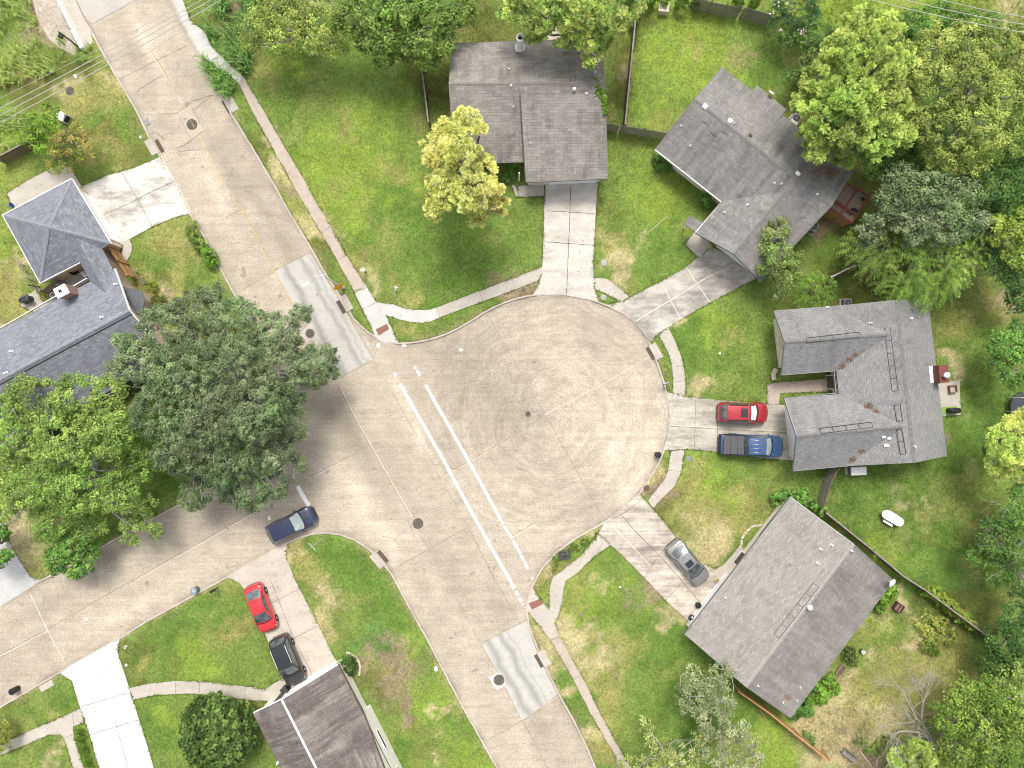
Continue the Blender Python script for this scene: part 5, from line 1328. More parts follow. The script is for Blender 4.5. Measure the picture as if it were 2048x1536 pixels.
def make_leaves(cent, od, rng, style, rc, nleaf, L, Wd, cols, up=0.6, jit=0.22, flat=0.6):
    n = len(cent)
    cc_ = palette(rng, n, cols, 0.16)
    lf = (vnoise(cent[:, 0], cent[:, 1], 2.3) - .5)[:, None]; lf2 = (vnoise(cent[:, 0] + 60, cent[:, 1], 1.0) - .5)[:, None]
    cc_ = cc_ * (1 + .5 * lf + .35 * lf2) * (1 + np.array([.09, 0, .10]) * (vnoise(cent[:, 0], cent[:, 1] + 90, 3.0) - .5)[:, None] * 2)
    if style == 'leaf':
        rcs = rc * rng.uniform(0.6, 1.3, (n, 1, 1))
        d = unit(rng.normal(size=(n, nleaf, 3))); rad = rng.random((n, nleaf, 1)) ** 0.45
        off = d * rad * rcs; off[..., 2] *= flat
        p = cent[:, None] + off
        nr = unit(np.array([0, 0, up]) + od[:, None] * 0.35 + d * 0.45 + rng.normal(size=d.shape) * 0.38)
        tn = unit(d + rng.normal(size=d.shape) * .7)
        col_ = np.repeat(cc_[:, None], nleaf, 1) * rng.uniform(1 - jit, 1 + jit, (n, nleaf, 1))
        m = n * nleaf
        v, q = leaf_quads(p.reshape(m, 3), nr.reshape(m, 3), tn.reshape(m, 3), L * rng.uniform(.7, 1.3, m), Wd * rng.uniform(.7, 1.3, m))
        return v, q, np.repeat(col_.reshape(m, 3), 4, 0)
    if style == 'tuft':
        d = unit(rng.normal(size=(n, nleaf, 3)) + np.array([0, 0, 0.3]) + od[:, None] * 0.35); d[..., 2] *= .8
        s = rc * rng.uniform(.7, 1.25, (n, 1, 1))
        a = cent[:, None] + d * s * 0.12; e = cent[:, None] + d * s * rng.uniform(.8, 1.1, (n, nleaf, 1))
        w = unit(np.cross(d, np.array([0, 0, 1.0]) + rng.normal(size=d.shape) * .25)) * (Wd * .5)
        v = np.stack([a - w * .5, a + w * .5, e + w, e - w], 2)
        m = n * nleaf
        base = np.repeat(cc_[:, None], nleaf, 1) * rng.uniform(1 - jit, 1 + jit, (n, nleaf, 1))
        tipc = base * 1.12
        col_ = np.stack([base * .92, base * .92, tipc, tipc], 2)
        return v.reshape(-1, 3), np.arange(m * 4).reshape(-1, 4), col_.reshape(-1, 3)
    if style == 'spray':
        # feathery shoots reaching outwards and drooping, leaflets either side
        h = od.copy(); h[:, 2] = 0; h = unit(h + rng.normal(size=h.shape) * np.array([.5, .5, 0]))
        Ls = rc * rng.uniform(.7, 1.5, (n, 1))
        t = np.linspace(0, 1, nleaf)[None, :, None]
        P = cent[:, None] + h[:, None] * Ls[:, None] * t + np.array([0, 0, 1.0]) * (0.35 * t - 0.75 * t * t) * Ls[:, None]
        side = np.stack([-h[:, 1], h[:, 0], np.zeros(n)], 1)[:, None] * np.where(np.arange(nleaf) % 2, 1, -1)[None, :, None]
        tn = unit(h[:, None] * .7 + side + rng.normal(size=P.shape) * .2)
        P = P + side * L * .35
        nr = unit(np.array([0, 0, 1.0]) + rng.normal(size=P.shape) * .3)
        m = n * nleaf
        v, q = leaf_quads(P.reshape(m, 3), nr.reshape(m, 3), tn.reshape(m, 3), L * rng.uniform(.7, 1.3, m), Wd * rng.uniform(.7, 1.3, m))
        col_ = np.repeat(cc_[:, None], nleaf, 1) * rng.uniform(1 - jit, 1 + jit, (n, nleaf, 1)) * (0.9 + 0.3 * t)
        return v, q, np.repeat(col_.reshape(m, 3), 4, 0)

def limb(mb, a, b, r0, r1, rnd, k=5, bend=0.12, n=5):
    a, b = Vector(a), Vector(b); L = (b - a).length; pts = []; rs = []
    o = Vector((rnd.uniform(-1, 1), rnd.uniform(-1, 1), rnd.uniform(-.3, .6))) * L * bend
    for i in range(k + 1):
        t = i / k
        pts.append(a.lerp(b, t) + o * math.sin(PI * t) + Vector((rnd.uniform(-1, 1), rnd.uniform(-1, 1), rnd.uniform(-1, 1))) * L * .02 * (0 < i < k)); rs.append(r0 + (r1 - r0) * t)
    mb.tube(pts, rs, n)
    return pts

OAK = [(0.131, 0.192, 0.081), (0.205, 0.285, 0.124), (0.308, 0.384, 0.194)]
OAKGREY = [(0.12, 0.19, 0.075), (0.205, 0.29, 0.12), (0.32, 0.40, 0.19)]
GREEN = [(0.158, 0.261, 0.058), (0.264, 0.395, 0.084), (0.4, 0.534, 0.128)]
MIDGREEN = [(0.094, 0.213, 0.044), (0.169, 0.338, 0.062), (0.275, 0.450, 0.100)]
DARKGREEN = [(0.061, 0.132, 0.032), (0.101, 0.203, 0.045), (0.162, 0.293, 0.069)]
YELLOWGREEN = [(0.19, 0.31, 0.04), (0.30, 0.43, 0.06), (0.42, 0.53, 0.10)]
OLIVEGREEN = [(0.194, 0.285, 0.061), (0.321, 0.411, 0.086), (0.486, 0.548, 0.146)]
PINEYELLOW = [(0.50, 0.53, 0.13), (0.68, 0.69, 0.21), (0.82, 0.82, 0.36)]
PINEGREEN = [(0.26, 0.37, 0.085), (0.41, 0.53, 0.12), (0.57, 0.66, 0.2)]
PINETOP = [(0.299, 0.425, 0.115), (0.483, 0.609, 0.161), (0.759, 0.782, 0.276)]
SAGE = [(0.22, 0.27, 0.12), (0.34, 0.39, 0.185), (0.47, 0.50, 0.27)]
BRIGHTGREEN = [(0.130, 0.260, 0.026), (0.221, 0.403, 0.039), (0.325, 0.520, 0.065)]

def tree(name, label, lobes, cols, style='leaf', spacing=0.5, rc=0.52, nleaf=36, L=0.26, Wd=0.15, cat='tree', group=None, bark=None, trunk_r=0.22, squash=0.72, seed=0, flat=0.6, low=-0.35, twigs=3, keep=0.92, up=0.6, base=None, jit=0.3):
    rng = np.random.default_rng(100 + seed); rnd = random.Random(200 + seed)
    wl = []
    for lb in lobes:
        px, py, rp, z = lb[:4]
        if math.hypot(px - 1024, py - 768) > 520: z *= .8
        p = W(px, py, z); r = rp * (CAM_H - z) / FPX
        wl.append((np.array(p), r * 0.93, (lb[4] if len(lb) > 4 else min(r * squash, z * .6))))
    bx = sum(w[0][0] for w in wl) / len(wl); by = sum(w[0][1] for w in wl) / len(wl)
    if base: b0 = W(base[0], base[1], 0); bx, by = b0.x, b0.y
    else:
        zm = sum(w[0][2] for w in wl) / len(wl); k_ = 1 + .45 * (CAM_H / (CAM_H - zm) - 1); bx *= k_; by *= k_
    gz = zsurf(bx, by)
    t = thing(name, (bx, by, gz), label, cat, group)
    cent, od = clump_centres(wl, spacing, rng, low, keep)
    v, q, c = make_leaves(cent, od, rng, style, rc, nleaf, L, Wd, cols, up=up, flat=flat, jit=jit)
    k = v[:, 2] > 0.12
    v = v - np.array([bx, by, gz])
    np_mesh('crown', v, q, NEEDLE if style == 'tuft' else LEAF, t, c)
    mb = MB(); top = min(w[0][2] for w in wl)
    zt = max(0.4, top * 0.45)
    lean = (rnd.uniform(-.2, .2), rnd.uniform(-.2, .2))
    mb.tube([(bx, by, gz - .1), (bx, by, gz + .25), (bx + lean[0] * .5, by + lean[1] * .5, zt * .6), (bx + lean[0], by + lean[1], zt)], [trunk_r * 1.35, trunk_r * 1.05, trunk_r * .85, trunk_r * .75], 8)
    for (c0, r, rz) in wl:
        e = Vector(c0) + Vector((0, 0, rz * .25))
        pts = limb(mb, (bx + lean[0], by + lean[1], zt - .15), e, trunk_r * .5, trunk_r * .2, rnd, 6)
        near = np.argsort(np.linalg.norm(cent - c0, axis=1))[:40]
        for j in rnd.sample(list(near), min(len(near), twigs)):
            limb(mb, pts[rnd.choice((3, 4, 6))], Vector(cent[j]) + Vector(od[j]) * rc * .9, max(.035, trunk_r * .14), .022, rnd, 5, .2, 4)
    mb.build('trunk', bark or BARK, t, True)
    return t

G_T = 'trees shading the gardens'
tree('oak_tree', 'very large dark grey green oak spreading over the street corner', [(395, 622, 52, 7), (330, 662, 58, 8), (470, 650, 58, 8.5), (555, 668, 48, 7), (625, 732, 46, 6), (560, 745, 58, 8), (460, 740, 72, 10), (370, 740, 72, 10), (282, 722, 52, 8), (320, 822, 62, 9), (420, 832, 72, 10.5), (510, 822, 66, 9.5), (575, 848, 40, 7), (540, 900, 48, 7), (450, 920, 60, 8.5), (360, 905, 56, 8.5), (390, 988, 34, 6), (505, 985, 40, 6), (545, 965, 36, 5.5), (455, 985, 26, 5), (580, 690, 30, 6), (250, 690, 26, 6.5), (600, 632, 24, 6), (652, 712, 22, 6), (662, 744, 14, 5.5), (600, 925, 18, 5.5), (585, 800, 24, 6.5), (425, 590, 24, 6), (235, 730, 20, 6)],
     OAK, L=0.17, Wd=0.105, nleaf=54, rc=0.40, spacing=0.38, keep=.80, jit=.34, trunk_r=.34, seed=1, group=G_T, bark=PALEBARK, twigs=10)
tree('shade_tree', 'broad fresh green tree at the left edge beside the dark oak', [(60, 800, 52, 8), (150, 800, 52, 9), (218, 790, 42, 8), (40, 880, 58, 8), (130, 890, 66, 10), (220, 870, 56, 9.5), (272, 930, 42, 7.5), (60, 970, 56, 8), (150, 980, 56, 9), (230, 990, 46, 8), (285, 1010, 26, 6), (100, 1040, 42, 6), (180, 1050, 32, 6), (10, 820, 38, 7), (0, 940, 38, 7), (262, 1058, 30, 5.5), (20, 1015, 28, 6), (310, 1060, 16, 5)],
     GREEN, L=0.19, Wd=0.12, nleaf=46, rc=.44, spacing=.44, jit=.32, keep=.8, seed=2, trunk_r=.28, group=G_T, bark=PALEBARK, twigs=7)
tree('street_tree', 'small deep green tree at the kerb of the side street', [(145, 1090, 34, 4.5), (112, 1120, 28, 4), (172, 1122, 28, 4), (145, 1142, 22, 3.4), (185, 1095, 16, 4)], MIDGREEN, spacing=.5, rc=.42, L=.26, Wd=.17, seed=3, trunk_r=.12, group=G_T)
tree('street_tree', 'dark green tree half out of frame above the grey left driveway', [(-8, 1110, 30, 4.5), (-4, 1065, 22, 4), (-30, 1090, 40, 5)], MIDGREEN, spacing=.5, rc=.42, L=.26, Wd=.17, seed=4, trunk_r=.14, group=G_T)
tree('pine_tree', 'bright yellow pine leaning over the roof corner of the north house', [(900, 270, 36, 8), (935, 243, 28, 8), (958, 262, 18, 8), (880, 322, 36, 8.5), (930, 320, 42, 10), (965, 345, 32, 9), (890, 370, 38, 9), (940, 385, 42, 10), (985, 385, 30, 8.5), (950, 424, 28, 8), (880, 412, 30, 8), (1003, 412, 16, 7.5), (858, 262, 14, 8), (848, 292, 10, 7.5), (912, 300, 36, 10)],
     PINEYELLOW, 'tuft', spacing=.46, rc=.40, nleaf=56, Wd=.075, seed=5, group='pine trees', squash=.8, twigs=4, trunk_r=.25, keep=.86)
tree('pine_tree', 'olive gold pine hanging over the back roof of the north house', [(1150, 8, 56, 11), (1080, 18, 50, 10), (1222, 20, 56, 11), (1180, 70, 36, 9), (1130, 58, 36, 9), (1068, 60, 24, 8), (1190, 108, 24, 8), (1268, 12, 24, 9), (1018, 22, 20, 8), (1175, 128, 13, 7), (1205, 72, 24, 8), (1170, 36, 46, 10), (1110, 30, 40, 9), (1060, -10, 40, 9)],
     PINETOP, 'tuft', spacing=.46, rc=.42, nleaf=56, Wd=.075, seed=6, group='pine trees', squash=.8, twigs=4, trunk_r=.3, keep=.88)
tree('garden_tree', 'leafy mid green tree at the top edge left of the north house', [(740, 18, 46, 8), (800, 18, 50, 9), (860, 28, 42, 8), (770, 68, 42, 7.5), (840, 78, 42, 7.5), (888, 88, 28, 6.5), (738, 80, 28, 6), (762, 110, 24, 5.5), (792, 120, 24, 5), (862, 118, 24, 5), (700, 40, 32, 7), (930, 20, 30, 6), (895, 45, 30, 6.5)], GREEN[:2] + [(0.16, 0.26, 0.04)], L=.28, Wd=.2, nleaf=32, spacing=.6, seed=7, trunk_r=.25, group=G_T)
tree('willow_tree', 'yellowish feathery tree at the top edge by the curving walk', [(520, 50, 36, 6), (580, 38, 42, 6.5), (640, 50, 42, 6.5), (560, 80, 32, 6), (620, 86, 32, 5.5), (500, 88, 22, 5), (678, 70, 28, 6), (660, 96, 18, 5), (548, 12, 32, 6), (610, 5, 36, 6.5), (690, 100, 14, 4.5)], OLIVEGREEN, L=.22, Wd=.12, nleaf=34, seed=8, trunk_r=.2, group=G_T, keep=.8, bark=PALEBARK)
tree('pine_tree', 'tallest pale lime pine behind the turned grey house', [(1720, 58, 44, 12), (1770, 68, 42, 12), (1690, 108, 50, 12), (1750, 138, 56, 13), (1800, 128, 34, 12), (1650, 162, 46, 11), (1612, 180, 28, 10), (1700, 190, 56, 13), (1770, 212, 56, 12.5), (1642, 230, 46, 11), (1600, 216, 20, 10), (1700, 260, 46, 12), (1760, 280, 40, 11.5), (1652, 288, 36, 10), (1622, 272, 24, 9), (1805, 195, 30, 11), (1690, 318, 18, 9), (1805, 268, 26, 11), (1720, 95, 46, 12.5), (1625, 310, 14, 8)],
     PINEGREEN, 'tuft', spacing=.46, rc=.40, nleaf=56, Wd=.075, seed=9, group='pine trees', squash=.8, twigs=4, trunk_r=.34, keep=.88)
tree('shade_tree', 'huge olive green tree filling the upper right corner', [(1870, 100, 52, 11), (1930, 92, 52, 11), (1990, 92, 52, 11), (2030, 130, 48, 11), (1870, 180, 56, 12), (1940, 170, 60, 12.5), (2010, 200, 56, 12), (1890, 260, 56, 11.5), (1960, 260, 56, 12), (2030, 280, 44, 11), (1882, 320, 36, 10), (1940, 318, 40, 10), (1848, 232, 40, 11), (1850, 140, 36, 11), (2040, 80, 34, 10)], OLIVEGREEN, L=.2, Wd=.125, nleaf=46, rc=.44, spacing=.46, jit=.32, keep=.8, seed=10, trunk_r=.42, group=G_T, bark=PALEBARK, twigs=4)
tree('garden_tree', 'row of dark bushy saplings under the wires at the upper right', [(1822, 48, 30, 6), (1872, 38, 36, 6), (1930, 46, 32, 6), (1972, 58, 26, 5.5), (1845, 75, 30, 6.5), (1985, 40, 20, 5)], MIDGREEN[:2], L=.22, Wd=.12, seed=11, trunk_r=.12, group=G_T)
tree('oak_tree', 'grey green rounded oak behind the rusty shed', [(1800, 400, 52, 8), (1860, 380, 56, 9), (1920, 390, 46, 9), (1830, 450, 46, 8), (1890, 448, 52, 8.5), (1762, 430, 32, 7), (1738, 462, 28, 6.5), (1940, 440, 36, 8), (1800, 358, 34, 8), (1725, 485, 16, 5.5)], OAKGREY, L=.2, Wd=.13, nleaf=42, rc=.46, spacing=.45, seed=12, trunk_r=.3, group=G_T, bark=PALEBARK, twigs=10)
tree('cypress_tree', 'drooping feathery light green tree over the back eave of the C shaped house', [(1760, 500, 46, 5.5), (1810, 540, 50, 6), (1870, 530, 54, 6.5), (1920, 500, 46, 6.5), (1720, 495, 26, 5), (1850, 575, 36, 5), (1800, 580, 24, 4.5), (1835, 598, 16, 4.2), (1948, 480, 32, 6), (1890, 560, 30, 5), (1915, 545, 22, 5)], [(0.10, 0.19, 0.04), (0.20, 0.33, 0.055), (0.36, 0.49, 0.085)], 'spray', spacing=.34, rc=.95, nleaf=14, L=.2, Wd=.075, seed=13, trunk_r=.22, group=G_T, base=(1850, 470))
tree('garden_tree', 'small vivid yellow green tree at the right edge in front of dark crowns', [(2018, 470, 36, 8.5), (2034, 512, 28, 8), (2002, 445, 20, 8), (2045, 440, 26, 8.5)], YELLOWGREEN, L=.26, Wd=.18, seed=14, trunk_r=.16, group=G_T)
tree('oak_tree', 'dark shaded oak at the right edge behind the yellow green tree', [(1990, 372, 46, 9), (2036, 360, 46, 9), (2012, 420, 40, 7.5), (1975, 425, 34, 7), (2032, 560, 34, 6), (1985, 520, 34, 6), (2030, 600, 26, 5), (1970, 475, 30, 6), (2040, 320, 34, 9), (1960, 345, 30, 9)], DARKGREEN, L=.22, Wd=.14, seed=15, trunk_r=.3, group=G_T, nleaf=32)
tree('garden_tree', 'slender mottled green tree beside the patchy driveway', [(1550, 470, 28, 5), (1555, 520, 34, 5.5), (1578, 552, 28, 5), (1530, 498, 18, 4.5), (1560, 585, 16, 4), (1590, 520, 18, 4.5), (1535, 540, 22, 4.5), (1560, 445, 14, 4.5)], [(0.17, 0.23, 0.07), (0.27, 0.33, 0.11), (0.28, 0.45, 0.09)], L=.2, Wd=.13, spacing=.5, rc=.42, seed=16, trunk_r=.08, keep=.95, group=G_T, twigs=4)
tree('leafy_bush', 'light green feathery bush at the upper eave of the C shaped house', [(1628, 582, 32, 2.8), (1610, 570, 18, 2.4), (1648, 575, 20, 2.6), (1625, 605, 20, 2.2)], [(0.12, 0.22, 0.03), (0.20, 0.33, 0.04)], 'spray', spacing=.3, rc=.6, nleaf=12, L=.17, Wd=.07, seed=17, trunk_r=.06, cat='bush')
tree('garden_tree', 'medium green tree at the right edge level with the brick chimney', [(2010, 692, 38, 6), (2034, 742, 32, 5.5), (1992, 732, 22, 5), (2042, 672, 34, 6), (2012, 770, 16, 4.5)], MIDGREEN, L=.24, Wd=.15, seed=18, trunk_r=.17, group=G_T, bark=PALEBARK)
tree('pine_tree', 'yellow lime pine cut by the right edge above the dark lawn', [(2025, 860, 30, 8), (2000, 888, 30, 8), (2030, 908, 34, 8.5), (1985, 930, 18, 7), (2010, 945, 20, 7), (2045, 840, 20, 8), (2046, 945, 20, 7.5)], PINEGREEN[1:] + [(0.58, 0.62, 0.18)], 'tuft', spacing=.46, rc=.40, nleaf=56, Wd=.075, seed=19, group='pine trees', squash=.8, trunk_r=.24)
tree('oak_tree', 'dark green oak at the right edge below the lime pine', [(2032, 1030, 38, 6), (1992, 1090, 36, 6), (1962, 1108, 24, 5), (2036, 1105, 38, 6.5), (2000, 1140, 32, 5.5), (1985, 1055, 20, 5), (2042, 980, 28, 6)], MIDGREEN[:2] + [(0.14, 0.20, 0.05)], L=.22, Wd=.14, seed=20, trunk_r=.22, group=G_T, bark=PALEBARK, keep=.8)
tree('garden_tree', 'very dark bushy tree at the right edge beside the long back fence', [(2030, 1240, 36, 5), (2010, 1288, 40, 5), (2042, 1330, 36, 5), (1992, 1332, 26, 4.5), (2044, 1280, 30, 5.5), (2040, 1195, 24, 4.5)], DARKGREEN, L=.22, Wd=.13, seed=21, trunk_r=.16, group=G_T)
tree('shade_tree', 'wide mid green tree filling the lower right corner', [(1930, 1390, 40, 6), (1990, 1395, 44, 6.5), (2040, 1440, 46, 7), (1910, 1440, 42, 6), (1970, 1460, 50, 7.5), (2030, 1492, 46, 7), (1922, 1500, 42, 6), (1980, 1530, 48, 6.5), (1884, 1425, 20, 5), (2045, 1540, 40, 6.5)], [(0.13, 0.22, 0.04), (0.23, 0.35, 0.06), (0.38, 0.48, 0.10)], L=.23, Wd=.13, nleaf=36, seed=22, trunk_r=.28, group=G_T)
tree('garden_tree', 'spindly pale lime tree standing over the lower right crowns', [(2025, 1362, 26, 7.5), (2042, 1390, 20, 7.5), (2000, 1360, 12, 7), (2038, 1340, 16, 7)], GREEN[1:] + [(0.26, 0.36, 0.07)], L=.22, Wd=.12, seed=23, trunk_r=.1, keep=.7, bark=PALEBARK, group=G_T, base=(2040, 1420))
tree('pine_tree', 'low golden green pine at the bottom edge under the dead branches', [(1800, 1516, 24, 5), (1840, 1510, 28, 5.5), (1876, 1526, 24, 5), (1832, 1545, 28, 5), (1790, 1545, 18, 4.5)], PINEGREEN, 'tuft', spacing=.46, rc=.40, nleaf=56, Wd=.075, seed=24, group='pine trees', squash=.8, trunk_r=.15)
tree('olive_tree', 'loose sage grey tree on the lawn below the warm grey house', [(1400, 1358, 34, 6), (1440, 1348, 24, 6), (1385, 1400, 36, 6.5), (1440, 1400, 36, 7), (1420, 1440, 36, 6.5), (1470, 1450, 30, 6.5), (1490, 1490, 30, 6), (1430, 1500, 36, 6), (1362, 1388, 16, 5.5), (1470, 1530, 34, 6), (1455, 1340, 14, 5.5), (1510, 1520, 18, 5.5)], SAGE, L=.2, Wd=.12, spacing=.55, rc=.45, nleaf=30, seed=25, trunk_r=.12, keep=.78, bark=PALEBARK, group=G_T, twigs=5)
tree('olive_tree', 'thin pale yellow green tree at the bottom edge left of the sage grey tree', [(1290, 1450, 18, 4), (1312, 1500, 34, 4.5), (1362, 1520, 38, 5), (1272, 1540, 34, 4.5), (1400, 1475, 22, 4.8), (1320, 1545, 34, 4.5)], [(0.22, 0.29, 0.07), (0.34, 0.41, 0.11), (0.46, 0.50, 0.18)], L=.2, Wd=.12, spacing=.55, rc=.42, nleaf=26, seed=26, trunk_r=.07, keep=.72, bark=PALEBARK, group=G_T, twigs=5)
tree('magnolia_tree', 'dense round dark green tree beside the brown roofed house', [(437, 1464, 80, 2.7, 2.5), (420, 1450, 56, 3.2, 2.4), (458, 1480, 52, 3.2, 2.4), (437, 1430, 44, 3.0, 2.2)], [(0.065, 0.125, 0.03), (0.12, 0.21, 0.045), (0.22, 0.33, 0.08)], spacing=.36, rc=.32, nleaf=20, L=.34, Wd=.2, seed=27, trunk_r=.2, group=G_T, keep=1.0, up=.35)
tree('leafy_bush', 'yellow green bush cut by the left edge near the bottom', [(2, 1450, 16, 2.2), (6, 1490, 17, 2.2), (-10, 1470, 30, 2.4)], [(0.24, 0.28, 0.05), (0.36, 0.38, 0.09)], spacing=.36, rc=.3, nleaf=26, L=.18, Wd=.12, seed=28, trunk_r=.06, cat='bush')
tree('garden_tree', 'small fresh green tree by the fence above the blue grey house', [(85, 255, 32, 4), (60, 272, 22, 3.5), (112, 262, 20, 4), (75, 285, 22, 3.5), (100, 225, 18, 3.5)], BRIGHTGREEN, L=.22, Wd=.14, seed=29, spacing=.5, rc=.42, trunk_r=.1, group=G_T)
tree('garden_tree', 'small orange tinged tree above the blue grey roof', [(130, 290, 36, 4), (165, 300, 26, 3.5), (112, 322, 24, 3.5), (178, 275, 16, 3), (145, 325, 18, 3), (150, 265, 16, 3.4)], [(0.24, 0.34, 0.06), (0.40, 0.43, 0.09), (0.52, 0.42, 0.12)], L=.22, Wd=.12, seed=30, spacing=.52, rc=.42, trunk_r=.09, keep=.65, group=G_T, twigs=4)
tree('crape_myrtle', 'dark leaved crape myrtle with pink white flowers at the top edge', [(1592, 22, 40, 3.4), (1575, 50, 28, 3), (1615, 40, 26, 3), (1560, 30, 20, 2.8)], [(0.03, 0.085, 0.025), (0.055, 0.14, 0.035)], 'spray', spacing=.32, rc=.6, nleaf=12, L=.2, Wd=.09, seed=31, trunk_r=.08)
tree('garden_tree', 'dusky green shrub tree between the flowering shrub and the tall pine', [(1640, 75, 30, 4.5), (1625, 110, 26, 4), (1660, 100, 28, 4.5), (1610, 150, 22, 3.6), (1585, 70, 22, 3), (1590, 160, 16, 3)], OLIVEGREEN[:1] + DARKGREEN, L=.22, Wd=.13, seed=32, trunk_r=.1, group=G_T)
tree('garden_tree', 'shaded green tree under the right side of the tall lime pine', [(1760, 310, 40, 6), (1800, 300, 36, 6), (1730, 290, 30, 6), (1820, 330, 28, 6), (1765, 335, 26, 5.5)], MIDGREEN, L=.24, Wd=.15, seed=33, trunk_r=.16, group=G_T)

# crape myrtle flowers, seen as pale pink specks
fl = bpy.data.objects['crape_myrtle']; fm_ = MB(); rr_ = random.Random(5)
FLOWER = pmat('pink_white_flower', (0.72, 0.55, 0.58), .8, .15, 5)
for _ in range(8):
    a = rr_.uniform(0, 2 * PI); d = rr_.uniform(.9, 1.25)
    p = W(1588 + math.cos(a) * 42 * d, 34 + math.sin(a) * 32 * d, 3.3)
    for k in range(4):
        q = p + Vector((rr_.uniform(-.2, .2), rr_.uniform(-.2, .2), rr_.uniform(-.1, .12))); s = .05
        fm_.add([(q.x - s, q.y - s, q.z), (q.x + s, q.y - s, q.z + .02), (q.x + s, q.y + s, q.z), (q.x - s, q.y + s, q.z + .03)], [(0, 1, 2, 3)])
fm_.build('flower', FLOWER, fl)['kind'] = 'stuff'

# dead bare trees
def dead_tree(label, base, tips, r, seed, mat=None, lv=3):
    rnd = random.Random(seed); b = W(base[0], base[1], 0)
    t = thing('dead_tree', (b.x, b.y, 0.1), label, 'tree'); mb = MB()
    k = Vector((b.x, b.y, 1.6)); mb.tube([(b.x, b.y, 0), (b.x + .05, b.y, .8), k], [r * 1.3, r, r * .9], 7)
    def fork(p, d, L, rad, lev):
        pts = [p]; q = p.copy(); dd = d.normalized()
        for i in range(6):
            dd = (dd + Vector((rnd.gauss(0, .2), rnd.gauss(0, .2), rnd.gauss(.0, .1)))).normalized(); q = q + dd * (L / 6); q.z = max(q.z, .25); pts.append(q.copy())
        mb.tube(pts, [rad * (1 - .75 * i / 6) for i in range(7)], 5 if lev > 1 else 3, cap=False)
        if lev <= 0: return
        for i in (2, 3, 4, 5, 6):
            for _ in range(2 if lev == 1 and i > 3 else 1):
                sd = (pts[i] - pts[i - 1]).normalized() + Vector((rnd.uniform(-1, 1), rnd.uniform(-1, 1), rnd.uniform(-.3, .5))) * .95
                fork(pts[i], sd, L * rnd.uniform(.32, .6), max(.011, rad * (1 - .75 * i / 6) * .6), lev - 1)
    for (x, y, zz) in tips:
        e = W(x, y, zz); fork(k, e - k, (e - k).length, r * .75, lv)
    mb.build('trunk', mat or pmat('dead_wood', (0.44, 0.40, 0.355), .9, .2, 5, spec=.1), t, True)
dead_tree('bare grey dead tree sprawling over the dry back garden', (1852, 1480), [(1790, 1445, 3), (1745, 1380, 2.8), (1735, 1440, 2.6), (1740, 1475, 2.5), (1808, 1488, 2.4), (1868, 1440, 3), (1890, 1400, 2.8), (1905, 1500, 2.4), (1905, 1470, 2.6), (1770, 1395, 3), (1880, 1455, 2.5)], .13, 3)
dead_tree('bleached bare treetop poking out at the right edge', (2036, 1150), [(2015, 1160, 6.5), (2025, 1180, 6.4), (2045, 1175, 6.6), (2040, 1140, 7), (2060, 1160, 6.5), (2030, 1190, 6.2)], .12, 8, mat=PALEBARK, lv=2)

# clipped and loose shrubs
def shrub(name, label, parts, cols, h=1.0, spacing=.26, rc=.2, nleaf=22, L=.13, Wd=.085, seed=0, cat='shrub', style='leaf', group=None, keep=.95):
    rng = np.random.default_rng(500 + seed)
    wl = []
    for (px, py, rp, hh) in parts:
        p = W(px, py, hh * .6); r = rp * (CAM_H - hh) / FPX
        wl.append((np.array((p.x, p.y, 0.1 + hh * .5)), r * .92, hh * .5))
    bx = sum(w[0][0] for w in wl) / len(wl); by = sum(w[0][1] for w in wl) / len(wl)
    t = thing(name, (bx, by, .1), label, cat, group)
    cent, od = clump_centres(wl, spacing, rng, -.6, keep)
    v, q, c = make_leaves(cent, od, rng, style, rc, nleaf, L, Wd, cols, up=.5)
    np_mesh('foliage', v - np.array([bx, by, .1]), q, LEAF, t, c)
    mb = MB()
    for (c0, r, rz) in wl:
        rnd = random.Random(seed)
        for k in range(3): limb(mb, (c0[0], c0[1], .05), (c0[0] + rnd.uniform(-.6, .6) * r, c0[1] + rnd.uniform(-.6, .6) * r, rz * 1.3), .03, .012, rnd, 3, .1, 4)
    mb.build('stem', BARK, t)
    return t
shrub('hedge', 'loose dark hedge along the kerb beside the bleached driveway', [(384, 462, 14, .9), (393, 478, 15, 1.0), (402, 492, 15, 1.0), (388, 452, 10, .8)], OLIVEGREEN[:2] + MIDGREEN[:1], seed=1, cat='hedge')
shrub('leafy_bush', 'bright green bush at the lower end of the kerb hedge', [(418, 510, 15, 1.2), (424, 524, 13, 1.0), (412, 500, 9, 1.0)], BRIGHTGREEN[:2] + MIDGREEN[:1], seed=2, cat='bush', L=.17, Wd=.1)
shrub('round_shrub', 'upper yellow green round shrub by the blue grey house', [(303, 574, 13, 1.1)], [(0.22, 0.27, 0.03), (0.32, 0.36, 0.05)], seed=3, group='round shrubs')
shrub('round_shrub', 'lower darker green round shrub by the blue grey house', [(318, 601, 14, 1.1)], [(0.09, 0.14, 0.02), (0.19, 0.24, 0.03)], seed=4, group='round shrubs')
shrub('round_shrub', 'dark round shrub at the garage corner of the brown roofed house', [(694, 1327, 19, 1.3), (700, 1338, 14, 1.1)], DARKGREEN, seed=5, group='round shrubs')
shrub('hedge', 'clipped bright green hedge beside the white driveway', [(158, 1462, 8, .9), (161, 1476, 8.5, .9), (165, 1491, 8.5, .9), (169, 1506, 8.5, .9), (173, 1521, 8.5, .9), (177, 1536, 8.5, .9), (181, 1550, 8.5, .9)], [(0.11, 0.21, 0.015), (0.17, 0.28, 0.02)], seed=6, cat='hedge', spacing=.2, rc=.14, L=.09, Wd=.06)
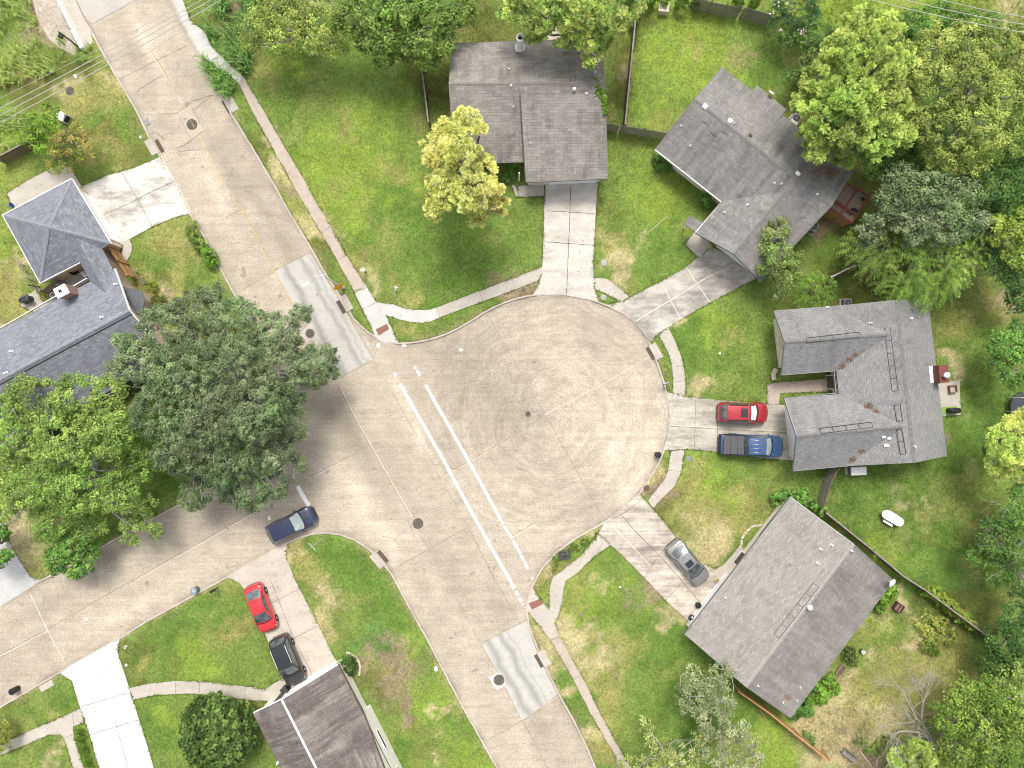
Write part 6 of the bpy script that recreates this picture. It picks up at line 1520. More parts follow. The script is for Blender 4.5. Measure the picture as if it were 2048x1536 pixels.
shrub('leafy_bush', 'dark bush against the left eave of the turned grey house', [(1325, 325, 17, 1.2), (1335, 332, 12, 1.0), (1315, 318, 10, .9)], DARKGREEN[1:] + [(0.10, 0.18, 0.03)], seed=7, cat='bush', L=.18, Wd=.1)
shrub('leafy_bush', 'bush in the inner corner of the turned grey house', [(1412, 398, 13, 1.3), (1418, 408, 9, 1.1), (1406, 388, 8, 1.0)], MIDGREEN, seed=8, cat='bush')
shrub('leafy_bush', 'low green bush beside the porch of the north house', [(1018, 345, 12, 1.0), (1022, 332, 9, .9), (1014, 358, 9, .8)], MIDGREEN, seed=9, cat='bush')
shrub('leafy_bush', 'dense dark bushes at the top corner of the warm grey house', [(1555, 998, 14, 1.3), (1575, 990, 14, 1.2), (1600, 995, 16, 1.4), (1622, 1008, 14, 1.3), (1640, 1020, 12, 1.2), (1610, 985, 10, 1.1)], MIDGREEN, seed=10, cat='bush', L=.17, Wd=.1)
shrub('leafy_bush', 'bright green bush at the right corner below the satellite dish', [(1778, 1186, 13, 1.3), (1764, 1200, 14, 1.3), (1760, 1215, 11, 1.1), (1788, 1178, 9, 1.1)], BRIGHTGREEN, seed=11, cat='bush', L=.22, Wd=.15)
shrub('leafy_bush', 'dull green bush midway along the back wall of the warm grey house', [(1698, 1310, 14, 1.1), (1706, 1322, 11, .9), (1702, 1298, 9, .9)], [(0.09, 0.14, 0.03), (0.16, 0.22, 0.05)], seed=12, cat='bush')
shrub('leafy_bush', 'big leaved bright bush at the bottom corner of the warm grey house', [(1655, 1360, 20, 1.8), (1640, 1385, 24, 2.0), (1620, 1395, 16, 1.6), (1664, 1378, 14, 1.5)], BRIGHTGREEN[:2] + GREEN[:1], seed=13, cat='bush', L=.26, Wd=.18, rc=.26, spacing=.34)
shrub('leafy_bush', 'darker bush hugging the lowest corner of the warm grey house', [(1605, 1410, 16, 1.5), (1592, 1430, 12, 1.2), (1615, 1420, 12, 1.2)], MIDGREEN, seed=14, cat='bush', L=.22, Wd=.15)
shrub('leafy_bush', 'strip of bright weeds growing along the long back fence', [(1868, 1186, 15, 1.3), (1885, 1200, 16, 1.3), (1904, 1216, 16, 1.3), (1922, 1232, 15, 1.2), (1940, 1250, 13, 1.1), (1850, 1182, 10, 1.0)], [(0.24, 0.40, 0.05), (0.36, 0.52, 0.08), (0.48, 0.40, 0.09)], seed=15, cat='bush', L=.18, Wd=.11)
shrub('leafy_bush', 'straggly yellow green brush in the dry back garden', [(1850, 1240, 24, .9), (1870, 1262, 26, .9), (1895, 1275, 22, .9), (1858, 1290, 20, .9), (1880, 1245, 18, .9)], [(0.24, 0.33, 0.05), (0.38, 0.43, 0.08), (0.50, 0.45, 0.15)], seed=16, cat='bush', keep=.5)
shrub('leafy_bush', 'vivid green tuft at the foot of the dry brush', [(1862, 1296, 13, .9), (1870, 1304, 9, .8)], BRIGHTGREEN[:2], seed=17, cat='bush')
shrub('leafy_bush', 'climbing weeds on the east eave of the north house', [(1196, 176, 8, .6), (1204, 190, 8, .6)], BRIGHTGREEN[:2], seed=18, cat='bush') if False else None
shrub('leafy_bush', 'green weeds on top of the fence beside the north house garden', [(1270, 42, 10, 2.0), (1274, 30, 10, 2.0), (1278, 18, 9, 2.0)], BRIGHTGREEN[:2], seed=19, cat='bush', L=.18, Wd=.1)
shrub('leafy_bush', 'thin scrub in front of the cedar fence', [(1618, 1480, 12, .7), (1610, 1470, 8, .6)], MIDGREEN, seed=20, cat='bush', keep=.7)
shrub('leafy_bush', 'low weeds beside the dead tree and the grey planter', [(1760, 1490, 14, .7), (1740, 1500, 14, .7), (1722, 1482, 12, .7), (1775, 1478, 10, .7)], MIDGREEN[:1] + OLIVEGREEN, seed=21, cat='bush', keep=.6)
shrub('leafy_bush', 'bushy green growth hanging over the top fence of the bright lawn', [(1300, 2, 14, 1.8), (1330, -2, 14, 1.8), (1365, 0, 16, 2.0), (1395, -2, 14, 1.8), (1480, -2, 12, 1.6), (1510, 2, 12, 1.6)], BRIGHTGREEN[:2] + GREEN[:1], seed=22, cat='bush', L=.2, Wd=.12)
shrub('leafy_bush', 'bare twiggy brown shrub at the cream bay of the blue grey house', [(280, 555, 13, .9), (288, 568, 10, .9), (270, 545, 9, .8)], [(0.30, 0.24, 0.19), (0.38, 0.32, 0.26)], seed=23, cat='bush', keep=.5, L=.12, Wd=.03)
shrub('leafy_bush', 'brown dry shrub bed under the oak edge', [(300, 612, 12, .6), (312, 630, 12, .6), (320, 650, 10, .5)], [(0.20, 0.13, 0.09), (0.33, 0.26, 0.18)], seed=24, cat='bush', keep=.5, L=.12, Wd=.05)
shrub('leafy_bush', 'bare silvery twig bush behind the hipped garage', [(50, 545, 14, 1.4), (42, 530, 11, 1.2), (58, 560, 9, 1.1)], [(0.40, 0.38, 0.34), (0.50, 0.48, 0.44)], seed=25, cat='bush', keep=.3, L=.2, Wd=.02)
shrub('leafy_bush', 'yellow flowering plant beside the north west chimney', [(92, 594, 7, .6), (86, 600, 6, .5)], [(0.40, 0.38, 0.05), (0.30, 0.36, 0.08)], seed=26, cat='bush')
shrub('leafy_bush', 'green creeper over the far kerb of the curving south walk', [(1112, 1118, 9, .25), (1130, 1104, 9, .25), (1148, 1095, 10, .25), (1170, 1084, 9, .25), (1190, 1068, 7, .25), (1108, 1135, 8, .25)], [(0.09, 0.17, 0.02), (0.20, 0.24, 0.05)], seed=27, cat='bush', keep=.6)

# ivy on the north house
ivt = shrub('ivy', 'bright green ivy climbing over the right eave of the north house', [(1194, 176, 7, .5), (1200, 188, 8, .5), (1207, 200, 7, .5), (1210, 214, 6, .5), (1192, 166, 5, .4), (1211, 226, 4, .4)], BRIGHTGREEN, seed=28, cat='plant', spacing=.2, rc=.2, L=.17, Wd=.13)
ivt.location.z = 4.05; s_ = (CAM_H - 3.8) / CAM_H; ivt.location.x *= s_; ivt.location.y *= s_

# tall grass, reeds and the tufts along every pavement edge (nobody could count these)
def blades(name, polys, dens, h, w, cols, lean=.55, seed=0, clump=None, z=.08):
    rng = np.random.default_rng(900 + seed); P = []
    for poly in polys:
        wp = WP(poly); xs = [p.x for p in wp]; ys = [p.y for p in wp]
        n = int((max(xs) - min(xs)) * (max(ys) - min(ys)) * dens)
        X = rng.uniform(min(xs), max(xs), n); Y = rng.uniform(min(ys), max(ys), n)
        if clump: 
            k = vnoise(X, Y, clump) > rng.uniform(.15, .75, n); X, Y = X[k], Y[k]
        m = pip(X, Y, wp); P.append(np.stack([X[m], Y[m]], 1))
    P = np.concatenate(P); n = len(P)
    a = rng.uniform(0, 2 * PI, n); hh = h * rng.uniform(.5, 1.2, n); ln = hh * lean * rng.uniform(.4, 1.5, n)
    d = np.stack([np.cos(a), np.sin(a)], 1); s = np.stack([-d[:, 1], d[:, 0]], 1) * (w * .5)
    v = np.zeros((n, 6, 3)); 
    for k, (t, zz, ww) in enumerate(((0, 0, 1), (.42, .75, .8), (1, 1.0 - .25 * lean, .12))):
        for e, sg in ((0, -1), (1, 1)):
            v[:, k * 2 + e, :2] = P + d * (ln * t)[:, None] + s * ww * sg; v[:, k * 2 + e, 2] = z + hh * zz
    base = np.arange(n)[:, None] * 6
    q = np.concatenate([base + np.array([0, 1, 3, 2]), base + np.array([2, 3, 5, 4])], 0)
    c = palette(rng, n, cols, .25)
    o = np_mesh(name, v.reshape(-1, 3), q, LEAF, None, np.repeat(c, 6, 0))
    return tag(o, kind='stuff')
REED = [(0.18, 0.31, 0.05), (0.30, 0.45, 0.08), (0.46, 0.57, 0.17)]
blades('tall_grass', [[(-10, -10), (60, -10), (78, 40), (84, 90), (108, 118), (120, 150), (62, 158), (20, 172), (-10, 178)]], 60, 1.0, .07, [(0.26, 0.38, 0.07), (0.44, 0.56, 0.14), (0.62, 0.68, 0.28)], .7, 1, 1.2)
blades('tall_grass', [[(-10, 222), (40, 222), (70, 236), (60, 275), (30, 298), (-10, 306)]], 60, .9, .07, [(0.24, 0.36, 0.07), (0.42, 0.54, 0.15), (0.54, 0.62, 0.24)], .7, 2, 1.2)
blades('tall_grass', [[(120, 70), (160, 90), (188, 96), (192, 128), (150, 130), (110, 118)]], 50, .7, .06, REED, .7, 3, 1.0)
blades('reeds', [[(400, 30), (428, 12), (500, -10), (530, -10), (520, 30), (525, 60), (512, 110), (500, 152), (486, 150), (440, 92), (412, 60)]], 70, 1.5, .09, [(0.10, 0.22, 0.05), (0.18, 0.34, 0.08), (0.32, 0.48, 0.15)], .7, 4, 1.4)
blades('reeds', [[(404, 114), (422, 124), (446, 146), (470, 160), (475, 176), (462, 196), (440, 188), (432, 170), (418, 146)]], 75, 1.2, .09, [(0.12, 0.25, 0.05), (0.20, 0.38, 0.08), (0.33, 0.50, 0.13)], .75, 5)
blades('tall_grass', [[(1590, 1440), (1640, 1425), (1700, 1400), (1740, 1420), (1730, 1500), (1650, 1510), (1610, 1475)]], 34, .5, .05, [(0.38, 0.32, 0.16), (0.50, 0.43, 0.24), (0.30, 0.29, 0.12)], 1.0, 6, 1.0)
blades('tall_grass', [[(1680, 1250), (1760, 1220), (1830, 1180), (1960, 1290), (1990, 1330), (1900, 1400), (1760, 1440), (1660, 1400)]], 16, .3, .05, [(0.16, 0.20, 0.04), (0.32, 0.31, 0.10), (0.46, 0.40, 0.20)], 1.0, 7, 1.4)
blades('tall_grass', [[(1620, -10), (2060, -10), (2060, 50), (1930, 30), (1760, 20), (1650, 60)]], 26, .45, .06, [(0.18, 0.28, 0.03), (0.26, 0.36, 0.04), (0.36, 0.40, 0.10)], .9, 8, 1.6)
blades('tall_grass', [[(1100, 1110), (1185, 1060), (1195, 1075), (1150, 1112), (1108, 1150), (1095, 1190), (1075, 1185), (1085, 1140)]], 40, .18, .05, [(0.09, 0.17, 0.02), (0.20, 0.24, 0.05), (0.34, 0.29, 0.12)], 1.0, 9, .8)
blades('tall_grass', [[(1296, 962), (1326, 920), (1340, 905), (1336, 940), (1318, 965), (1300, 990), (1284, 985)]], 40, .16, .05, [(0.13, 0.20, 0.03), (0.34, 0.27, 0.13), (0.42, 0.34, 0.18)], 1.0, 10)
# lawn grain: short tufts across all the lawns seen, thinner than the real thing
def lawn_blades():
    rng = np.random.default_rng(77); n = 330000
    X = rng.uniform(-50, 50, n); Y = rng.uniform(-38, 38, n)
    d = road_d_fast(X, Y); keep_ = d > 0.3
    X, Y = X[keep_], Y[keep_]
    bad = np.zeros(len(X), bool)
    for poly in ALLPAV:
        x0 = min(p[0] for p in poly); x1 = max(p[0] for p in poly); y0 = min(p[1] for p in poly); y1 = max(p[1] for p in poly)
        k = np.where((X > x0) & (X < x1) & (Y > y0) & (Y < y1))[0]
        if len(k): bad[k] |= pip(X[k], Y[k], poly)
    X, Y = X[~bad], Y[~bad]; n = len(X)
    ix = np.clip(np.searchsorted(gx, X), 0, len(gx) - 1); iy = np.clip(np.searchsorted(gy, Y), 0, len(gy) - 1)
    c = col[iy, ix] * rng.uniform(.6, 1.35, (n, 1)); z = GZ[iy, ix]
    a = rng.uniform(0, 2 * PI, n); h = rng.uniform(.03, .10, n); w = .035; ln = rng.uniform(.03, .12, n)
    dv = np.stack([np.cos(a), np.sin(a)], 1); s = np.stack([-dv[:, 1], dv[:, 0]], 1) * w
    v = np.zeros((n, 3, 3)); P = np.stack([X, Y], 1)
    v[:, 0, :2] = P - s; v[:, 1, :2] = P + s; v[:, 2, :2] = P + dv * ln[:, None]
    v[:, 0, 2] = v[:, 1, 2] = z - .01; v[:, 2, 2] = z + h
    o = np_mesh('grass', v.reshape(-1, 3), np.arange(n * 3).reshape(-1, 3), LEAF, None, np.repeat(c, 3, 0), k=3)
    tag(o, kind='stuff')
def road_d_fast(X, Y):
    ix = np.clip(np.searchsorted(gx, X), 0, len(gx) - 1); iy = np.clip(np.searchsorted(gy, Y), 0, len(gy) - 1)
    return dR[iy, ix]
lawn_blades()
def edge_tufts():
    """grass creeping over the edges of walks, drives and kerbs"""
    rng = np.random.default_rng(78); PX = []; 
    def along(poly, closed, dens, jit, off=0.0):
        n = len(poly)
        for i in range(n if closed else n - 1):
            a = np.array(poly[i][:2]); b = np.array(poly[(i + 1) % n][:2]); L = np.linalg.norm(b - a); k = int(L * dens)
            if k < 1: continue
            t = rng.random(k)[:, None]; dn = (b - a) / (L + 1e-9); nn = np.array([dn[1], -dn[0]])
            PX.append(a + (b - a) * t + nn * rng.normal(0, jit, (k, 1)) + nn * off)
    for k, p in list(KW.items()) + list(DW.items()): along(p, True, 26 if 'south' in k or 'old' in k else 16, .06)
    P = np.concatenate(PX)
    d = road_d_fast(P[:, 0], P[:, 1]); P = P[d > .45]
    gate = vnoise(P[:, 0], P[:, 1], 1.1) > rng.uniform(.2, .8, len(P)); P = P[gate]
    bad = np.zeros(len(P), bool)
    for poly in DW.values(): bad |= pip(P[:, 0], P[:, 1], poly) & (segdist(P[:, 0], P[:, 1], poly) > .16)
    for poly in KW.values(): bad |= pip(P[:, 0], P[:, 1], poly) & (segdist(P[:, 0], P[:, 1], poly) > .14)
    P = P[~bad]; n = len(P)
    ix = np.clip(np.searchsorted(gx, P[:, 0]), 0, len(gx) - 1); iy = np.clip(np.searchsorted(gy, P[:, 1]), 0, len(gy) - 1)
    c = col[iy, ix] * rng.uniform(.7, 1.3, (n, 1))
    m = 3; P = np.repeat(P, m, 0) + rng.normal(0, .03, (n * m, 2)); c = np.repeat(c, m, 0); n *= m
    a = rng.uniform(0, 2 * PI, n); h = rng.uniform(.05, .13, n); ln = rng.uniform(.04, .13, n)
    dv = np.stack([np.cos(a), np.sin(a)], 1); s = np.stack([-dv[:, 1], dv[:, 0]], 1) * .03
    v = np.zeros((n, 3, 3)); v[:, 0, :2] = P - s; v[:, 1, :2] = P + s; v[:, 2, :2] = P + dv * ln[:, None]
    v[:, :2, 2] = .1; v[:, 2, 2] = .1 + h
    tag(np_mesh('grass', v.reshape(-1, 3), np.arange(n * 3).reshape(-1, 3), LEAF, None, np.repeat(c, 3, 0), k=3), kind='stuff')
edge_tufts()

def leaf_litter():
    """fallen leaves and scraps on the lawns, thicker under and below the trees, and along the gutters"""
    rng = np.random.default_rng(91); n = 26000
    X = rng.uniform(-50, 50, n); Y = rng.uniform(-38, 38, n); d = road_d_fast(X, Y)
    k = ((d > .25) & (vnoise(X, Y, 2.2) > rng.uniform(.3, 1.15, n))) | ((d < -.05) & (d > -.5) & (rng.random(n) < .5)) | ((d < -.5) & (rng.random(n) < .03))
    X, Y, d = X[k], Y[k], d[k]; n = len(X)
    ix = np.clip(np.searchsorted(gx, X), 0, len(gx) - 1); iy = np.clip(np.searchsorted(gy, Y), 0, len(gy) - 1)
    z = np.where(d > 0, np.maximum(GZ[iy, ix], .1) + .045, .012)
    a = rng.uniform(0, 2 * PI, n); s = rng.uniform(.025, .065, n)
    c = palette(rng, n, [(0.16, 0.10, 0.05), (0.34, 0.24, 0.11), (0.52, 0.44, 0.22)], .3)
    cs, sn = np.cos(a) * s, np.sin(a) * s
    v = np.zeros((n, 4, 3)); 
    for i, (u, w_) in enumerate(((-1, 0), (0, -.6), (1, 0), (0, .6))):
        v[:, i, 0] = X + u * cs - w_ * sn; v[:, i, 1] = Y + u * sn + w_ * cs; v[:, i, 2] = z + .008 * i
    tag(np_mesh('leaf_litter', v.reshape(-1, 3), np.arange(n * 4).reshape(-1, 4), LEAF, None, np.repeat(c, 4, 0)), kind='stuff')
leaf_litter()
# ------------------------------------------------------------------ vehicles
def interp(tab, s):
    for (a, x), (b, y) in zip(tab[:-1], tab[1:]):
        if s <= b: return x + (y - x) * (s - a) / (b - a)
    return tab[-1][1]

CARS = {
    'sedan': dict(top=[(-.5, .50), (-.493, .74), (-.47, .93), (-.40, 1.0), (-.30, 1.02), (.2, .98), (.30, .95), (.42, .84), (.475, .70), (.493, .58), (.5, .46)], ws=(.235, .05), rr=(-.215, -.385), wb=.455, wr=.345, rf=.52, rb=.38),
    'suv': dict(top=[(-.5, .55), (-.494, .85), (-.475, 1.02), (-.42, 1.06), (.2, 1.06), (.28, 1.04), (.40, .96), (.465, .84), (.49, .68), (.5, .52)], ws=(.225, .07), rr=(-.36, -.462), wb=.465, wr=.375, rf=.48, rb=.34),
    'pickup': dict(top=[(-.5, .62), (-.497, 1.05), (-.485, 1.2), (-.2, 1.2), (.24, 1.2), (.30, 1.19), (.42, 1.13), (.475, 1.04), (.493, .86), (.5, .62)], ws=(.265, .155), rr=(-.10, -.135), wb=.455, wr=.375, rf=.34, rb=.2),
}

def car(name, label, cat, px, py, dpx, L, Wd, H, paint, kind, zmid=.8, sunroof=None, rails=False, shade=False, tonneau=False, dark_roof=None, badge=None, hood_lines=True, rearspoiler=False, light=None, cladding=None, screen=None):
    c = W(px, py, zmid); gz = zsurf(c.x, c.y)
    rz = math.atan2(-dpx[1], dpx[0])
    t = thing(name, (c.x, c.y, gz), label, cat, None, rz)
    K = CARS[kind]; hl = L / 2
    def hw(x):
        r = K['rf'] if x > 0 else K['rb']
        a = abs(x) - (hl - r)
        w = Wd / 2 - (r * .9 - math.sqrt(max(0, r * r - a * a)) * .9 if a > 0 else 0)
        return w * (1 - .05 * (2 * x / L) ** 4 - .012 * math.cos(2 * PI * x / L * 1.1))
    xs = sorted(set([-hl + L * i / 44 for i in range(45)] + [s * (hl - d) for s in (-1, 1) for d in (.02, .05, .09)]))
    zb = .20
    rows = []
    for x in xs:
        w = hw(x); zt = interp(K['top'], x / L)
        cr = .035 if kind != 'pickup' or x > 0 else 0.0
        half = [(0, zt + cr), (.35 * w, zt + cr * .85), (.62 * w, zt + cr * .5), (.82 * w, zt - .0), (.915 * w, zt - .03), (.965 * w, zt - .10), (w, zt - .26), (w, .5 if zt > .8 else zt * .6), (.985 * w, .36), (.93 * w, zb)]
        rows.append([(x, -y, z) for y, z in reversed(half)] + [(x, y, z) for y, z in half[1:]])
    mb = MB(); mb.grid(rows)
    n = len(rows[0]); mb.f.append(tuple(range(n))); mb.f.append(tuple(reversed(range((len(rows) - 1) * n, len(rows) * n))))
    mb.f = [tuple(reversed(f)) for f in mb.f]
    # cabin
    xw0, xw1 = K['ws'][0] * L, K['ws'][1] * L; xr1, xr0 = K['rr'][0] * L, K['rr'][1] * L
    wb, wr = K['wb'] * Wd, K['wr'] * Wd
    zB = lambda x: interp(K['top'], x / L) + .015
    zr = H
    def row(x, w, z, bow, crown, k=9):
        return [(x + bow * (1 - (2 * i / (k - 1) - 1) ** 2), -w + 2 * w * i / (k - 1), z + crown * (1 - (2 * i / (k - 1) - 1) ** 2)) for i in range(k)]
    front = [row(xw0, wb, zB(xw0), .16, .02), row((xw0 * .5 + xw1 * .5), (wb + wr) / 2 * 1.005, (zB(xw0) + zr) / 2 + .015, .11, .02), row(xw1, wr, zr - .035, .07, .045)]
    kr = 8
    roof = [row(xw1 + (xr1 - xw1) * i / kr, wr * (1 + .03 * math.sin(PI * i / kr)), zr - .035 + .035 * math.sin(PI * min(1, i / kr * 1.1)) - (.02 * (i / kr) ** 2), .07 * (1 - 2 * i / kr) if i < kr / 2 else -.05 * (2 * i / kr - 1), .045) for i in range(kr + 1)]
    rear = [row(xr1, wr, zr - .055, -.05, .045), row((xr0 + xr1) / 2, (wb + wr) / 2, (zB(xr0) + zr) / 2, -.09, .03), row(xr0, wb * .95, zB(xr0), -.12, .02)]
    full = [front[0], front[1]] + roof + [rear[1], rear[2]]
    base = [(r[0], r[-1]) for r in full]
    cab = MB(); cab.grid([list(reversed(r)) for r in full])
    for s in (0, 1):
        e = [r[-1] if s else r[0] for r in full]
        low = [(p[0] if i not in (0,) else p[0], (wb * .99 if s else -wb * .99) if 0 < i < len(e) - 1 else p[1], zB(p[0]) - .03) for i, p in enumerate(e)]
        for i in range(len(e) - 1):
            q = [e[i], e[i + 1], low[i + 1], low[i]]
            cab.add(q if s == 0 else list(reversed(q)), [(0, 1, 2, 3)])
    b_o = MB(); b_o.v = mb.v; b_o.f = mb.f
    body = b_o.build('body', paint, t, True, True, True)
    cab.build('cabin', paint if not dark_roof else dark_roof, t, False, True, True)
    # make normals sharp only on strong edges
    for o in (body,):
        try: o.data.set_sharp_from_angle(angle=math.radians(38))
        except Exception: pass
    def lerp3(p, q, a): return tuple(p[i] + (q[i] - p[i]) * a for i in range(3))
    def glass_patch(rws, u0, u1, v0, v1, off, name_, mat):
        nv = len(rws) - 1
        def pt(u, v):
            f = v * nv; i = min(int(f), nv - 1); a = f - i
            nc = len(rws[0]) - 1; g = u * nc; j = min(int(g), nc - 1); bb = g - j
            return Vector(lerp3(lerp3(rws[i][j], rws[i][j + 1], bb), lerp3(rws[i + 1][j], rws[i + 1][j + 1], bb), a))
        P = []
        for iv in range(7):
            r = []
            for iu in range(13):
                u = u0 + (u1 - u0) * iu / 12; v = v0 + (v1 - v0) * iv / 6
                p = pt(u, v); e = .02
                n = (pt(min(1, u + e), v) - pt(max(0, u - e), v)).cross(pt(u, min(1, v + e)) - pt(u, max(0, v - e)))
                n.normalize()
                if n.z < 0: n = -n
                r.append(p + n * off)
            P.append(r)
        g = MB(); g.grid(P); return g.build(name_, mat, t, True, True, False)
    glass_patch(front, .05, .95, .03, .97, .014, 'windshield', screen or CARGLASS)
    if shade: glass_patch(front, .10, .90, .12, .88, .022, 'sunshade', WHITE)
    glass_patch(rear, .07, .93, .08, .92, .014, 'rear_window', CARGLASS)
    for s in (-1, 1):
        e = [r[-1] if s > 0 else r[0] for r in full]
        i0, i1 = 2, len(e) - 3
        k = 10; top = []; low = []
        xa, xb = e[i0][0] - .04, e[i1][0] + .06
        for i in range(k + 1):
            x = xa + (xb - xa) * i / k
            # roof edge at x
            zz = e[i0][2]; yy = abs(e[i0][1])
            for a_, b_ in zip(e[:-1], e[1:]):
                if b_[0] <= x <= a_[0]:
                    f = (x - a_[0]) / (b_[0] - a_[0] + 1e-9); zz = a_[2] + (b_[2] - a_[2]) * f; yy = abs(a_[1] + (b_[1] - a_[1]) * f)
            low_x = x + (xw0 - .25 - xa) * max(0, 1 - i / k * 2.2) + (xr0 + .12 - xb) * max(0, (i / k - .55) / .45)
            zl = zB(low_x) + .03
            top.append((x, s * (yy + (wb * .99 - yy) * .14 + .012), zz - (zz - zl) * .14)); low.append((low_x, s * (yy + (wb * .99 - yy) * .94 + .012), zl))
        g = MB(); g.grid([top, low]); g.build('side_window', CARGLASS, t, False, True, True)
        # door mirror
        m = MB(); m.rbox((xw0 - .16, s * (Wd / 2 + .06), zB(xw0) + .04), (.12, .2, .13), -.15 * s, .03); m.build('mirror', paint, t, False, True)
        h = MB(); hx = hl - .14; h.grid([[(hl - .10 - .32 * u, s * (hw(hl - .10 - .32 * u) * .97 - .30 * (1 - v) * (1 - u * .6)), interp(K['top'], (hl - .10 - .32 * u) / L) + .012 - .09 * v) for u in (0, .33, .66, 1)] for v in (0, .5, 1)]); h.build('headlight', HEADLAMP, t, True, True, True)
        h = MB(); h.grid([[(-hl + .05 + .16 * u, s * (hw(-hl + .05 + .16 * u) * 1.0 + .004 - .30 * (1 - v) * (1 - u)), interp(K['top'], (-hl + .05 + .16 * u) / L) + .01 - .13 * v) for u in (0, .5, 1)] for v in (0, .5, 1)]); h.build('taillight', TAIL, t, True, True, True)
        for x in (.31 * L, -.29 * L):
            tm = MB(); R = .345 if kind != 'pickup' else .4
            rot = Matrix.Rotation(PI / 2, 3, 'X')
            tm.lathe([(R * .62, -.11), (R * .95, -.11), (R, -.08), (R, .08), (R * .95, .11), (R * .62, .11)], (x, s * (Wd / 2 - .10), R), 24, rot); w_ = tm.build('wheel', RUBBER, t, True, True)
            rm = MB(); rm.lathe([(.02, -.115 * 1), (R * .2, -.118), (R * .6, -.10), (R * .62, .10), (R * .2, .118), (.02, .115)], (x, s * (Wd / 2 - .10), R), 16, rot); rm.build('rim', RIM, w_, False, True)
    bp = MB(); bp.rbox((hl - .03, 0, .33), (.12, Wd * .62, .16), 0, .03); bp.build('front_bumper', cladding or DARK, t, False, True)
    bp = MB(); bp.rbox((-hl + .03, 0, .36), (.12, Wd * .66, .16), 0, .03); bp.build('rear_bumper', cladding or DARK, t, False, True)
    gr = MB(); gr.rbox((hl - .015, 0, interp(K['top'], .49) - .08), (.06, Wd * .42, .12), 0, .02); gr.build('grille', DARK, t, False, True)
    wp = MB(); wp.grid([[(xw0 + .05 + .16 * (1 - (2 * i / 8 - 1) ** 2) + d, (-wb + .04) + (2 * wb - .08) * i / 8, zB(xw0 + d) + .045 - .02 * (d > 0)) for i in range(9)] for d in (0, .09)]); wp.build('cowl', DARK, t, False, True, True)
    for xx, ww in ((hl * .90, .84), (-hl + (.1 if kind != 'sedan' else .16), .8)):
        pg = MB(); pg.tube([(xx - .10 * (2 * i / 10 - 1) ** 2 * (1 if xx > 0 else -1), hw(xx) * ww * (2 * i / 10 - 1), interp(K['top'], xx / L) + .03 - .035 * (2 * i / 10 - 1) ** 2) for i in range(11)], .011, 4); pg.build('panel_gap', DARK, t, False, True)
    for s in (-1, 1):
        pg = MB(); pg.tube([(xw0 - .05 + (hl * .88 - xw0) * i / 6, s * hw(xw0 + (hl * .88 - xw0) * i / 6) * (.875 - .03 * i / 6), interp(K['top'], (xw0 - .05 + (hl * .88 - xw0) * i / 6) / L) - .008) for i in range(7)], .011, 4); pg.build('panel_gap', DARK, t, False, True)
    if hood_lines:
        for s in (-1, 1):
            hlm = MB(); hlm.tube([(xw0 + .2, s * wb * .62, zB(xw0 + .2) + .012), (hl * .8, s * wb * .48, interp(K['top'], .4) + .012)], .012, 4); hlm.build('hood_crease', paint, t, False, True)
    if sunroof:
        a, b_ = sunroof
        glass_patch(roof, .22, .78, a, b_, .012, 'sunroof', SUNGLASS)
    if rails:
        for s in (-1, 1):
            rl = MB(); rl.tube([(xw1 - .15, s * wr * .97, zr + .0), (xw1 - .3, s * wr * .985, zr + .05), (xr1 + .25, s * wr * .985, zr + .04), (xr1 + .08, s * wr * .97, zr - .02)], .034, 6); rl.build('roof_rail', light or RAILM, t, True, True)
    an = MB(); an.lathe([(.05, 0), (.04, .04), (.01, .07)], ((xr1 + .18), 0, zr + .02), 8); an.build('aerial', DARK, t, True, True)
    if tonneau:
        # bed cover with a fold and a raised rim
        x0, x1 = -hl + .16, xr0 - .02
        tn = MB()
        for i in range(3):
            a = x0 + (x1 - x0) * i / 3; b_ = x0 + (x1 - x0) * (i + 1) / 3 - .02
            tn.rbox(((a + b_) / 2, 0, 1.245), (b_ - a, Wd * .84, .06), 0, .015)
        tn.build('bed_cover', pmat('vinyl_cover', (0.085, 0.086, 0.09), .75, .15, 3), t, False, True)
        for s in (-1, 1):
            rl = MB(); rl.rbox(((x0 + x1) / 2, s * Wd * .455, 1.225), (x1 - x0 + .2, .1, .05), 0, .015); rl.build('bed_rail', DARK, t, False, True)
        for s in (-1, -.33, .33, 1):
            rb_ = MB(); rb_.tube([(xw1 - .12, s * wr * .72, zr + .035), (xr1 + .12, s * wr * .72, zr + .03)], .018, 5); rb_.build('roof_rib', light or RIM, t, True, True)
        tb = MB(); tb.rbox((-hl - .06, 0, .55), (.16, Wd * .9, .14), 0, .03); tb.build('step_bumper', DARK, t, False, True)
    return t

def m_carglass():
    m, nt, N, L, b = nm('car_glass')
    b.inputs['Base Color'].default_value = (.035, .045, .05, 1); b.inputs['Roughness'].default_value = .04; b.inputs['Specular IOR Level'].default_value = 1.0
    b.inputs['IOR'].default_value = 1.6
    L.new(mixc(nt, ramp(nt, noise(nt, 2.0, 2, .5, pos(nt)), .4, .65), (.045, .055, .058), (.11, .13, .135)), b.inputs['Base Color'])
    return m
CARGLASS = m_carglass()
SUNGLASS = pmat('sunroof_glass', (0.02, 0.022, 0.026), .05, .1, 4, spec=.9)
HEADLAMP = pmat('head_lamp', (0.55, 0.56, 0.57), .12, .1, 5, spec=.8, coat=.5)
P_NAVY = m_paint('paint_navy', (0.013, 0.021, 0.062), .28, .6, 0)
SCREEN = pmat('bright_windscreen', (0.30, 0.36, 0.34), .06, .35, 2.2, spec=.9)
RAILM = pmat('silver_rail', (0.62, 0.62, 0.62), .35, .08, 5, metal=.2)
P_RED = m_paint('paint_bright_red', (0.55, 0.02, 0.03), .3, .8)
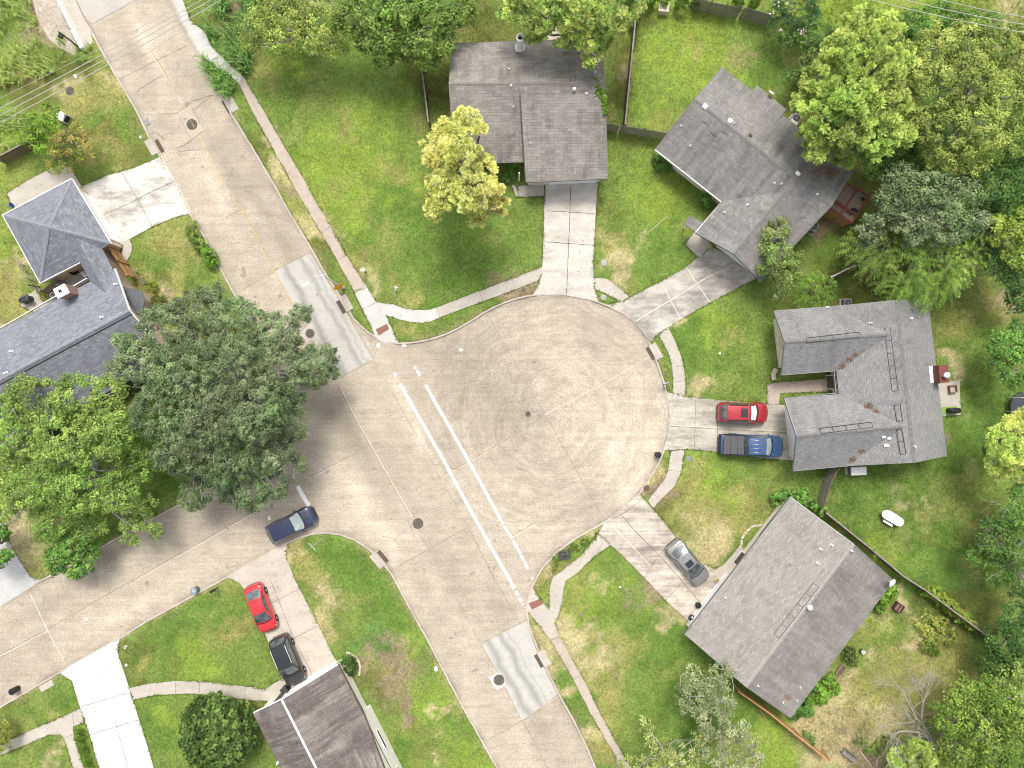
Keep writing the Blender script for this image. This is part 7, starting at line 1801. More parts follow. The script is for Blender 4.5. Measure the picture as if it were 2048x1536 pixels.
P_BLACK = m_paint('paint_black', (0.018, 0.019, 0.023), .28, .6, 0)
P_CRIM = m_paint('paint_crimson', (0.40, 0.022, 0.03), .3, .8, .3)
P_BLUE = m_paint('paint_blue', (0.032, 0.082, 0.20), .28, .9, .2)
P_SILV = m_paint('paint_silver', (0.24, 0.237, 0.233), .28, .8, .3)
car('parked_car', 'navy blue crossover standing on the side street by the corner lawn', 'car', 582, 1050, (100, -49), 4.75, 1.9, 1.62, P_NAVY, 'suv', .85, screen=SCREEN)
car('parked_car', 'bright red saloon parked on the beige driveway', 'car', 522, 1216, (38, 96), 4.6, 1.82, 1.45, P_RED, 'sedan', .75, rearspoiler=True)
car('parked_car', 'black SUV with silver roof rails and black sunroof nose to the brown roofed house', 'car', 575, 1321, (39, 92), 4.7, 1.92, 1.72, P_BLACK, 'suv', .9, sunroof=(.05, .62), rails=True)
car('parked_car', 'crimson SUV with a white sunshade in its windscreen on the worn driveway', 'car', 1486, 825, (100, 2), 4.6, 1.88, 1.66, P_CRIM, 'suv', .85, sunroof=(.12, .42), shade=True, rails=True, light=DARK)
car('pickup_truck', 'blue pickup truck with a black bed cover parked beside the crimson SUV', 'pickup truck', 1504, 891, (120, 5), 5.75, 2.02, 1.9, P_BLUE, 'pickup', 1.0, tonneau=True, screen=SCREEN)
car('parked_car', 'silver saloon with a black sunroof parked on the cracked driveway', 'car', 1376, 1125, (60, 71), 4.7, 1.84, 1.46, P_SILV, 'sedan', .75, sunroof=(.08, .5))
# ------------------------------------------------------------------ street furniture and small things
G_DR = 'kerb storm drains'; G_MH = 'manhole covers'; G_ML = 'meter lids'; G_BIN = 'rubbish bins put out'
CAPC = m_concrete('drain_cap_concrete', (0.40, 0.355, 0.30), (0.50, 0.455, 0.395), 0, 0, 8, speck=.18)

def storm_drain(label, cap, throat, ang, L=1.55, w=.75):
    c = W(cap[0], cap[1], .12); g = W(throat[0], throat[1], 0.02)
    t = thing('storm_drain', (c.x, c.y, 0), label, 'storm drain', G_DR)
    m = MB(); m.rbox((c.x, c.y, .08), (L, w, .14), ang, .03); m.build('concrete_cap', CAPC, t)
    m = MB(); m.box((g.x, g.y, .012), (L * .86, .36, .016), ang); gr = m.build('grate', RUSTY, t)
    b = MB(); n = 9
    for k in range(n):
        s = -L * .4 + L * .8 * k / (n - 1)
        b.box((g.x + math.cos(ang) * s, g.y + math.sin(ang) * s, .026), (.035, .32, .02), ang)
    b.build('bar', IRON, gr)['kind'] = 'stuff'
    return t
storm_drain('storm drain with a grate beside the bleached driveway mouth', (303, 294), (319, 292), ROT)
storm_drain('storm drain at the reeds on the far kerb of the main road', (463, 208), (453, 213), ROT)
storm_drain('storm drain beside the grey road repair and the yellow sign', (692, 606), (682, 614), ROT)
storm_drain('storm drain on the turning circle kerb below the patchy driveway', (1312, 703), (1301, 707), ROT)
storm_drain('storm drain on the rounded corner of the big southern lawn', (755, 1121), (766, 1113), ROT + .18)
storm_drain('storm drain beside the lower grey road repair', (1088, 1317), (1078, 1322), ROT)
storm_drain('storm drain with a broken concrete cap left of the white driveway', (93, 1372), (86, 1366), SROT, 1.4, .6)

def manhole(label, px, py, r=.42, ring=True, z=None):
    c = W(px, py, 0); gz = (z if z is not None else zsurf(c.x, c.y)) + .012
    t = thing('manhole_cover', (c.x, c.y, gz), label, 'manhole cover', G_MH)
    m = MB(); m.lathe([(r, -.03), (r, .006), (r * .93, .012), (r * .9, .002), (.02, .004)], (0, 0, 0), 28); m.build('lid', IRON, t, False, True)
    if ring:
        m = MB(); m.lathe([(r * 1.02, -.03), (r * 1.02, .008), (r * 1.2, .008), (r * 1.22, -.03)], (0, 0, 0), 28); m.build('rim', CAPC if ring == 2 else RUSTY, t, False, True)
    m = MB()
    for k in range(-3, 4): m.box((0, k * r * .24, .012), (2 * math.sqrt(max(.01, (r * .8) ** 2 - (k * r * .24) ** 2)), .03, .008), .5)
    m.build('tread', RUSTY, t, False, True)
manhole('manhole cover with a brown patch on the upper main road', 384, 249)
manhole('manhole cover at the centre line beside the grey repair', 620, 667, .42, 2)
manhole('manhole cover in a square collar near the two white lines', 836, 1047)
manhole('manhole cover on the lower grey road repair', 998, 1360)
manhole('small valve cover in the middle of the turning circle', 1056, 828, .26, False)
manhole('worn manhole cover in the dry grass under the wires', 141, 183, .4, False, .1)

BRICKRED = pmat('tactile_red', (0.25, 0.115, 0.085), .85, .15, 6)
for lab, P in (('brown red tactile pad on the ramp at the north end of the white lines', [(752, 659), (774, 648), (779, 658), (758, 670)]), ('brown red tactile pad on the ramp at the south end of the white lines', [(1058, 1206), (1080, 1197), (1086, 1207), (1064, 1218)])):
    wp = WP(P); c = sum(wp, Vector()) / 4; gz = max(zsurf(p.x, p.y) for p in wp) + .006
    m = MB(); m.prism([(p.x - c.x, p.y - c.y) for p in wp], -.06, .012)
    d1 = wp[1] - wp[0]; d2 = wp[3] - wp[0]
    for i in range(9):
        for j in range(4):
            p = wp[0] + d1 * ((i + .5) / 9) + d2 * ((j + .5) / 4) - c; m.box((p.x, p.y, .015), (.05, .05, .012))
    o = m.build('tactile_paving', BRICKRED); o.location = (c.x, c.y, gz); tag(o, lab, 'tactile paving', 'tactile pads')

def meter_lid(label, px, py, s=.34, mat=None, z=.11):
    c = W(px, py, .1); m = MB(); m.lathe([(s, -.04), (s, .012), (s * .85, .02), (.02, .02)], (0, 0, 0), 14)
    o = m.build('meter_lid', mat or GREYM); o.location = (c.x, c.y, z); tag(o, label, 'meter lid', G_ML)
meter_lid('grey meter lid in the grass right of the pale driveway', 1208, 526, .28)
meter_lid('grey meter lid in the small grass wedge by the patchy driveway', 1207, 595, .28)
meter_lid('dark meter lid in the soil strip left of the pale driveway', 1047, 580, .22, IRON)
meter_lid('grey meter lid in the grass below the pickup driveway', 1378, 917, .28)
meter_lid('dark earth covered meter lid in the dry verge by the kerb', 1293, 976, .3, RUSTY)

# --- street lamp with a curved arm
b = W(688, 576, 0)
t = thing('street_lamp', (b.x, b.y, .1), 'pale street lamp whose curved arm reaches over the grey repair', 'street lamp')
m = MB(); m.lathe([(.16, .1), (.16, .35), (.10, .4), (.085, 3.2), (.06, 6.4)], (b.x, b.y, 0), 12); m.build('pole', GALV, t, True)
e = W(617, 566, 6.75); p0 = Vector((b.x, b.y, 6.3)); q = W(651, 551, 6.6)
m = MB(); m.tube([p0, p0.lerp(q, .45) + Vector((0, 0, .08)), q + Vector((0.1, .1, .12)), q.lerp(e, .5) + Vector((0, .12, .18)), e], [.05, .045, .042, .04, .04], 8); arm = m.build('arm', GALV, t, True)
m = MB(); d = (e - q).normalized(); rz = math.atan2(d.y, d.x)
m.add([tuple(Matrix.Rotation(rz, 3, 'Z') @ Vector((x, y, zz)) + e) for x, y, zz in [(-.1, -.05, .06), (.15, -.12, .09), (.5, -.13, .07), (.66, -.06, .02), (.66, .06, .02), (.5, .13, .07), (.15, .12, .09), (-.1, .05, .06)] + [(-.1, -.05, -.02), (.15, -.12, -.05), (.5, -.13, -.06), (.66, -.06, -.02), (.66, .06, -.02), (.5, .13, -.06), (.15, .12, -.05), (-.1, .05, -.02)]], [tuple(range(8)), tuple(reversed(range(8, 16)))] + [(i, i + 8, (i + 1) % 8 + 8, (i + 1) % 8) for i in range(8)])
m.build('lamp_head', WHITE, t, False, fix=True)
# --- yellow diamond warning sign
b = W(690, 579, 0)
t = thing('warning_sign', (b.x, b.y, .1), 'yellow diamond warning sign beside the street lamp', 'road sign')
m = MB(); m.tube([(b.x, b.y, 0), (b.x, b.y, 2.75)], .035, 6); m.build('post', GALV, t)
m = MB(); rz = SROT; s = .54
ax = Vector((math.cos(rz), math.sin(rz), 0)); tilt = Vector((.20, -.38, 0)) * .55
cz = Vector((b.x, b.y, 2.35)) + Vector((-.03, -.06, 0))
pts = [cz + ax * s, cz + Vector((0, 0, s)) - tilt * .9, cz - ax * s, cz - Vector((0, 0, s)) + tilt * .9]
nn_ = Vector((-ax.y, ax.x, 0)) * .012
m.add([p - nn_ for p in pts] + [p + nn_ for p in pts], [(0, 1, 2, 3), (7, 6, 5, 4), (0, 4, 5, 1), (1, 5, 6, 2), (2, 6, 7, 3), (3, 7, 4, 0)])
m.build('sign_plate', pmat('sign_yellow', (0.75, 0.36, 0.02), .5, .08, 5), t, fix=True)
# --- globe lamp, bollard, posts
b = W(732, 545, 0); t = thing('lawn_lamp', (b.x, b.y, .1), 'short post lamp with a white globe on the north lawn', 'garden lamp')
m = MB(); m.lathe([(.1, .08), (.06, .12), (.045, 1.1), (.09, 1.15)], (b.x, b.y, 0), 10); m.build('post', DARK, t, True)
m = MB(); m.lathe([(.08, 1.14), (.19, 1.24), (.235, 1.38), (.19, 1.54), (.09, 1.62), (.01, 1.64)], (b.x, b.y, 0), 18); m.build('globe', WHITE, t, True)
b = W(791, 586, 0); t = thing('utility_post', (b.x, b.y, .1), 'white tube marker post with a short arm on the north lawn', 'post')
tp = W(796, 570, .85)
m = MB(); m.tube([(b.x, b.y, 0), (b.x + .12, b.y + .45, .75)], .075, 10); m.build('tube', WHITE, t, True)
m = MB(); m.tube([(b.x + .0, b.y + .48, .8), (b.x + .34, b.y + .40, .8)], .07, 8); m.build('arm', WHITE, t, True)
b = W(642, 1079, 0); t = thing('street_name_sign', (b.x, b.y, .1), 'pole with crossed pale street name plates on the corner lawn', 'street sign')
m = MB(); m.tube([(b.x, b.y, 0), (b.x, b.y, 3.0)], .032, 8); m.build('post', GALV, t)
for a, z in ((SROT + .22, 2.8), (ROT + .25, 2.98)):
    m = MB(); m.rbox((b.x, b.y, z), (.92, .03, .2), a, .01); m.build('name_plate', pmat('name_plate_pale', (0.55, 0.62, 0.60), .5, .1, 5), t)
b = W(161, 97, 0); t = thing('lamp_post', (b.x, b.y, .1), 'short black post with a square black lamp head by the white barrier', 'lamp post')
hd = W(121, 72, 3.0); kk = W(161, 97, 0)
m = MB(); m.tube([(b.x, b.y, 0), (b.x, b.y, 2.7), (b.x - .2, b.y + .12, 2.95), (hd.x + .2, hd.y - .12, 3.0)], [.07, .06, .055, .05], 8); m.build('post', DARK, t, True)
m = MB(); m.rbox((hd.x, hd.y, 3.0), (.42, .4, .14), -.4, .04); m.build('lamp_head', DARK, t)

# --- bridge barrier at the top left
t = thing('bridge_barrier', (*W(136, 45, 0).xy, .1), 'white concrete barrier along the bridge edge at the top left', 'barrier')
a = W(112, -8, 1.0); b_ = W(162, 95, .9); d = (b_ - a).normalized(); rz = math.atan2(d.y, d.x); L_ = (b_ - a).length
mid_ = a.lerp(b_, .62)
m = MB(); c = a.lerp(mid_, .5); m.rbox((c.x, c.y, .52), ((mid_ - a).length, .24, .98), rz, .04); m.build('rail_wall', WHITE, t)
m = MB(); c = mid_.lerp(b_, .5); m.rbox((c.x, c.y, .46), ((b_ - mid_).length, .36, .9), rz, .06); m.build('end_block', WHITE, t)

# --- power lines
t = thing('power_pole', (*W(541, 15, 0).xy, .1), 'dark wooden utility pole at the top edge above the reeds', 'utility pole')
b = W(541, 15, 0); m = MB(); m.tube([(b.x, b.y, 0), (b.x, b.y, 9.2)], [.17, .12], 9); m.build('pole', WOODDARK, t, True)
m = MB(); m.box((b.x, b.y, 8.3), (.12, 2.6, .12), .3); m.build('crossarm', WOODDARK, t)
WIREM = pmat('wire_pale', (0.46, 0.445, 0.41), .5, .1, 5)
def wire(label, p, q, z0, z1, r=.028):
    a = W(p[0], p[1], z0); b = W(q[0], q[1], z1); m = MB()
    m.tube([a.lerp(b, i / 20) + Vector((0, 0, -.3 * math.sin(PI * i / 20))) for i in range(21)], r, 5)
    c = a.lerp(b, .5); o = m.build('power_line', WIREM); tag(o, label, 'wire', 'overhead wires')
for lab, y0, y1, r in (('uppermost thin wire over the bridge approach', 194, -46, .016), ('second overhead wire down from the bridge over the approach', 215, -36, .03), ('third overhead wire down from the bridge over the approach', 230, -26, .03), ('lowest overhead wire over the dry verge at the left', 245, -14, .03)):
    dx = 463; wire(lab, (-60, y0 + 60 * .53), (520, y0 + (y1 - y0) * 520 / dx), 7.2, 8.2, r)
for lab, p, q in (('left wire of three crossing the upper right corner', (1700, -11), (2110, 76)), ('middle wire of three crossing the upper right corner', (1760, -13), (2110, 59)), ('right wire of three crossing the upper right corner', (1840, -12), (2110, 43))):
    wire(lab, p, q, 13.5, 13.8, .024)

# --- bins
def round_bin(label, px, py, r, h, mat, lean=(0, 0), openm=None, inner=DARK):
    b = W(px, py, h); gz = zsurf(b.x, b.y)
    b = W(px, py, h + gz)
    t = thing('rubbish_bin', (b.x, b.y, gz), label, 'bin', G_BIN)
    m = MB(); m.lathe([(r * .82, 0), (r, h * .92), (r * 1.06, h * .93), (r * 1.06, h), (r * .92, h)], (0, 0, 0), 20); m.build('barrel', mat, t, True, True)
    m = MB(); m.lathe([(r * .93, h - .05), (r * .7, h - .02), (r * .3, h + .015), (.01, h + .02)], (0, 0, 0), 20); m.build('lid', inner, t, True, True)
    return t
round_bin('black round bin on the turning circle kerb', 1317, 910, .27, .85, DARK)
round_bin('grey blue round bin on the side street kerb', 387, 1182, .29, .8, pmat('bin_grey_blue', (0.22, 0.27, 0.30), .5, .12, 5), inner=pmat('bin_lid_grey', (0.36, 0.42, 0.45), .5, .1, 5))
round_bin('black round bin on the kerb at the lower left edge', 23, 1384, .29, .9, DARK)
round_bin('black flower tub by the warm grey house driveway', 1397, 1211, .26, .4, DARK)
c = W(570, 1381, .9); t = thing('wheelie_bin', (c.x, c.y, .11), 'black wheeled bin beside the nose of the black SUV', 'bin')
m = MB(); m.rbox((0, 0, .5), (.56, .62, .95), SROT, .06); m.build('tub', DARK, t, False, True)
m = MB(); m.rbox((0, 0, 1.02), (.62, .68, .07), SROT, .03); m.build('lid', pmat('bin_lid_black', (0.05, 0.05, 0.052), .5, .15, 5), t, False, True)
for s in (-1, 1):
    m = MB(); m.lathe([(.02, -.03), (.11, -.03), (.11, .03), (.02, .03)], (math.cos(SROT) * .25 * s + .13, math.sin(SROT) * .25 * s - .26, .11), 12, Matrix.Rotation(PI / 2, 3, 'X')); m.build('wheel', RUBBER, t, True, True)
# bin bag
c = W(1384, 1236, .3); rng = random.Random(4); m = MB(); prof = [(.25, 0), (.33, .12), (.34, .25), (.26, .42), (.1, .52), (.06, .58), (.11, .64)]
m.lathe(prof, (0, 0, 0), 12); m.v = [(x + rng.uniform(-.04, .04), y + rng.uniform(-.04, .04), z) for x, y, z in m.v]
o = m.build('bin_bag', pmat('bag_black', (0.02, 0.02, 0.022), .25, .2, 8, spec=.6)); o.location = (c.x, c.y, zsurf(c.x, c.y)); tag(o, 'knotted black bag at the edge of the warm grey house driveway', 'bag')
c = W(1434, 1160, .3); t = thing('flower_pot', (c.x, c.y, .11), 'small tan pot beside the silver saloon', 'flower pot')
m = MB(); m.lathe([(.12, 0), (.18, .28), (.2, .3), (.16, .31), (.15, .24), (.02, .24)], (0, 0, 0), 14); m.build('pot', pmat('pot_tan', (0.55, 0.45, 0.24), .8, .1, 5), t, False, True)
m = MB(); m.lathe([(.14, .245), (.1, .27), (.01, .28)], (0, 0, 0), 10); m.build('soil', RUSTLEAF, t, False, True)

# --- mailboxes
def mailbox(label, px, py, rz, body):
    b = W(px, py, 0.6); t = thing('mailbox', (b.x, b.y, .1), label, 'mailbox', None, rz)
    m = MB(); m.box((0, 0, .5), (.1, .1, 1.0)); m.build('post', WOODDARK, t, False, True)
    m = MB(); pr = [(-.1, 0), (.1, 0), (.1, .12), (.07, .19), (0, .22), (-.07, .19), (-.1, .12)]
    m.add([(-.27, y, 1.0 + z) for y, z in pr] + [(.27, y, 1.0 + z) for y, z in pr], [tuple(reversed(range(7))), tuple(range(7, 14))] + [(i, (i + 1) % 7, (i + 1) % 7 + 7, i + 7) for i in range(7)]); m.build('box', body, t, False, True, True)
    m = MB(); m.box((.1, .115, 1.2), (.04, .02, .16)); m.build('flag', TAIL, t, False, True)
mailbox('black mailbox on the lawn corner above the red saloon', 431, 1178, SROT, DARK)
mailbox('black and white mailbox on the turning circle kerb above the worn driveway', 1329, 767, .2, GREYM)

# --- air conditioners and boxes by the houses
def aircon(label, px, py, rz, s=.85, h=.8, mat=None, name='air_conditioner'):
    b = W(px, py, h); t = thing(name, (b.x, b.y, .1), label, 'air conditioner', 'air conditioners', rz)
    m = MB(); m.rbox((0, 0, .04), (s * 1.3, s * 1.25, .1), 0, .02); m.build('pad', CAPC, t, False, True)
    m = MB(); m.rbox((0, 0, h / 2 + .06), (s, s, h), 0, .05); m.build('case', mat or GREYM, t, False, True)
    m = MB(); m.lathe([(s * .40, h + .062), (s * .38, h + .085), (s * .1, h + .08), (.01, h + .1)], (0, 0, 0), 20); f = m.build('fan_grille', DARK, t, False, True)
    m = MB()
    for k in range(6): m.box((0, 0, h + .095), (s * .76, .015, .012), k * PI / 6)
    m.build('guard', GREYM, f, False, True)
aircon('pale air conditioner against the right wall of the turned grey house', 1626, 453, math.atan2(-.617, .787))
aircon('round dark air conditioner behind the top wing of the C shaped house', 1695, 606, .05, .75, .7)
aircon('grey air conditioner under the lime pine behind the turned grey house', 1592, 237, math.atan2(-.617, .787), .8)
b = W(1716, 941, .9); t = thing('storage_chest', (b.x, b.y, .1), 'white lidded chest on a slab below the C shaped house', 'chest', None, .04)
m = MB(); m.rbox((-.06, .04, .04), (1.62, .95, .1), 0, .02); m.build('slab', CAPC, t, False, True)
m = MB(); m.rbox((.05, -.05, .42), (1.35, .7, .72), 0, .05); m.build('tub', GREYM, t, False, True)
m = MB(); m.rbox((.05, -.05, .83), (1.45, .78, .12), 0, .05); m.build('lid', WHITE, t, False, True)
b = W(1583, 250, .6); t = thing('storage_box', (b.x, b.y, .1), 'white box beside the back wall of the turned grey house', 'box', None, math.atan2(-.617, .787))
m = MB(); m.rbox((0, 0, .4), (.75, .6, .8), 0, .05); m.build('tub', WHITE, t, False, True); m = MB(); m.rbox((0, 0, .84), (.8, .65, .08), 0, .03); m.build('lid', CREAM, t, False, True)
b = W(1327, 15, .6); t = thing('storage_chest', (b.x, b.y, .1), 'beige metal chest at the top of the bright back lawn', 'chest', None, -.1)
m = MB(); m.rbox((0, 0, .35), (.9, .95, .7), 0, .04); m.build('tub', CREAM, t, False, True); m = MB(); m.rbox((0, 0, .74), (.98, 1.02, .08), 0, .03); m.build('lid', pmat('chest_lid', (0.58, 0.52, 0.42), .6, .1, 4), t, False, True); m = MB(); m.lathe([(.05, .78), (.05, .79), (.01, .79)], (-.3, -.22, 0), 10); m.build('vent', DARK, t, False, True)
b = W(121, 231, .9); t = thing('utility_box', (b.x, b.y, .1), 'white sloped utility box at the edge of the small fresh green tree', 'utility box', None, -.5)
m = MB(); m.add([(-.42, -.4, 0), (.42, -.4, 0), (.42, .4, 0), (-.42, .4, 0), (-.42, -.4, .75), (.42, -.4, .75), (.36, .34, 1.0), (-.36, .34, 1.0)], [(3, 2, 1, 0), (4, 5, 6, 7), (0, 1, 5, 4), (1, 2, 6, 5), (2, 3, 7, 6), (3, 0, 4, 7)]); m.build('cabinet', WHITE, t, False, True)
m = MB(); m.box((.44, 0, .42), (.03, .6, .6)); m.build('door', DARK, t, False, True)
# satellite dish by the turned grey house
dp = W(1543, 186, 3.1); t = thing('satellite_dish', (dp.x, dp.y, 2.6), 'small white satellite dish at the back eave of the turned grey house', 'satellite dish')
tl = Matrix.Rotation(math.radians(-40), 3, 'X') @ Matrix.Rotation(math.radians(25), 3, 'Y')
m = MB(); m.lathe([(.02, 0), (.2, .03), (.3, .08), (.31, .09), (.02, .02)], (0, 0, .45), 18, tl); m.build('dish', WHITE, t, True, True)
m = MB(); m.tube([(0, -.15, -.2), (0, -.1, .3), (0, 0, .45)], .025, 6); m.build('mount', GREYM, t, True, True)
m = MB(); m.tube([(0, 0, .45), (-.28, .1, .62)], .015, 5); m.build('feed_arm', WHITE, t, True, True)

# --- oval picnic table with its bench
b = W(1785, 1036, .75); t = thing('picnic_table', (b.x, b.y, .1), 'white oval picnic table on the dark east lawn', 'table', None, math.atan2(-.5, .866))
out = []
for k in range(28):
    a = 2 * PI * k / 28; x = .62 * (1 if math.cos(a) > 0 else -1) + .5 * math.cos(a); out.append((x, .43 * math.sin(a)))
m = MB(); m.prism(out, .68, .74); m.prism([(x * .97, y * .97) for x, y in out], .735, .752); m.build('tabletop', WHITE, t, False, True)
for s in (-1, 1):
    m = MB(); m.rbox((-.0, (.38 if s > 0 else -.60), .42), (1.0, .24, .05), 0, .015); bn = m.build('bench', WHITE, t, False, True)
    for u in (-1, 1):
        m = MB(); m.tube([(u * .5, s * .2, .68), (u * .5, s * .55, .03)], .03, 6); m.build('leg', GREYM, t, False, True)
        m = MB(); m.tube([(u * .42, s * .25, .38), (u * .42, (.46 if s > 0 else -.68), .39)], .025, 6); m.build('bench_arm', GREYM, bn, False, True)
# --- patio by the C shaped house
b = W(1906, 778, .4); t = thing('fire_pit', (b.x, b.y, .1), 'rusty square fire pit on the patio below the brick chimney', 'fire pit', None, .1)
m = MB()
for s in (-1, 1): m.box((s * .32, 0, .25), (.06, .7, .3)); m.box((0, s * .32, .25), (.58, .06, .3))
m.build('rim', pmat('rust_pit', (0.26, 0.13, 0.08), .85, .3, 6), t, False, True); m = MB(); m.box((0, 0, .15), (.58, .58, .06)); m.build('pan', CAPC, t, False, True)
for u in (-1, 1):
    for s in (-1, 1): m = MB(); m.box((u * .3, s * .3, .06), (.05, .05, .12)); m.build('leg', RUSTY, t, False, True)
b = W(1905, 821, .5); t = thing('covered_grill', (b.x, b.y, .1), 'dark covered grill on a green mat beside the patio', 'grill', None, .05)
m = MB(); m.rbox((-.05, 0, .02), (1.5, .72, .04), 0, .01); m.build('mat', pmat('green_mat', (0.22, 0.33, 0.08), .9, .1, 5), t, False, True)
m = MB(); m.rbox((.1, 0, .45), (1.0, .46, .85), 0, .12); m.build('cover', DARK, t, False, True)
m = MB(); m.tube([(.6, -.2, .7), (.72, 0, .72), (.6, .2, .7)], .02, 6); m.build('handle', GREYM, t, True, True)
# --- trampoline at the right edge
b = W(2046, 812, .8); t = thing('trampoline', (b.x, b.y, .1), 'dark trampoline with pale curved poles cut by the right edge', 'trampoline')
m = MB(); m.lathe([(1.2, .78), (1.2, .8), (.02, .79)], (0, 0, 0), 28); m.build('mat', pmat('tramp_mat', (0.05, 0.055, 0.065), .7, .1, 5), t, False, True)
m = MB(); m.tube([(1.3 * math.cos(k * PI / 14), 1.3 * math.sin(k * PI / 14), .8) for k in range(29)], .05, 6); m.build('rim', DARK, t, True, True)
for k in range(6):
    a = k * PI / 3 + .4; m = MB(); m.tube([(1.3 * math.cos(a), 1.3 * math.sin(a), 0), (1.3 * math.cos(a), 1.3 * math.sin(a), .8), (1.36 * math.cos(a), 1.36 * math.sin(a), 1.9), (1.2 * math.cos(a), 1.2 * math.sin(a), 2.5)], .035, 6); m.build('pole', WHITE, t, True, True)
# --- curved stone bench, stone edgings
STONE = pmat('garden_stone', (0.52, 0.45, 0.36), .9, .15, 4)
b = W(1551, 749, .4); t = thing('garden_bench', (b.x, b.y, .1), 'curved pale stone bench at the gable of the C shaped house', 'bench')
arc = [W(1553, 738, .5), W(1548, 745, .5), W(1547, 752, .5), W(1549, 760, .5)]
m = MB()
for p, q in zip(arc[:-1], arc[1:]):
    d = q - p; m.rbox(((p.x + q.x) / 2, (p.y + q.y) / 2, .48), (d.length * 1.04, .42, .12), math.atan2(d.y, d.x), .03)
m.build('seat', STONE, t)
for p in (arc[0].lerp(arc[1], .5), arc[2].lerp(arc[3], .5)):
    m = MB(); m.rbox((p.x, p.y, .25), (.25, .3, .36), .3, .03); m.build('leg', STONE, t)
def edging(label, pts, n):
    wp = WP(pts, .15); t = thing('stone_edging', (wp[0].x, wp[0].y, .1), label, 'edging'); m = MB(); L = [0]
    for a, b in zip(wp[:-1], wp[1:]): L.append(L[-1] + (b - a).length)
    for k in range(n):
        s = L[-1] * (k + .5) / n
        for i in range(len(wp) - 1):
            if s <= L[i + 1] + 1e-6:
                p = wp[i].lerp(wp[i + 1], (s - L[i]) / (L[i + 1] - L[i])); d = wp[i + 1] - wp[i]; break
        m.rbox((p.x + random.uniform(-.03, .03), p.y + random.uniform(-.03, .03), .14), (L[-1] / n * .92, .2, .16), math.atan2(d.y, d.x) + random.uniform(-.1, .1), .03)
    m.build('stones', STONE, t)
edging('curved row of pale stones in the grass beside the warm grey house', [(1481, 1096), (1484, 1076), (1494, 1062), (1506, 1053), (1524, 1050)], 12)
edging('curved row of tan stones round the dark shrub by the brown roof', [(692, 1305), (707, 1311), (717, 1322), (720, 1334), (718, 1352)], 12)

# --- north west yard things
b = W(47, 598, .9); t = thing('covered_grill', (b.x, b.y, .12), 'black covered barbecue behind the blue grey house', 'grill', None, .5)
m = MB(); m.rbox((0, 0, .5), (.95, .55, .98), 0, .16); m.build('cover', pmat('cover_grey', (0.09, 0.095, 0.105), .7, .2, 4), t, False, True); m = MB(); m.box((.36, -.36, .55), (.3, .12, .5)); m.build('side_shelf', DARK, t, False, True)
b = W(107, 590, .4); t = thing('flower_pot', (b.x, b.y, .12), 'white round planter beside the white capped chimney', 'flower pot')
m = MB(); m.lathe([(.16, 0), (.25, .4), (.27, .42), (.22, .43), (.2, .34), (.02, .34)], (0, 0, 0), 16); m.build('pot', WHITE, t, False, True); m = MB(); m.lathe([(.2, .36), (.1, .39), (.01, .4)], (0, 0, 0), 10); m.build('soil', RUSTLEAF, t, False, True)
b = W(150, 543, .6); t = thing('patio_chair', (b.x, b.y, .12), 'black chair in the narrow court of the blue grey house', 'chair', None, .5)
m = MB(); m.rbox((0, 0, .44), (.5, .5, .06), 0, .02); m.build('seat', DARK, t, False, True); m = MB(); m.rbox((-.25, 0, .72), (.05, .5, .55), 0, .02); m.build('backrest', DARK, t, False, True)
for u in (-1, 1):
    m = MB(); m.box((0, u * .27, .62), (.45, .05, .04)); m.build('armrest', DARK, t, False, True)
    for s in (-1, 1): m = MB(); m.tube([(u * .22, s * .22, .42), (u * .24, s * .24, 0)], .02, 5); m.build('leg', DARK, t, False, True)
b = W(168, 549, .5); t = thing('cool_box', (b.x, b.y, .12), 'blue cool box against the court wall of the blue grey house', 'cool box', None, -.9)
BLUEP = pmat('blue_plastic', (0.02, 0.10, 0.35), .45, .1, 5)
m = MB(); m.rbox((0, 0, .2), (.62, .32, .38), 0, .03); m.build('tub', BLUEP, t, False, True); m = MB(); m.rbox((0, 0, .42), (.64, .34, .06), 0, .02); m.build('lid', WHITE, t, False, True)
b = W(23, 410, .3); t = thing('bucket', (b.x, b.y, .1), 'small blue bucket beside the north west patio', 'bucket')
m = MB(); m.lathe([(.13, 0), (.18, .3), (.2, .31), (.17, .31), (.125, .04), (.01, .04)], (0, 0, 0), 14); m.build('pail', BLUEP, t, False, True); m = MB(); m.tube([(-.18, 0, .3), (-.1, 0, .42), (.1, 0, .42), (.18, 0, .3)], .012, 5); m.build('handle', GREYM, t, True, True)
b = W(293, 244, .1); m = MB(); m.rbox((0, 0, .03), (.42, .58, .05), ROT + PI / 2, .01); m.box((0, 0, .06), (.3, .05, .02), ROT + PI / 2)
o = m.build('metal_plate', GREYM); o.location = (b.x, b.y, .012); tag(o, 'dark grey metal plate lying on the road by the left kerb', 'plate')
# --- back garden of the warm grey house
b = W(1797, 1215, .4); t = thing('planter_box', (b.x, b.y, .1), 'dark brown open box in the dry back garden', 'planter', None, -.6)
BRN = pmat('dark_stained_wood', (0.11, 0.055, 0.045), .8, .2, 4)
m = MB()
for s in (-1, 1): m.box((s * .36, 0, .25), (.06, .8, .46)); m.box((0, s * .37, .25), (.66, .06, .46))
m.build('side_board', BRN, t, False, True); m = MB(); m.box((0, 0, .3), (.64, .66, .05)); m.build('soil', pmat('box_inside', (0.20, 0.12, 0.10), .9, .2, 4), t, False, True); m = MB(); m.box((0, 0, .49), (.07, .72, .04)); m.build('slat', BRN, t, False, True)
b = W(1682, 1341, .3); t = thing('raised_bed', (b.x, b.y, .1), 'narrow wooden frame bed against the back wall of the warm grey house', 'planter', None, .95)
m = MB()
for s in (-1, 1): m.box((0, s * .24, .15), (1.1, .05, .28)); m.box((s * .53, 0, .15), (.05, .44, .28))
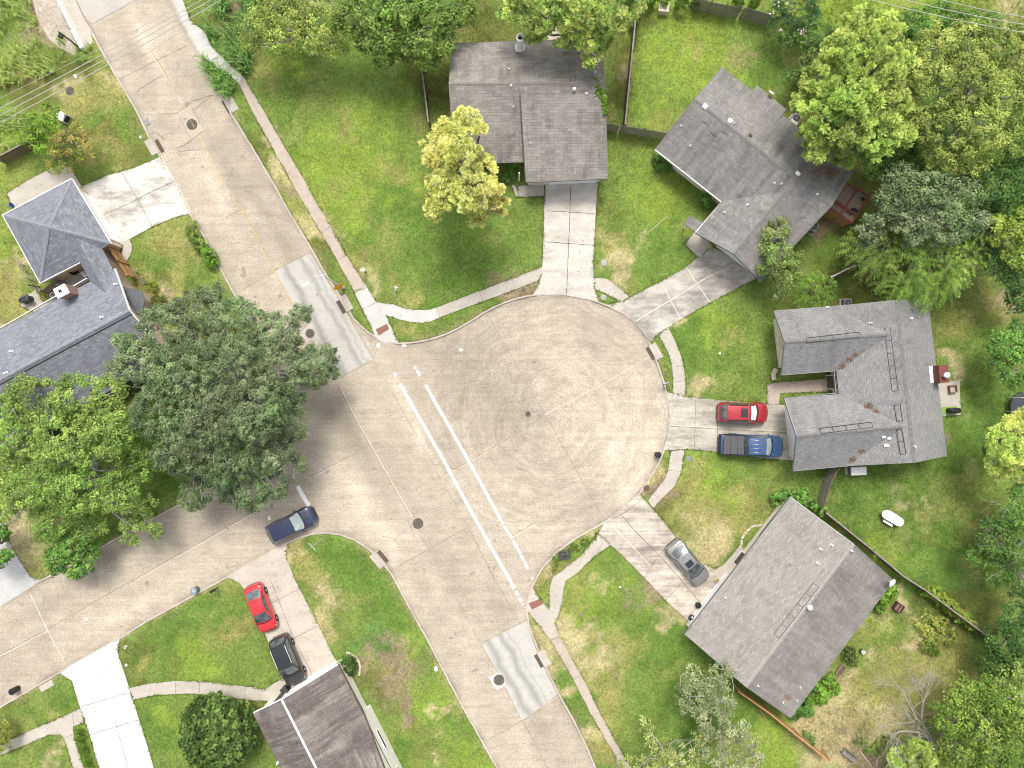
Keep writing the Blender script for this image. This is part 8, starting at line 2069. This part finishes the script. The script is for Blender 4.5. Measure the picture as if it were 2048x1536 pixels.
m.build('side_board', pmat('frame_wood', (0.36, 0.24, 0.16), .85, .2, 5), t, False, True); m = MB(); m.box((0, 0, .1), (1.0, .42, .1)); m.build('soil', WOODDARK, t, False, True)
b = W(1726, 1304, .5); t = thing('cable_spool', (b.x, b.y, .1), 'grey round drum with a white top behind the warm grey house', 'drum')
m = MB(); m.lathe([(.2, 0), (.22, .45), (.2, .5), (.01, .5)], (0, 0, 0), 18); m.build('drum', pmat('drum_grey', (0.22, 0.23, 0.24), .6, .2, 5), t, True, True); m = MB(); m.lathe([(.17, .5), (.17, .54), (.08, .55), (.08, .5)], (0, 0, 0), 16); m.build('top', WHITE, t, False, True)
b = W(1698, 1510, .4); t = thing('garden_bench', (b.x, b.y, .1), 'weathered grey bench at the bottom edge by the cedar fence', 'bench', None, math.atan2(-.62, .78))
for k in range(3): m = MB(); m.rbox((0, -.2 + .2 * k, .46), (1.5, .17, .05), 0, .01); m.build('slat', WOODGREY, t, False, True)
m = MB(); m.rbox((0, .34, .75), (1.5, .05, .45), 0, .01); m.build('backrest', WOODGREY, t, False, True)
for u in (-1, 1):
    for s in (-1, 1): m = MB(); m.box((u * .65, s * .22, .22), (.07, .07, .44)); m.build('leg', WOODGREY, t, False, True)
b = W(1659, 1504, .1); m = MB(); m.tube([(.16 * math.cos(k * PI / 8), .16 * math.sin(k * PI / 8), .05) for k in range(17)], .035, 6); o = m.build('ring', WHITE, None, True); o.location = (b.x, b.y, .12); tag(o, 'small white ring lying in the dry grass by the grey bench', 'ring')
def board(name, label, p, q, w, mat, z=.14, cat='board'):
    a = W(p[0], p[1], z); b = W(q[0], q[1], z); d = b - a; c = (a + b) / 2; m = MB(); m.rbox((0, 0, 0), (d.length, w, .05), math.atan2(d.y, d.x), .01); o = m.build(name, mat); o.location = (c.x, c.y, z); tag(o, label, cat)
board('timber_board', 'long pale board lying at the bottom edge right of the grey bench', (1722, 1504), (1748, 1540), .12, pmat('board_pale', (0.50, 0.40, 0.30), .85, .15, 5))
board('timber_board', 'loose board leaning against the cedar fence', (1520, 1418), (1536, 1446), .09, WOODNEW, .2)
board('pipe_piece', 'grey pipe piece lying on the lawn near the south tactile pad', (1157, 1233), (1168, 1226), .13, GREYM, .16, 'pipe')
board('fallen_branch', 'pale fallen branch on the lawn left of the turned grey house wing', (1297, 465), (1335, 432), .07, pmat('dry_branch', (0.45, 0.40, 0.24), .9, .2, 5), .13, 'branch')
for lab, px, py, s in (('white scrap on the southern lawn beside the kerb', 872, 1338, .17), ('white scrap in the dry grass above the manhole cover', 150, 152, .15), ('small white scrap on the grass by the upper left storm drain', 281, 274, .11), ('white scrap on the lawn left of the warm grey house driveway', 1240, 1174, .08), ('white scrap on the east lawn below the patchy driveway', 1440, 707, .09), ('white cap in the grass right of the white driveway', 252, 1330, .11)):
    p = W(px, py, .15); m = MB(); rn = random.Random(px); m.lathe([(s, 0), (s * .9, s * .5), (s * .4, s * .8), (.01, s * .7)], (0, 0, 0), 8); m.v = [(x + rn.uniform(-.3, .3) * s, y * 1.3 + rn.uniform(-.3, .3) * s, z) for x, y, z in m.v]
    o = m.build('litter', WHITE); o.location = (p.x, p.y, .1); tag(o, lab, 'litter')
b = W(251, 1294, .2); t = thing('yard_cleanout', (b.x, b.y, .1), 'dark ringed pipe end in the grass near the white driveway mouth', 'pipe end')
m = MB(); m.lathe([(.13, 0), (.13, .22), (.09, .23), (.09, .1)], (0, 0, 0), 14); m.build('pipe', WHITE, t, False, True); m = MB(); m.lathe([(.09, .15), (.05, .16), (.01, .16)], (0, 0, 0), 10); m.build('cap', DARK, t, False, True)
# crumpled dark sheet in the verge
b = W(1129, 1112, .15); rn = random.Random(3); m = MB(); P_ = []
for i in range(9): P_.append([((i - 4) * .14 + rn.uniform(-.05, .05), (j - 3) * .14 + rn.uniform(-.05, .05) + .03 * i, .04 + rn.uniform(0, .14)) for j in range(7)])
m.grid(P_); o = m.build('tarp', pmat('dark_sheet', (0.06, 0.062, 0.068), .5, .3, 6)); o.location = (b.x, b.y, .14); tag(o, 'crumpled dark grey sheet in the verge of the curving south walk', 'sheet')

# ------------------------------------------------------------------ fences
def fence(name, label, pts, h, mat, style='picket', wd=.14, gap=.02, z=0.1, postevery=2.4, top=None, ztrace=None):
    wp = [W(p[0], p[1], ztrace if ztrace is not None else h) for p in pts]
    for p in wp: p.z = z
    t = thing(name, (wp[0].x, wp[0].y, z), label, 'fence')
    rn = random.Random(len(label)); posts = []
    pan = MB(); rail = MB()
    for a, b in zip(wp[:-1], wp[1:]):
        d = b - a; L = d.length; rz = math.atan2(d.y, d.x); n = max(1, int(L / (wd + gap))); nn = Vector((-d.y, d.x, 0)).normalized()
        if style == 'picket':
            for k in range(n):
                if rn.random() < .02: continue
                c = a.lerp(b, (k + .5) / n); hh = h * rn.uniform(.95, 1.02)
                pan.box((c.x, c.y, z + hh / 2), (wd, .02, hh), rz + rn.uniform(-.03, .03))
            for zz in (.3, .82):
                c = a.lerp(b, .5) + nn * .04; rail.box((c.x, c.y, z + h * zz), (L, .04, .09), rz)
        elif style == 'rail':
            for zz in (.25, .6, .95):
                c = a.lerp(b, .5); rail.box((c.x, c.y, z + h * zz), (L, .05, .12), rz)
        k = max(1, int(L / postevery))
        for i in range(k + 1): posts.append((a.lerp(b, i / k) + nn * .09, rz))
        if top is not None:
            c = a.lerp(b, .5); tm = MB(); tm.rbox((c.x, c.y, z + h + .02), (L, .14, .04), rz, .01); tm.build('top_rail', top, t)
    if pan.v: pan.build('pickets', mat, t)
    rail.build('rail', mat, t)
    for p, rz in posts:
        m = MB(); m.box((p.x, p.y, z + h * .5), (.1, .1, h * 1.02), rz); m.build('post', mat, t)
    return t
fence('wooden_fence', 'old brown fence on the left side of the north house', [(838, 40), (843, 130), (857, 245)], 1.7, WOODDARK, top=WOODGREY)
fence('wooden_fence', 'dark fence with a pale top between the north house and the bright back lawn', [(1280, -20), (1270, 47), (1259, 157), (1250, 250)], 1.7, WOODDARK, top=WOODGREY)
fence('wooden_fence', 'weathered grey picket fence joining the north house and the turned house', [(1214, 247), (1250, 253), (1290, 259), (1336, 267)], 1.8, WOODGREY)
fence('wooden_fence', 'curving weathered fence at the top edge of the bright back lawn', [(1390, -4), (1424, 5), (1455, 11), (1500, 18), (1545, 30)], 1.9, WOODGREY)
fence('wooden_fence', 'short grey fence running down from the C shaped house', [(1676, 937), (1661, 965), (1646, 1015)], 1.7, WOODGREY, top=WOODDARK)
fence('wooden_fence', 'long dark fence behind the warm grey house', [(1651, 1025), (1736, 1093), (1806, 1152), (1853, 1182), (1958, 1260), (1994, 1290)], 1.7, WOODDARK, top=WOODGREY)
fence('wooden_fence', 'new orange cedar fence below the warm grey house', [(1476, 1382), (1536, 1424), (1598, 1474), (1658, 1522)], 1.7, WOODNEW, top=WOODNEW)
fence('wooden_fence', 'short grey fence between the feathery bush and the cypress', [(1661, 555), (1710, 530)], 1.7, WOODGREY, top=pmat('fence_cap_pale', (0.45, 0.39, 0.32), .85, .15, 4))
fence('wooden_fence', 'dark fence at the left edge above the blue grey house', [(-10, 318), (30, 297), (62, 280)], 1.6, WOODDARK, top=WOODGREY)
fence('wooden_fence', 'brown privacy fence across the entry of the blue grey house', [(217, 494), (235, 523), (253, 551)], 1.9, WOODNEW)
fence('wooden_fence', 'grey fence closing the court of the blue grey house', [(55, 571), (80, 583), (112, 562)], 1.7, WOODGREY)
